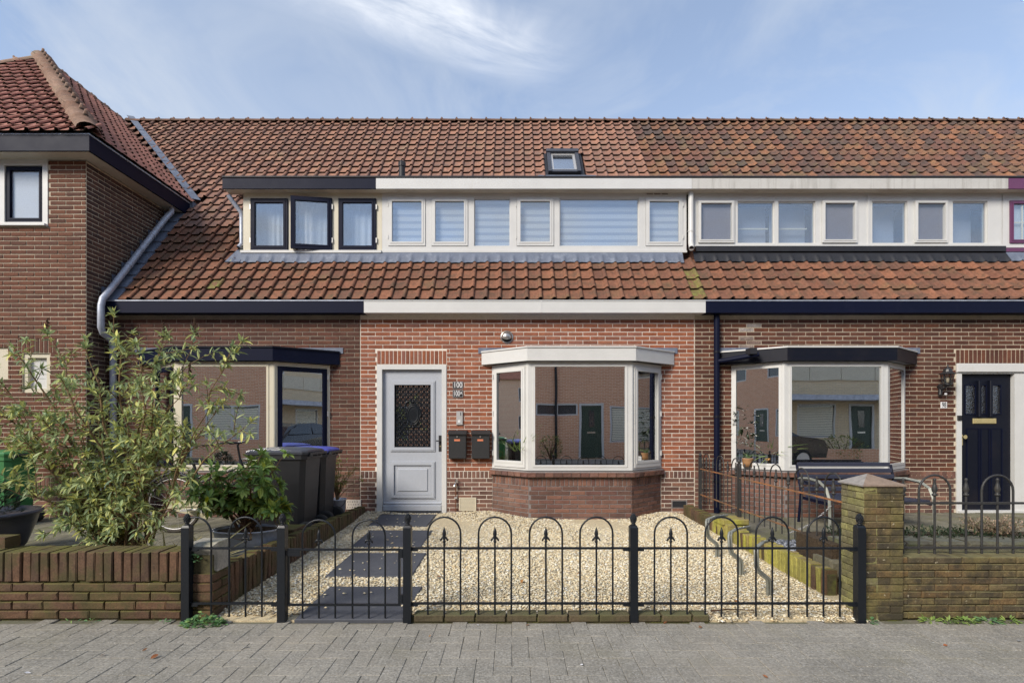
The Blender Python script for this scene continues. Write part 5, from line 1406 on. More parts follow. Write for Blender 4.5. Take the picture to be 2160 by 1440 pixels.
# planter of stone blocks behind that wall
pl = thing('stone_planter', (4.2, 4.3, 0), 'low planter of dark stone blocks behind the right garden wall', 'planter')
its = []
BIG = [variant_brick(.25, .15, .25, .02, .008) for _ in range(5)]
for r_ in range(2):
    for k in range(12):
        its.append((frame_m((2.62 + (k + .5 + (r_ % 2) * .5) * .255, 4.18 + random.uniform(-.01, .01), .20 + r_ * .155), np.array((.98, 0, 0)), np.array((0, 1, 0)), np.array((0, 0, 1))), random.randrange(5), 0))
plc = MB().box(2.66, 5.9, 4.22, 4.75, .05, .40).build('planter_soil', M['soil'], pl)
pieces('stone_block', plc, BIG, its, M['stone_dark'], 100)
tag(gravel('blue_gravel', 7000, (2.66, 4.3), (4.78, 5.72), lambda x, y: .10, (.008, .018), M['gravel_blue'], lambda x, y: x + y * .3 > 5.75 and False), 'blue grey gravel bed behind the right edging', 'gravel', kind='stuff')

# ------------------------------------------------------------------ iron fences
def hoop_path(fr, uc, r, z0, zt, n=12):
    pts = [fr.p(uc - r, 0, z0), fr.p(uc - r, 0, zt - r)]
    for i in range(1, n): a = math.pi - math.pi * i / n; pts.append(fr.p(uc + r * math.cos(a), 0, zt - r + r * math.sin(a)))
    return pts + [fr.p(uc + r, 0, zt - r), fr.p(uc + r, 0, z0)]
def lance(mb, x, y, z):                     # spear head with two curled barbs, z = top of the plain bar
    mb.lathe(x, y, [(.008, z), (.012, z + .008), (.008, z + .016), (.007, z + .030), (.014, z + .040), (.011, z + .050), (.015, z + .062), (.009, z + .090), (.001, z + .112)], 8)
    for s in (-1, 1): mb.tube([(x, y, z + .030), (x + s * .014, y, z + .034), (x + s * .024, y, z + .020), (x + s * .027, y, z + .012)], [.008, .009, .007, .003], 6)
def teardrop(mb, x, y, z):
    mb.lathe(x, y, [(.008, z), (.018, z + .008), (.018, z + .016), (.009, z + .024), (.017, z + .040), (.019, z + .055), (.012, z + .085), (.007, z + .112), (.011, z + .122), (.009, z + .132), (.001, z + .137)], 8)
def pineapple(fr_xy, z, mat, parent):
    x, y = fr_xy
    mb = MB(); mb.lathe(x, y, [(.016, z), (.016, z + .008), (.011, z + .014), (.020, z + .020), (.020, z + .026)], 10)
    for i in range(6):
        zz = z + .030 + i * .0085; r = (.022, .026, .027, .024, .018, .010)[i]
        for k in range(8):
            a = (k + (i % 2) * .5) * math.pi / 4
            mb.lathe(x + r * .72 * math.cos(a), y + r * .72 * math.sin(a), [(.001, zz - .006), (.0085, zz), (.001, zz + .009)], 5)
    mb.lathe(x, y, [(.018, z + .022), (.021, z + .05), (.008, z + .074), (.001, z + .080)], 8)
    return mb.build('finial', mat, parent)
FZ = dict(rail=(.523, .131), hoop=.742, bot=.034)
FFN = Fr(0, YFENCE)
def fxx(px): return X(px, YFENCE)
def post(root, px, w=.056):
    x = fxx(px)
    mb = MB(); f0 = Fr(x - w / 2, YFENCE - w / 2)
    mb.box(x - w / 2, x + w / 2, YFENCE - w / 2, YFENCE + w / 2, -.03, .670)
    p = [(x - w / 2, YFENCE - w / 2), (x + w / 2, YFENCE - w / 2), (x + w / 2, YFENCE + w / 2), (x - w / 2, YFENCE + w / 2)]
    mb.hexa([(*q, .6701) for q in p] + [(x + (q[0] - x) * .72, YFENCE + (q[1] - YFENCE) * .72, .686) for q in p])
    o = mb.build('post', M['black_iron'], root)
    pineapple((x, YFENCE), .686, M['black_iron'], o)
    return o
def rail(root, a, b, z, mat='black_iron', fr=FFN, h=.011, d=.009, lugs=True):
    mb = MB(); mb.fbox(fr, a, b, -d, d, z - h / 2 - .003, z + h / 2)
    if lugs:
        for u, s in ((a, 1), (b, -1)): mb.fbox(fr, min(u, u + s * .05), max(u, u + s * .05), -.013, .013, z - .020, z - .0085)
    return mb.build('rail', M[mat], root)
def bars(root, items, fr=FFN, zz=FZ, mat='black_iron', head=lance, r=.0068, hoop_r=None, head_z=None):
    for k, u in items:
        if k == 'hoop':
            MB().tube(hoop_path(fr, u, hoop_r, zz['bot'], zz['hoop']), r, 8).build('hoop', M[mat], root)
        else:
            x, y, _ = fr.p(u, 0, 0)
            o = MB().tube([(x, y, zz['bot']), (x, y, head_z)], r, 8).build('bar', M[mat], root)
            mb = MB(); head(mb, x, y, head_z); mb.build('spear_head', M[mat], o)
fence = thing('iron_fence', (fxx(1104), YFENCE, 0), 'black wrought iron front fence with hoops and spear heads before the gravel', 'fence')
for p in (395, 596, 860, 1336, 1813): post(fence, p)
HR = fxx(971) - fxx(936.5)
for a, b in ((404, 588), (867, 1329), (1343, 1805)):
    for z in FZ['rail']: rail(fence, fxx(a), fxx(b), z)
g = []
for c in (937, 1044, 1151.5, 1258, 1415, 1522, 1629, 1737, 518): g += [('hoop', fxx(c)), ('bar', fxx(c))]
bars(fence, g, hoop_r=HR, head_z=.560)
ph = [p for p in hoop_path(FFN, fxx(411), HR, FZ['bot'], FZ['hoop'])]
MB().tube([p for p in ph if p[0] > fxx(399)], .0068, 8).build('hoop', M['black_iron'], fence)
gate = thing('iron_gate', (fxx(728), YFENCE, 0), 'low black iron garden gate with two hoops in front of the slabs', 'gate')
for z in (FZ['rail'][0] - .010, FZ['rail'][1] - .010): rail(gate, fxx(607), fxx(846), z, lugs=False)
bars(gate, [('hoop', fxx(672.6)), ('bar', fxx(672.6)), ('hoop', fxx(778)), ('bar', fxx(778))], zz=dict(hoop=.722, bot=.026), hoop_r=HR, head_z=.545)
mb = MB(); mb.fbox(FFN, fxx(840), fxx(845), -.006, .006, FZ['rail'][1] - .015, FZ['rail'][0] - .02); mb.build('stile', M['black_iron'], gate)
mb = MB(); mb.fbox(FFN, fxx(607), fxx(611), -.006, .006, FZ['rail'][1] - .015, FZ['rail'][0] - .02); mb.build('stile', M['black_iron'], gate)
MB().fbox(FFN, fxx(606), fxx(634), -.012, .012, FZ['rail'][0] - .056, FZ['rail'][0] - .019).build('latch_box', M['black_iron'], gate)
for z in (FZ['rail'][0] - .035, FZ['rail'][1] + .035):
    MB().tube([(fxx(849), YFENCE - .012, z - .03), (fxx(849), YFENCE - .012, z + .03)], .014, 8).build('hinge', M['black_iron'], gate)
# old railing along the right boundary
XS = 2.745
frs_ = Fr(XS, 7.45, 0, -1)                  # u runs towards the street, outward side is -x
sf = thing('iron_railing', (XS, 5.8, 0), 'old rusty iron railing running back to the wall beside house 98', 'railing')
for z in (.757, .385):
    rail(sf, 0.02, 3.30, z, 'old_iron', frs_, .010, .010, False)
for u, nm in ((.05, 0), (1.32, 0)):
    x, y, _ = frs_.p(u, 0, 0)
    o = MB().box(x - .02, x + .02, y - .02, y + .02, .09, .93).build('post', M['iron_plain'], sf)
    mb = MB(); mb.lathe(x, y, [(.012, .93), (.024, .945), (.024, .965), (.010, .985), (.001, .99)], 8); mb.build('finial', M['iron_plain'], o)
u = .05 + .118; k = 0
while u < 3.3:
    if abs(u - 1.32) > .04:
        if k % 4 == 0: bars(sf, [('hoop', u + .118)], frs_, dict(hoop=.985, bot=.29), 'iron_plain', hoop_r=.118, head_z=.8)
        if k % 4 in (1, 3): bars(sf, [('bar', u)], frs_, dict(hoop=.985, bot=.29), 'iron_plain', teardrop, head_z=.80)
    u += .118; k += 1
MB().box(XS - .02, XS + .03, 3.90, 4.16, .745, .765).box(XS - .01, XS + .02, 3.90, 4.16, .375, .393).build('wall_bracket', M['old_iron'], sf)
YR2 = 3.76
rf_ = thing('iron_railing', (4, YR2, .44), 'dark iron railing with teardrop spears on top of the right garden wall', 'railing')
frr = Fr(0, YR2)
for z in (.82, .49): rail(rf_, 2.84, 5.6, z, 'iron_plain', frr, .012, .010, False)
g = [('bar', X(1905, YR2))]; u = X(1905, YR2); s_ = .1165
for k in range(6): g += [('hoop', u + s_ * 2 + k * 4 * s_), ('bar', u + s_ * 2 + k * 4 * s_), ('bar', u + s_ * 4 + k * 4 * s_)]
bars(rf_, g, frr, dict(hoop=1.025, bot=.43), 'iron_plain', teardrop, .0078, hoop_r=s_, head_z=.868)

# bicycle stand
bs = thing('bicycle_stand', (2.1, 4.6, .05), 'row of three bent galvanised bicycle clamps in the gravel by the algae edging', 'bicycle stand')
for gx_, gy in ((2.03, 4.03), (2.045, 4.55), (2.07, 5.14)):
    for o_ in (0, .034):
        q = [(2.03, 0, -.0), (2.03, 0, .11), (2.02, -.005, .135), (1.94, -.02, .20), (1.92, -.03, .24), (1.915, -.03, .36), (1.93, -.01, .385), (2.08, .2, .375), (2.33, .5, .335)]
        MB().tube([(x - 2.03 + gx_ + o_ * .8, y + gy + o_ * .5, z + gz(gy)) for x, y, z in q], .0115, 10).build('clamp_tube', M['galv'], bs)

# bench in front of the bay of 98
bn = thing('garden_bench', (4.4, 6.5, .1), 'navy slatted garden bench with grey bent arms before the right bay window', 'bench')
for k in range(6):
    y = 6.80 - k * .034; z = .865 - k * .078
    f_ = Fr(3.83 + .004 * k, y)
    MB().cbox(f_, 0, 1.24, -.022, 0, z - .027, z + .027, .005).build('backrest_slat', M['bench_navy'], bn)
for k in range(6):
    y = 6.16 + k * .085
    MB().box(3.86, 5.08, y, y + .062, .46 - .004 * k, .482 - .004 * k).build('seat_slat', M['bench_navy'], bn)
for x in (3.83, 5.09):
    pts = [(x, 6.78, .68), (x, 6.55, .70), (x, 6.32, .685), (x, 6.18, .62), (x, 6.12, .50), (x, 6.11, .30), (x, 6.11, .10)]
    m_ = MB(); m_.tube(pts, .021, 4, smooth=False); m_.build('arm_leg', M['galv'], bn)
    m_ = MB(); m_.tube([(x, 6.82, .86), (x, 6.72, .50), (x, 6.78, .10)], .02, 4, smooth=False); m_.build('back_leg', M['navy'], bn)
    MB().box(x - .015, x + .015, 6.14, 6.74, .42, .455).build('seat_rail', M['navy'], bn)
ch = MB()                                    # chain looped round the bench leg
for k in range(26):
    t = k / 25; p = Vector((3.83, 6.10, .42)).lerp(Vector((3.25, 5.95, .13)), t) - Vector((0, 0, .10 * math.sin(t * math.pi) * .5))
    a = (k % 2) * math.pi / 2
    ch.tube([p + Vector((.014 * math.cos(i * 1.047), .009 * math.sin(i * 1.047) * math.cos(a), .009 * math.sin(i * 1.047) * math.sin(a) + .004 * math.cos(i * 1.047))) for i in range(6)], .0028, 4, closed=True)
tag(ch.build('bench_chain', M['alu']), 'thin steel chain hanging from the navy garden bench', 'chain')

# ------------------------------------------------------------------ fittings on the facades
def text(body, name, size, loc, mat, parent, sx=1.0, ext=.001):
    cu_ = bpy.data.curves.new(name, 'FONT'); cu_.body = body; cu_.size = size; cu_.align_x = 'CENTER'; cu_.align_y = 'CENTER'; cu_.extrude = ext; cu_.offset = .0012
    tmp = bpy.data.objects.new('tmp', cu_); COL.objects.link(tmp)
    bpy.context.view_layer.update()
    me = bpy.data.meshes.new_from_object(tmp.evaluated_get(bpy.context.evaluated_depsgraph_get()))
    bpy.data.objects.remove(tmp)
    R = Matrix.Translation(loc) @ Matrix.Rotation(math.pi / 2, 4, 'X') @ Matrix.Diagonal((sx, 1, 1, 1))
    me.transform(R); me.materials.clear(); me.materials.append(mat)
    return attach(bpy.data.objects.new(name, me), parent)
def fitting(name, px, py, label, cat, group=None): return thing(name, (fx(px), YF, fz(py)), label, cat, group)
for y0, y1, tx, lb in ((804.5, 820, '100', 'black enamel house number plate reading 100'), (822, 838.5, '100A', 'black enamel house number plate reading 100A, below the other')):
    t = fitting('number_plate', 966, y1, lb, 'number plate', 'number plates beside the grey door')
    MB().cbox(FF, fx(955), fx(977), .006, .016, fz(y1), fz(y0), .003).build('plate', M['print_black'], t)
    MB().plate(FF, fx(955) + .004, fx(977) - .004, fz(y1) + .004, fz(y0) - .004, [(fx(955) + .0065, fx(977) - .0065, fz(y1) + .0065, fz(y0) - .0065)], .0155, .0168).build('border', M['print_white'], t)
    if tx == '100': text('100', 'number', .112, (fx(966), YF - .0168, fz((y0 + y1) / 2)), M['print_white'], t, .80)
    else:
        text('100', 'number', .112, (fx(963.4), YF - .0168, fz((y0 + y1) / 2)), M['print_white'], t, .60)
        text('A', 'letter', .06, (fx(973), YF - .0168, fz((y0 + y1) / 2 - 1.5)), M['print_white'], t, .75)
t = fitting('intercom', 969, 896, 'grey metal intercom with bell button beside the grey door', 'intercom')
MB().cbox(FF, fx(963), fx(976.5), .004, .03, fz(896), fz(867), .004).build('housing', M['alu'], t)
MB().cbox(FF, fx(966.5), fx(972), .03, .034, fz(891.5), fz(885.5), .002).build('bell_button', M['print_white'], t)
MB().fbox(FF, fx(971.5), fx(973), .03, .032, fz(876), fz(869)).build('speaker_slot', M['print_black'], t)
for x0, x1, w in ((947, 985.5, 'left'), (995, 1034, 'right')):
    t = fitting('mailbox', (x0 + x1) / 2, 966, 'black metal wall mailbox, ' + ('nearer to the grey door' if w == 'left' else 'nearer to the bay window'), 'mailbox', 'black mailboxes')
    MB().cbox(FF, fx(x0 + 1), fx(x1 - 1), .006, .105, fz(966), fz(915), .006).build('body', M['mailbox'], t)
    m_ = MB(); m_.extr([(YF - .006, fz(907)), (YF - .006, fz(916)), (YF - .125, fz(916.5)), (YF - .128, fz(914)), (YF - .05, fz(907.5))], 'x', fx(x0), fx(x1)); m_.build('lid', M['mailbox'], t)
    MB().tube([FF.p(fx((x0 + x1) / 2 - .5), .104, fz(920.5)), FF.p(fx((x0 + x1) / 2 - .5), .114, fz(920.5))], .013, 12).build('lock', M['steel'], t)
    MB().fbox(FF, fx((x0 + x1) / 2 - 6.5), fx((x0 + x1) / 2 + 5.5), .104, .1065, fz(929.5), fz(925.5)).build('name_slot', M['sticker'], t)
t = fitting('round_ventilator', 1069, 711, 'round stainless steel vent cap on the red brick wall', 'vent')
cxv, czv = fx(1069), fz(711)
m_ = MB()
def disc(r, w): return [FF.p(cxv + r * math.cos(a * .2618), w, czv + r * math.sin(a * .2618)) for a in range(24)]
rings = [(.095, .006), (.095, .014), (.082, .022), (.076, .018)]
for (r0, w0), (r1, w1) in zip(rings, rings[1:]):
    A, B = disc(r0, w0), disc(r1, w1); m_.add(A + B, [(i, (i + 1) % 24, 24 + (i + 1) % 24, 24 + i) for i in range(24)], True)
m_.build('flange', M['steel'], t)
MB().add(disc(.076, .012), [tuple(range(24))]).build('opening', M['print_black'], t)
m_ = MB(); vs, fs = [], []
for i in range(9):
    ph_ = (i / 8) * math.radians(125)
    for k in range(17):
        th = math.pi * k / 16
        vs.append(FF.p(cxv + .076 * math.cos(th) * 1.0, .016 + .055 * math.sin(th) * math.sin(ph_), czv + .076 * math.sin(th) * math.cos(ph_)))
for i in range(8):
    for k in range(16): fs.append((i * 17 + k, i * 17 + k + 1, (i + 1) * 17 + k + 1, (i + 1) * 17 + k))
m_.add(vs, fs, True); m_.build('hood', M['steel'], t)
t = fitting('garden_tap', 961, 1060, 'small chrome garden tap on a copper pipe left of the vent grille', 'tap')
xt = fx(962); m_ = MB(); m_.tube([(xt, YF - .03, .11), (xt, YF - .03, fz(1026))], .008, 8); m_.build('pipe', M['copper_pipe'], t)
m_ = MB(); m_.tube([(xt, YF - .03, fz(1026)), (xt, YF - .04, fz(1018)), (xt - .012, YF - .08, fz(1019)), (xt - .014, YF - .09, fz(1024))], .013, 10); m_.tube([(xt, YF - .035, fz(1018)), (xt, YF - .035, fz(1010))], [.012, .006], 8); m_.box(xt - .006, xt + .035, YF - .045, YF - .03, fz(1013), fz(1011.5))
m_.build('tap_body', M['chrome'], t)
m_ = MB(); m_.box(xt - .02, xt + .02, YF - .045, YF - .004, fz(1050), fz(1047)); m_.build('pipe_clip', M['alu'], t)
t = fitting('vent_grille', 986, 1076, 'cream metal vent grille low in the dark brick plinth', 'vent')
m_ = MB(); m_.plate(FF, fx(968.5), fx(1004.5), fz(1076), fz(1048.5), [(fx(971), fx(1002), fz(1074), fz(1050.5))], .004, .018); fo_ = m_.build('frame', M['cream'], t)
for k in range(9):
    z = fz(1073.6) + k * (fz(1050.5) - fz(1073.6)) / 9
    MB().hexa([FF.p(fx(971), .012, z), FF.p(fx(1002), .012, z), FF.p(fx(1002), .006, z + .004), FF.p(fx(971), .006, z + .004), FF.p(fx(971), .015, z + .011), FF.p(fx(1002), .015, z + .011), FF.p(fx(1002), .009, z + .015), FF.p(fx(971), .009, z + .015)]).build('slat', M['cream'], fo_)
MB().fbox(FF, fx(970), fx(1003), .002, .005, fz(1075), fz(1049.5)).build('backing', M['print_black'], t)
t = fitting('vent_brick', 746, 1072, 'pale perforated vent plate in the wall beside the zinc bucket', 'vent')
MB().plate(FF, fx(731), fx(762), fz(1073), fz(1053), [(fx(733 + i * 5 + (j % 2) * 2), fx(735.2 + i * 5 + (j % 2) * 2), fz(1070.5 - j * 6), fz(1068.3 - j * 6)) for i in range(5) for j in range(3)], .004, .02).build('plate', M['mortar_white'], t)
MB().fbox(FF, fx(732), fx(761), .002, .005, fz(1072), fz(1054)).build('backing', M['print_black'], t)
t = fitting('vent_opening', 1434, 1070, 'dark crawl space vent opening low beside the bay window base', 'vent')
MB().plate(FF, fx(1416), fx(1449), fz(1071), fz(1054), [(fx(1418), fx(1447), fz(1069.5), fz(1056))], .003, .010).build('frame', M['mortar_grey'], t)
MB().fbox(FF, fx(1418), fx(1447), .0075, .0085, fz(1069.5), fz(1056)).build('opening', M['black_flash'], t)
# lantern 98
t = fitting('wall_lantern', 1990, 830, 'black wall lantern beside the navy door of house 98', 'lantern')
lxp, lyp = X(1999, YF - .16), YF - .16
def lz_(py): return Z(py, YF - .16)
m_ = MB(); m_.lathe(lxp, lyp, [(.105, lz_(789)), (.10, lz_(788)), (.06, lz_(784)), (.05, lz_(779)), (.035, lz_(776)), (.012, lz_(774.5)), (.008, lz_(769)), (.001, lz_(768))], 12, smooth=False); m_.build('roof', M['black_metal'], t)
m_ = MB()
for k in range(6):
    a = k * math.pi / 3 + .3; m_.tube([(lxp + .075 * math.cos(a), lyp + .075 * math.sin(a), lz_(789.5)), (lxp + .052 * math.cos(a), lyp + .052 * math.sin(a), lz_(810))], .006, 5)
m_.lathe(lxp, lyp, [(.02, lz_(815)), (.05, lz_(812)), (.056, lz_(810)), (.052, lz_(809))], 12); m_.build('cage', M['black_metal'], t)
m_ = MB(); m_.lathe(lxp, lyp, [(.048, lz_(809.5)), (.071, lz_(789.6))], 6, smooth=False); m_.build('lamp_glass', M['glass_lamp'], t)
m_ = MB(); m_.lathe(lxp, lyp, [(.001, lz_(808)), (.018, lz_(806)), (.022, lz_(798)), (.001, lz_(793))], 10); m_.build('bulb', M['print_white'], t)
m_ = MB(); m_.tube([(lxp, lyp, lz_(812)), (lxp - .04, YF - .12, lz_(820)), (X(1984, YF - .04), YF - .04, lz_(812)), (X(1981, YF), YF - .01, lz_(814))], [.014, .016, .03, .04], 10)
m_.tube([(X(1984, YF - .03), YF - .035, fz(812)), (X(1984, YF - .06), YF - .05, fz(833))], [.03, .024], 10); m_.build('arm', M['black_metal'], t)
MB().fbox(FF, fx(1983), fx(1988), .075, .08, fz(833), fz(829)).build('motion_sensor', M['print_white'], t)
t = fitting('number_plate', 1989.5, 861, 'white enamel house number plate reading 98', 'number plate')
MB().cbox(FF, fx(1983), fx(1996.5), .005, .014, fz(861), fz(847.5), .004).build('plate', M['print_white'], t)
text('98', 'number', .105, (fx(1989.7), YF - .0142, fz(854.2)), M['print_black'], t, .62)
t = fitting('doorbell', 2021, 886, 'small black doorbell on the white frame of the navy door', 'doorbell')
MB().cbox(FF, fx(2017), fx(2025), .016, .036, fz(886), fz(876), .004).build('housing', M['print_black'], t)
MB().tube([FF.p(fx(2021.5), .036, fz(881)), FF.p(fx(2021.5), .041, fz(881))], .011, 12).build('bell_button', M['rubber'], t)

# ------------------------------------------------------------------ bins
def wheelie(loc, w, d, h, label, body, lid, rot=0.0, sticker=None):
    """length d runs along +x towards the hinge and wheels"""
    x, y, z = loc
    t = thing('wheelie_bin', loc, label, 'bin', 'wheelie bins')
    def ring(s, zz, dx=0): 
        a, b = d / 2 * s, w / 2 * s; c = .05
        return [(x + dx + px, y + py, z + zz) for px, py in ((-a + c, -b), (a - c, -b), (a, -b + c), (a, b - c), (a - c, b), (-a + c, b), (-a, b - c), (-a, -b + c))]
    hs = [(.80, .03), (.84, .25), (.92, .80 * h), (.94, h - .12), (1.0, h - .115), (1.0, h - .06)]
    vs, fs = [], []
    for s, zz in hs: vs += ring(s, zz)
    for i in range(len(hs) - 1):
        for k in range(8): fs.append((i * 8 + k, i * 8 + (k + 1) % 8, (i + 1) * 8 + (k + 1) % 8, (i + 1) * 8 + k))
    fs += [tuple(range(7, -1, -1)), tuple(range(len(vs) - 8, len(vs)))]
    MB().add(vs, fs).build('body', M[body], t)
    lidp = [(1.04, h - .059), (1.05, h - .03), (.98, h - .012), (.7, h + .008), (.3, h + .016)]
    vs, fs = [], []
    for s, zz in lidp: vs += ring(s, zz)
    for i in range(len(lidp) - 1):
        for k in range(8): fs.append((i * 8 + k, i * 8 + (k + 1) % 8, (i + 1) * 8 + (k + 1) % 8, (i + 1) * 8 + k))
    fs += [tuple(range(7, -1, -1)), tuple(range(len(vs) - 8, len(vs)))]
    MB().add(vs, fs).build('lid', M[lid], t)
    m_ = MB(); m_.tube([(x + d / 2 + .045, y - w * .4, z + h - .055), (x + d / 2 + .045, y + w * .4, z + h - .055)], .017, 8)
    for s in (-.38, -.1, .1, .38): m_.box(x + d / 2 - .02, x + d / 2 + .05, y + s * w - .012, y + s * w + .012, z + h - .085, z + h - .04)
    m_.build('handle', M['plastic_black'], t)
    for s in (-1, 1):
        m_ = MB(); xx, yy = x + d / 2 - .02, y + s * (w / 2 - .06)
        m_.tube([(xx, yy - .03, z + .10), (xx, yy - .02, z + .10), (xx, yy + .02, z + .10), (xx, yy + .03, z + .10)], [.08, .1, .1, .08], 16)
        m_.build('wheel', M['rubber'], t)
    if sticker:
        MB().box(x - .03, x + .03, y - w / 2 * .93 - .012, y - w / 2 * .93 - .008, z + h * .66, z + h * .72).build('sticker', M['print_white'], t)
        MB().box(x - .05, x + .05, y - w / 2 * .93 - .013, y - w / 2 * .93 - .009, z + h * .60, z + h * .645).build('sticker', M['sticker_orange'], t)
    return t
wheelie((-2.66, 5.98, .10), .56, .68, 1.02, 'large black wheelie bin with grey lid beside the tub plant', 'plastic_black', 'plastic_lid')
wheelie((-2.66, 6.66, .10), .50, .62, 1.00, 'black wheelie bin with blue lid against the wall', 'plastic_black', 'plastic_blue')
wheelie((X(18, 6.62), 6.62, .10), .46, .44, .96, 'green wheelie bin at the left edge before the corner house', 'plastic_green', 'plastic_green', sticker=True)

# ------------------------------------------------------------------ bicycle
bk = thing('bicycle', (-3.5, 6.1, .1), 'dark city bicycle with beige chain guard parked behind the shrub', 'bicycle')
by, R0 = 6.1, .345
def circ(cx_, cz_, r, n=36, yy=by): return [(cx_ + r * math.cos(6.2832 * i / n), yy, cz_ + r * math.sin(6.2832 * i / n)) for i in range(n)]
for wx in (-4.06, -2.96):
    w_ = MB().tube(circ(wx, .10 + R0, R0 - .018), .019, 8, closed=True).build('wheel', M['tyre'], bk)
    MB().tube(circ(wx, .10 + R0, R0 - .042), .008, 6, closed=True).build('rim', M['alu'], w_)
    m_ = MB()
    for k in range(18):
        a = k * 6.2832 / 18; m_.tube([(wx + .02 * math.cos(a + .8), by + .02 * (-1) ** k, .445 + .02 * math.sin(a + .8)), (wx + .295 * math.cos(a), by, .445 + .295 * math.sin(a))], .0014, 3, False)
    m_.tube([(wx, by - .04, .445), (wx, by + .04, .445)], .022, 10); m_.build('spoke', M['alu'], w_)
    a0, a1 = (-.35, 3.0) if wx < -3.5 else (.3, 3.3)
    m_ = MB(); pts = [(wx + (R0 + .022) * math.cos(a0 + (a1 - a0) * i / 16), by, .445 + (R0 + .022) * math.sin(a0 + (a1 - a0) * i / 16)) for i in range(17)]
    m_.tube(pts, .021, 6); m_.build('mudguard', M['black_metal'], bk)
BBx, BBz = -3.66, .385
m_ = MB()
m_.tube([(BBx, by, BBz), (-3.83, by, .93)], .016, 8); m_.tube([(BBx, by, BBz), (-3.22, by, .80)], .018, 8); m_.tube([(-3.76, by, .70), (-3.25, by, .90)], .015, 8); m_.tube([(-3.20, by, .76), (-3.27, by, .98)], .02, 8)
m_.tube([(-4.06, by - .05, .445), (BBx, by - .03, BBz)], .010, 6); m_.tube([(-4.06, by - .05, .445), (-3.79, by - .01, .82)], .009, 6); m_.tube([(-3.20, by, .76), (-3.08, by - .04, .60), (-2.96, by - .045, .445)], .012, 6); m_.tube([(-3.20, by, .76), (-3.08, by + .04, .60), (-2.96, by + .045, .445)], .012, 6)
m_.build('frame', M['black_metal'], bk)
m_ = MB(); m_.tube([(-3.27, by, .98), (-3.30, by, 1.15), (-3.27, by - .02, 1.18), (-3.30, by - .16, 1.19), (-3.45, by - .27, 1.17), (-3.55, by - .28, 1.16)], .013, 8); m_.tube([(-3.27, by + .02, 1.18), (-3.30, by + .16, 1.19), (-3.45, by + .27, 1.17), (-3.55, by + .28, 1.16)], .013, 8)
m_.build('handlebar', M['black_metal'], bk)
m_ = MB()
vs, fs = [], []
sec = [(-3.98, .105, .0), (-3.93, .11, .012), (-3.84, .085, .0), (-3.74, .035, -.005), (-3.66, .02, -.012)]
for sx_, hw, dzz in sec:
    for k in range(8): a = 6.2832 * k / 8; vs.append((sx_, by + hw * math.cos(a), .975 + dzz + .028 * math.sin(a)))
for i in range(4):
    for k in range(8): fs.append((i * 8 + k, i * 8 + (k + 1) % 8, (i + 1) * 8 + (k + 1) % 8, (i + 1) * 8 + k))
fs += [tuple(range(7, -1, -1)), tuple(range(32, 40))]
m_.add(vs, fs, True); m_.build('saddle', M['rubber'], bk)
m_ = MB(); pf = []
for i in range(9): a = math.pi / 2 - math.pi * i / 8; pf.append((BBx + .01 + .105 * math.cos(a), BBz + .105 * math.sin(a)))
for i in range(9): a = -math.pi / 2 - math.pi * i / 8; pf.append((-4.06 + .06 * math.cos(a), .445 + .06 * math.sin(a)))
m_.extr(pf, 'y', by - .065, by - .035); m_.build('chain_guard', M['beige_guard'], bk)
m_ = MB(); m_.tube([(BBx, by - .10, BBz), (BBx, by - .065, BBz)], .035, 12); m_.tube([(BBx, by - .09, BBz), (BBx - .165, by - .10, BBz + .012)], .011, 6); m_.box(BBx - .21, BBx - .13, by - .19, by - .10, BBz, BBz + .022); m_.build('crank', M['alu'], bk)
m_ = MB()
for s in (-.06, 0, .06): m_.tube([(-4.30, by + s, .85), (-3.84, by + s, .85)], .006, 5)
for s in (-.06, .06): m_.tube([(-4.22, by + s, .85), (-4.06, by + s, .45)], .006, 5)
m_.build('luggage_rack', M['black_metal'], bk)
# ------------------------------------------------------------------ plants
def leaf_variant(wd, curl, fold, n=4, tip=1.0):
    v, f = [], []
    for i in range(n + 1):
        t = i / n
        w = wd * math.sin(math.pi * min(1, t * .92 + .06) ** tip) * .5 if i < n else .004
        if i == 0: w = wd * .06
        z = -curl * t * t
        v += [(t, -w, z + fold * w), (t, 0, z), (t, w, z + fold * w)]
    for i in range(n):
        b = i * 3
        f += [(b, b + 3, b + 4, b + 1), (b + 1, b + 4, b + 5, b + 2)]
    return (v, f)
LANCE = [leaf_variant(.28, c, .35) for c in (.05, .25, .5)]
OVAL = [leaf_variant(.36, c, .25) for c in (.05, .2, .4)]
ROUND = [leaf_variant(.8, c, .15) for c in (.05, .2)]
BLADE = [leaf_variant(.05, c, .4, 5) for c in (.25, .7, 1.2)]
NV = lambda v: len(v)
def leaf_m(p, d, L, up=None):
    d = Vector(d).normalized()
    u = Vector(up) if up else Vector((random.uniform(-.5, .5), random.uniform(-.5, .5), 1))
    y = u.cross(d)
    if y.length < 1e-3: y = Vector((1, 0, 0)).cross(d)
    y.normalize(); z = d.cross(y)
    return frame_m(tuple(p), np.array(d) * L, np.array(y) * L, np.array(z) * L)
def rv(a=1.0): return Vector((random.gauss(0, a), random.gauss(0, a), random.gauss(0, a)))
def bez(a, b, c, n):
    return [a * (1 - t) ** 2 + b * 2 * t * (1 - t) + c * t * t for t in [i / n for i in range(n + 1)]]
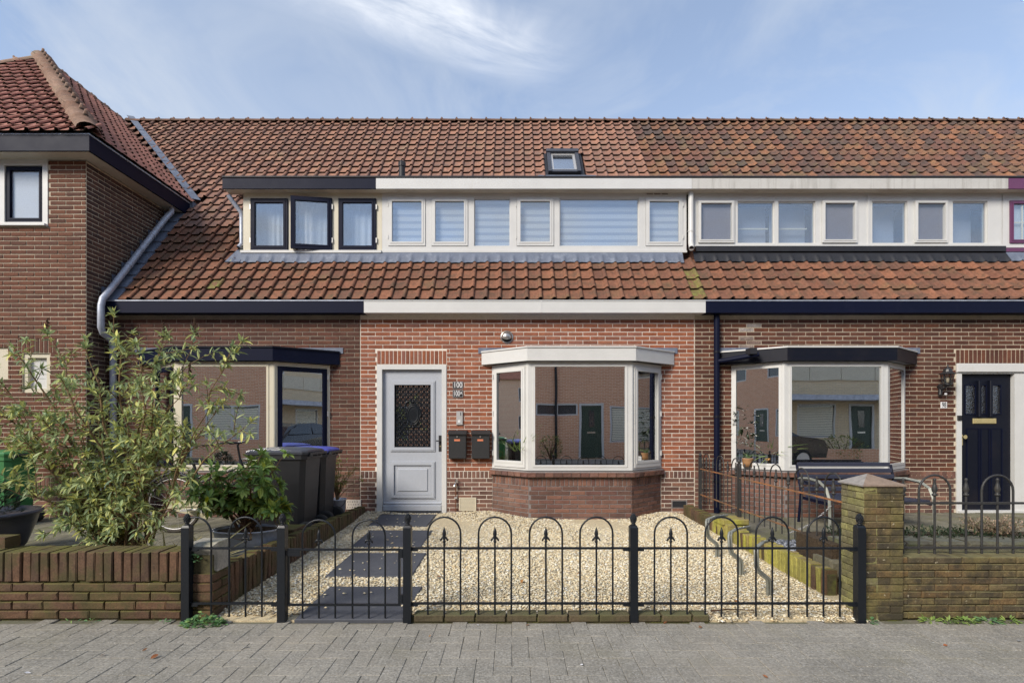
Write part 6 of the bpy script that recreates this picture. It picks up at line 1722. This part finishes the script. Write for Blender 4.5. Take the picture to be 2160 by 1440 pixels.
def twig_leaves(out, pts, step, L, variants, mi=0, start=.25, whorl=5, spread=.9, mi_fun=None):
    """leaves in pairs along a twig and a rosette at its tip"""
    acc = 0; k = 0
    tot = sum((pts[i + 1] - pts[i]).length for i in range(len(pts) - 1)); run = 0
    for i in range(len(pts) - 1):
        seg = pts[i + 1] - pts[i]; l = seg.length
        if l < 1e-6: continue
        d = seg / l; q = 0
        while q < l:
            if run + q > tot * start and acc <= 0:
                side = d.cross(Vector((0, 0, 1))).normalized() if abs(d.z) < .95 else Vector((1, 0, 0))
                ang = k * 1.57 + random.uniform(-.4, .4)
                nrm = side * math.cos(ang) + d.cross(side) * math.sin(ang)
                for s in (1, -1):
                    dd = nrm * s * spread + d * random.uniform(.3, .8) + Vector((0, 0, random.uniform(-.25, .25)))
                    m = mi_fun() if mi_fun else mi
                    out.append((leaf_m(pts[i] + d * q, dd, L * random.uniform(.65, 1.15)), random.randrange(len(variants)), m))
                acc = step; k += 1
            st = .012; q += st; acc -= st
        run += l
    d = (pts[-1] - pts[-2]).normalized()
    for j in range(whorl):
        dd = d * .5 + rv(.6)
        out.append((leaf_m(pts[-1], dd, L * random.uniform(.6, 1.05)), random.randrange(len(variants)), mi_fun() if mi_fun else mi))

def near_key(m): return np.linalg.norm(m[:3, 3] - np.array((0, 0, H)))
# ---- buddleia by the left wall
random.seed(11)
B0 = Vector((-3.28, 4.30, .12))
bud = thing('buddleia_shrub', tuple(B0), 'tall loose grey green shrub with tan stems behind the left garden wall', 'shrub')
tips = [(240, 664), (345, 712), (100, 700), (30, 735), (180, 735), (410, 705), (300, 745), (495, 745), (470, 850), (530, 890), (130, 800), (50, 860), (210, 830), (280, 850), (350, 820), (400, 800), (10, 930), (330, 900), (250, 920), (190, 960), (15, 1030), (120, 1035), (200, 1050), (310, 980), (-40, 820), (-30, 760), (230, 1075)]
stems, leaves = MB(), []
for k, (px, py) in enumerate(tips):
    Yt = 4.30 + random.uniform(-.45, .45)
    tip = Vector((X(px, Yt), Yt, Z(py, Yt)))
    base = B0 + Vector((random.uniform(-.14, .14), random.uniform(-.08, .08), 0))
    hgt = tip.z - base.z
    ctrl = base.lerp(tip, .42) + Vector((random.uniform(-.05, .05), 0, .22 * max(.3, hgt) + (.12 if hgt < 1 else 0)))
    pts = bez(base, ctrl, tip, 10)
    for i in range(1, 10): pts[i] += rv(.016)
    r0 = random.uniform(.009, .018)
    stems.tube(pts, [r0 * (1 - .78 * i / 10) for i in range(11)], 6)
    twig_leaves(leaves, pts[5:], .075, .085, LANCE, start=.05, whorl=10)
    for j in range(random.randint(10, 16)):
        i = random.randint(2, 9); p = pts[i]
        out_ = (tip - base).normalized() * .5 + rv(.55) + Vector((0, -.1, .35))
        L = random.uniform(.12, .34)
        e = p + out_.normalized() * L
        tw = bez(p, p.lerp(e, .5) + rv(.03) + Vector((0, 0, .03)), e + Vector((0, 0, -.02)), 4)
        stems.tube(tw, [.0045, .004, .0035, .003, .002], 4)
        twig_leaves(leaves, tw, .040, .078, LANCE, start=.2, whorl=11)
    if k in (1, 2, 5, 12, 15):
        seeds = MB()
        for q in range(34):
            t = q / 34; pp = tip + Vector((0, 0, .0 + t * .13)) + rv(.012 * (1.1 - t))
            seeds.lathe(pp.x, pp.y, [(.001, pp.z - .007), (.008, pp.z), (.001, pp.z + .007)], 4)
        seeds.build('seed_head', M['seed'], bud)['kind'] = 'stuff'
for k in range(9):                          # bare old stumps at the foot
    a = random.uniform(0, 6.28); base = B0 + Vector((.12 * math.cos(a), .08 * math.sin(a), -.03)); e = base + Vector((random.uniform(-.2, .2), random.uniform(-.1, .1), random.uniform(.3, .8)))
    stems.tube(bez(base, base.lerp(e, .5) + rv(.03), e, 5), [.02, .018, .016, .013, .01, .007], 6)
so_ = stems.build('stem', M['bark'], bud)
pieces('leaf', bud, LANCE, leaves, M['leaf_grey'], 300, near_key)
gr_ = []
for k in range(170):
    p = B0 + Vector((random.uniform(.05, .75), random.uniform(-.25, .2), 0))
    gr_.append((leaf_m(p, Vector((random.uniform(-.5, .5), random.uniform(-.5, .2), 1)), random.uniform(.15, .38)), random.randrange(3), 0))
gt = thing('dry_grass', (-2.9, 4.2, .1), 'tuft of dry pale grass at the foot of the tall shrub', 'grass')
pieces('blade', gt, BLADE, gr_, M['leaf_dry'], 170)

# ---- zinc tub with rhododendron
random.seed(5)
T0 = (-2.60, 4.98)
tub = thing('zinc_tub', (*T0, .1), 'oval galvanised tub holding the rhododendron', 'tub')
m_ = MB(); m_.lathe(*T0, [(.235, .10), (.245, .12), (.285, .26), (.29, .268), (.295, .30), (.31, .365), (.322, .372), (.322, .384), (.31, .386), (.30, .36), (.0, .355)], 28, 1.0, .72); m_.build('tub_body', M['zinc'], tub)
m_ = MB(); m_.lathe(*T0, [(.001, .352), (.298, .354), (.29, .362), (.001, .366)], 24, 1.0, .72); m_.build('tub_soil', M['soil'], tub)
rh = thing('rhododendron', (*T0, .36), 'glossy green rhododendron with some yellow leaves growing in the zinc tub', 'shrub')
stems, leaves = MB(), []
for k in range(26):
    a = random.uniform(0, 6.28); rr_ = random.uniform(.12, .48)
    tip = Vector((T0[0] + rr_ * math.cos(a) * 1.0, T0[1] + rr_ * math.sin(a) * .6, random.uniform(.55, 1.12) - .22 * (rr_ / .44) ** 2))
    base = Vector((T0[0] + random.uniform(-.08, .08), T0[1] + random.uniform(-.06, .06), .35))
    pts = bez(base, base.lerp(tip, .45) + Vector((0, 0, .14)), tip, 7)
    stems.tube(pts, [.010 * (1 - .65 * i / 7) for i in range(8)], 6)
    for j in range(6):
        i = random.randint(3, 7); e = pts[i] + (rv(.6) + Vector((math.cos(a) * .5, math.sin(a) * .4, .45))).normalized() * random.uniform(.08, .18)
        tw = [pts[i], pts[i].lerp(e, .5) + rv(.01), e]; stems.tube(tw, [.004, .0035, .003], 5)
        d = (e - tw[1]).normalized(); low = e.z < .68
        if e.z < .52: continue
        for q in range(random.randint(10, 16)):
            an = q * 2.4; sd = d.cross(Vector((0, 0, 1))); sd = sd.normalized() if sd.length > .01 else Vector((1, 0, 0))
            dd = sd * math.cos(an) + d.cross(sd) * math.sin(an) + d * random.uniform(.1, .7) - Vector((0, 0, random.uniform(0, .4)))
            leaves.append((leaf_m(e, dd, random.uniform(.07, .125)), random.randrange(3), 1 if random.random() < (.16 if low else .03) else 0))
stems.build('stem', M['bark_dark'], rh)
pieces('leaf', rh, OVAL, leaves, [M['leaf_rhodo'], M['leaf_yellow']], 300, near_key)

# ---- bucket with small shrub by the wall
random.seed(9)
bu = thing('zinc_bucket', (-2.46, 7.12, .1), 'grey zinc bucket by the wall behind the blue lidded bin', 'bucket')
m_ = MB(); m_.lathe(-2.46, 7.12, [(.10, .10), (.105, .11), (.128, .345), (.136, .35), (.136, .362), (.126, .362), (.12, .33), (0, .33)], 20); m_.build('bucket_body', M['zinc'], bu)
m_ = MB(); m_.tube([(-2.46 + .135 * math.cos(a), 7.12 - .03 - .1 * math.sin(a), .34 - .11 * math.sin(a)) for a in [i * math.pi / 8 for i in range(9)]], .004, 5); m_.build('bucket_handle', M['black_metal'], bu)
sb = thing('potted_shrub', (-2.46, 7.12, .33), 'small green shrub growing in the grey zinc bucket', 'shrub')
stems, leaves = MB(), []
for k in range(16):
    tip = Vector((-2.44 + random.uniform(-.16, .34), 7.10 + random.uniform(-.15, .12), random.uniform(.50, .88)))
    base = Vector((-2.46, 7.12, .32)); pts = bez(base, base.lerp(tip, .4) + Vector((0, 0, .12)), tip, 5)
    stems.tube(pts, [.007, .006, .005, .004, .003, .002], 5)
    for j in range(7):
        i = random.randint(2, 5); e = pts[i] + (rv(.6) + Vector((0, 0, .3))).normalized() * random.uniform(.05, .11)
        twig_leaves(leaves, [pts[i], e], .02, .030, OVAL, start=0, whorl=5)
stems.build('stem', M['bark'], sb)
pieces('leaf', sb, OVAL, leaves, M['leaf_box'], 120, near_key)

# ---- dark pot with conifer at the left edge, teal planter in the corner
random.seed(3)
dpx = X(-30, 5.0)
po = thing('round_pot', (dpx, 5.0, .1), 'large dark glazed round pot at the left edge', 'pot')
m_ = MB(); m_.lathe(dpx, 5.0, [(.22, .10), (.30, .20), (.37, .40), (.395, .50), (.42, .505), (.43, .52), (.42, .54), (.39, .545), (.37, .50), (0, .48)], 32); m_.build('pot_body', M['pot_dark'], po)
cn = thing('conifer', (dpx, 5.0, .5), 'dark green conifer in the round pot at the left edge', 'shrub')
lv = []
for k in range(900):
    h = random.random(); r = (.36 * (1 - h) ** .6) * math.sqrt(random.uniform(.4, 1)); a = random.uniform(0, 6.28)
    p = Vector((dpx - .06 + r * .75 * math.cos(a), 5.0 + r * math.sin(a), .50 + h * .40))
    lv.append((leaf_m(p, Vector((math.cos(a), math.sin(a), .9)) + rv(.4), random.uniform(.04, .08)), random.randrange(3), 0))
MB().tube([(dpx, 5, .48), (dpx, 5, .8)], [.025, .012], 6).build('trunk', M['bark_dark'], cn)
pieces('needle_spray', cn, LANCE, lv, M['leaf_dark'], 200, near_key)
tp = thing('compost_bin', (-5.55, 7.0, .1), 'dark green plastic compost bin in the corner by the downpipe', 'bin')
m_ = MB(); m_.lathe(-5.55, 7.05, [(.24, .24), (.25, .26), (.27, .45), (.28, .46), (.28, .50), (.26, .51), (.24, .86), (.26, .87), (.26, .90), (.1, .95), (.02, .96)], 18); m_.build('bin_body', mk('teal_plastic', S(34, 62, 58), .5), tp)
m_ = MB()
for sx_ in (-.2, .2): m_.box(-5.55 + sx_ - .03, -5.55 + sx_ + .03, 6.9, 7.2, .10, .24)
m_.build('stand', M['wood_bed'], tp)

# ---- weeds, ground cover
random.seed(21)
def rosette(name, label, cat, pos, n, rx, ry, L, variants, mat, hgt=.08, limit=200, group=None):
    t = thing(name, pos, label, cat, group); lv = []
    for k in range(n):
        a = random.uniform(0, 6.28); r = math.sqrt(random.random())
        p = Vector((pos[0] + rx * r * math.cos(a), pos[1] + ry * r * math.sin(a), pos[2] + random.uniform(0, hgt) * (1.1 - r)))
        lv.append((leaf_m(p, Vector((math.cos(a) + random.uniform(-.6, .6), math.sin(a) + random.uniform(-.6, .6), random.uniform(0, .7))), L * random.uniform(.6, 1.2)), random.randrange(len(variants)), 0))
    pieces('leaf', t, variants, lv, mat, limit, near_key)
    return t
rosette('geranium_weed', 'clump of round green leaves at the foot of the left fence post', 'weed', (X(430, 3.55), 3.55, .0), 190, .15, .055, .030, ROUND, M['leaf_weed'], .09)
rosette('ivy_sprig', 'sprig of small leaves on the wall behind the left fence post', 'weed', (X(415, 3.62), 3.615, .42), 14, .03, .012, .03, ROUND, M['leaf_weed'], .08)
for k, (px, w, n) in enumerate(((1835, .04, 14), (1965, .05, 16), (2000, .04, 12), (2035, .06, 22), (2085, .07, 26), (2130, .05, 16))):
    rosette('weed', ['small leafy weed at the foot of the brick pier', 'tiny grass weed at the foot of the right wall, nearest the pier', 'low grass weed under the right wall, second tuft', 'bright grass tuft under the middle of the right wall', 'spreading leafy weed under the right wall', 'small green tuft under the right wall by the picture edge'][k], 'weed', (X(px, 3.6), 3.60, .0), n * 2, w, .03, .045, LANCE if k != 4 else OVAL, M['leaf_weed' if k in (0, 4) else 'leaf_grass'], .03, group='weeds at the foot of the right wall')
for k, (px, n) in enumerate(((150, 10), (195, 10), (345, 12))):
    rosette('weed', ['tiny weed at the foot of the left wall, leftmost', 'tiny weed at the foot of the left wall, middle', 'tiny weed at the foot of the left wall near the fence post'][k], 'weed', (X(px, 3.6), 3.60, .0), n, .05, .02, .03, LANCE, M['leaf_weed'], .02, group='weeds at the foot of the left wall')
he = thing('heather', (X(2095, 4.5), 4.5, .42), 'pinkish brown heather in the stone planter', 'shrub')
lv = []
for k in range(90):
    b = Vector((X(2095, 4.5) + random.gauss(0, .05), 4.5 + random.gauss(0, .04), .40)); a = random.uniform(0, 6.28)
    e = b + Vector((math.cos(a) * random.uniform(.05, .30), math.sin(a) * .12, random.uniform(.08, .20)))
    for i in range(16):
        t = i / 15; p = b.lerp(e, t)
        for q in range(3): lv.append((leaf_m(p, (e - b).normalized() + rv(.7), .022), random.randrange(3), 0))
pieces('leaf', he, OVAL, lv, M['leaf_heather'], 150, near_key)
gc = thing('ground_cover', (X(1980, 4.5), 4.5, .4), 'low dark green ground cover in the stone planter left of the heather', 'plant')
lv = []
for k in range(900):
    p = Vector((random.uniform(2.85, 4.4), random.uniform(4.32, 4.7), .40 + random.uniform(0, .06))); lv.append((leaf_m(p, Vector((0, 0, .7)) + rv(.6), random.uniform(.03, .05)), random.randrange(3), 0))
pieces('leaf', gc, OVAL, lv, M['leaf_dark'], 150, near_key)
# fallen leaves and litter
random.seed(33)
fl = [leaf_variant(.6, .12, .2), leaf_variant(.5, -.15, .3)]
def fallen(name, label, cat, lst, mat, z, grp):
    for k, (px, py, L) in enumerate(lst):
        Yg = F * (H - z) / (py - 895.0); xx = X(px, Yg)
        m = leaf_m((xx, Yg, z if Yg < 3.6 else gz(Yg) + .012), Vector((random.uniform(-1, 1), random.uniform(-1, 1), .1)), L)
        me = bpy.data.meshes.new(name); v, f = fl[k % 2]; me.from_pydata(v, [], f); me.materials.append(mat)
        o = bpy.data.objects.new(name, me); o.matrix_basis = Matrix(m.tolist()); COL.objects.link(o)
        tag(o, label[k], cat, grp)
fallen('fallen_leaf', ['dry leaf on the pavement at the far left', 'dry leaf on the pavement near the left wall', 'tiny leaf on the pavement below the left wall', 'dry leaf on the kerb edge right of the middle fence post', 'dry leaf beside the kerb end, before the fence', 'small leaf on the pavement before the gate post', 'dry leaf on the pavement at the foot of the right wall', 'thin leaf at the bottom of the pavement, right of centre', 'dry leaf against the kerb under the hoops'], 'leaf',
    [(318, 1388, .045), (300, 1372, .03), (210, 1382, .03), (1400, 1315, .04), (1480, 1320, .04), (905, 1342, .02), (1990, 1360, .03), (1620, 1428, .03), (1110, 1318, .03)], M['fallen'], .006, 'dry leaves on the pavement')
fallen('litter_scrap', ['white scrap of paper on the pavement below the left fence post', 'white stick of litter at the lower left of the pavement', 'white scrap on the pavement by the kerb', 'white scrap on the pavement at the right edge', 'pale scrap on the pavement at the bottom centre'], 'litter',
    [(525, 1362, .035), (65, 1418, .03), (1010, 1318, .025), (2150, 1349, .04), (1230, 1400, .02)], M['litter'], .006, 'white scraps on the pavement')
fallen('fallen_leaf', ['dry leaf on the gravel right of the second slab', 'curled dry leaf in the middle of the gravel', 'dry leaf on the gravel behind the third hoop', 'dry leaf on the gravel behind the fourth hoop', 'dry leaf on the gravel near the bay window', 'dry leaf on the gravel edge by the kerb', 'dry leaf on the gravel between the slabs and the bins', 'dry leaf on the gravel before the bicycle clamps', 'dry leaf on the gravel near the right fence post', 'dry leaf on the gravel behind the gate'], 'leaf',
    [(920, 1218, .05), (1100, 1230, .05), (1155, 1226, .04), (1215, 1210, .04), (1027, 1163, .04), (1244, 1292, .05), (715, 1170, .035), (1480, 1222, .05), (1550, 1265, .05), (670, 1252, .06)], M['fallen'], .05, 'dry leaves on the gravel')
tw = MB(); tw.tube([(X(1500, 3.68), 3.68, .05), (X(1540, 3.68), 3.69, .06), (X(1588, 3.68), 3.66, .062)], [.006, .005, .003], 5)
tag(tw.build('fallen_twig', M['bark_dark']), 'thin fallen twig lying along the gravel edge', 'twig')

# ---- plants and things on the window boards
random.seed(14)
def blades(name, label, x, y, z, n, L, mat, spread, pot=None, cat='plant'):
    t = thing(name, (x, y, z), label, cat); lv = []
    for k in range(n):
        lv.append((leaf_m((x + random.gauss(0, .015), y + random.gauss(0, .015), z), Vector((random.gauss(0, spread), random.gauss(0, spread), 1)), L * random.uniform(.6, 1.1)), random.randrange(3), 0))
    pieces('leaf', t, BLADE, lv, M[mat], n)
    if pot:
        r, h, pm, sh = pot
        m_ = MB(); m_.lathe(x, y, [(r * sh, z - h), (r * (1 + sh) / 2, z - h / 2), (r, z - .01), (r * 1.03, z), (r * .9, z - .004), (0, z - .012)], 18); m_.build('pot', M[pm], t)
    return t
zb = BAY_Z0 + .031
blades('ornamental_grass', 'tall green grass plant inside the left pane of the middle bay', X(1096, 7.30), 7.31, zb + .08, 60, .42, 'leaf_grass', .10, (.07, .08, 'wicker', .9))
blades('spider_plant', 'spider plant in wicker pot on the sill of the right bay', X(1622, 7.30), 7.30, zb + .13, 46, .34, 'leaf_grass', .75, (.095, .13, 'wicker', .72))
blades('potted_plant', 'small plant in terracotta pot at the left end of the right bay', X(1578, 7.36), 7.38, zb + .12, 24, .16, 'leaf_weed', .6, (.075, .12, 'terracotta', .8))
blades('potted_plant', 'bushy plant in pale basket behind the bench in the right bay', X(1700, 7.28), 7.28, zb + .12, 60, .20, 'leaf_grass', .7, (.09, .12, 'basket', .75))
blades('potted_plant', 'thin plant in grey basket at the right end of the right bay', X(1806, 7.28), 7.28, zb + .11, 36, .22, 'leaf_dry', .5, (.1, .11, 'basket', .85))
t = thing('small_bowl', (X(1677, 7.26), 7.26, zb), 'small white bowl on the sill of the right bay', 'bowl')
m_ = MB(); m_.lathe(X(1677, 7.26), 7.26, [(.025, zb), (.045, zb + .05), (.042, zb + .05), (.02, zb + .01)], 14); m_.build('bowl', M['print_white'], t)
t = thing('storage_box', (X(1772, 7.28), 7.28, zb), 'cream box with brass ring on the sill of the right bay', 'box')
m_ = MB(); m_.cbox(Fr(X(1758, 7.22), 7.22), 0, .20, -.12, 0, zb, zb + .10, .006); m_.build('box_body', M['cream'], t)
m_ = MB(); m_.tube([(X(1777, 7.21) + .03 * math.cos(a * .5236), 7.212, zb + .035 + .03 * math.sin(a * .5236)) for a in range(12)], .005, 5, closed=True); m_.build('ring_handle', M['brass'], t)
# ---- greenery across the street, mirrored in the panes
random.seed(41)
def far_bush(name, label, x, y, w, h, n, mat, L):
    t = thing(name, (x, y, 0), label, 'shrub', 'shrubs across the street'); lv = []
    st = MB()
    for k in range(8):
        a = random.uniform(0, 6.28); st.tube([(x, y, 0), (x + .2 * w * math.cos(a), y + .1 * w * math.sin(a), h * .45), (x + .42 * w * math.cos(a), y + .3 * w * math.sin(a), h * random.uniform(.6, .95))], [.03, .02, .008], 5)
    st.build('stem', M['bark_dark'], t)
    for k in range(n):
        a = random.uniform(0, 6.28); z = random.uniform(.12, 1) ; r = w / 2 * math.sqrt(random.uniform(.25, 1)) * math.sin(math.pi * min(.96, z * .8 + .12)) ** .6
        p = Vector((x + r * math.cos(a), y + r * .6 * math.sin(a), z * h)); lv.append((leaf_m(p, Vector((math.cos(a), math.sin(a), .3)) + rv(.5), L * random.uniform(.7, 1.3)), random.randrange(3), 0))
    pieces('leaf', t, OVAL, lv, M[mat], 40)
far_bush('far_shrub', 'green shrub before the red brick house, mirrored in the middle bay window', 1.5, -5.3, .9, 1.0, 420, 'leaf_box', .09)
far_bush('far_shrub', 'large dark shrub across the street, mirrored in the left pane of the right bay', 18.5, -5.0, 3.2, 2.4, 1500, 'leaf_dark', .16)
far_bush('far_shrub', 'low green shrub before the tan house, mirrored in the right bay window', 12.6, -5.2, 1.8, .95, 700, 'leaf_box', .09)
gw = thing('garden_wall', (0, -5.0, 0), 'low brick garden wall across the street, mirrored in the panes', 'wall')
MB().box(-12, .4, -5.05, -4.85, 0, .55).box(4.2, 20, -5.05, -4.85, 0, .5).build('wall_core', M['opp_red'], gw)

blades('spiky_plant', 'dark bushy plant added inside the left pane of the right bay for a mirrored bush', 3.55, 7.50, zb + .25, 30, .3, 'leaf_dark', .5, (.13, .25, 'pot_dark', .7))
t = thing('standin_shrub', (3.55, 7.5, zb + .2), 'dark leafy plant added behind the left pane of the right bay for a mirrored bush', 'plant'); lv = []  # house plant put in place of the bush mirrored in this pane
for k in range(520):
    a = random.uniform(0, 6.28); z = random.random(); r = .30 * math.sqrt(random.random()) * math.sin(math.pi * (z * .85 + .1)) ** .5
    lv.append((leaf_m((3.56 + r * math.cos(a), 7.52 + r * .7 * math.sin(a), zb + .22 + z * .75), Vector((math.cos(a), math.sin(a), .2)) + rv(.5), random.uniform(.06, .12)), random.randrange(3), 0))
MB().tube([(3.55, 7.5, zb + .2), (3.56, 7.51, zb + .8)], [.015, .006], 6).build('stem', M['bark_dark'], t)
pieces('leaf', t, OVAL, lv, M['leaf_dark'], 60)
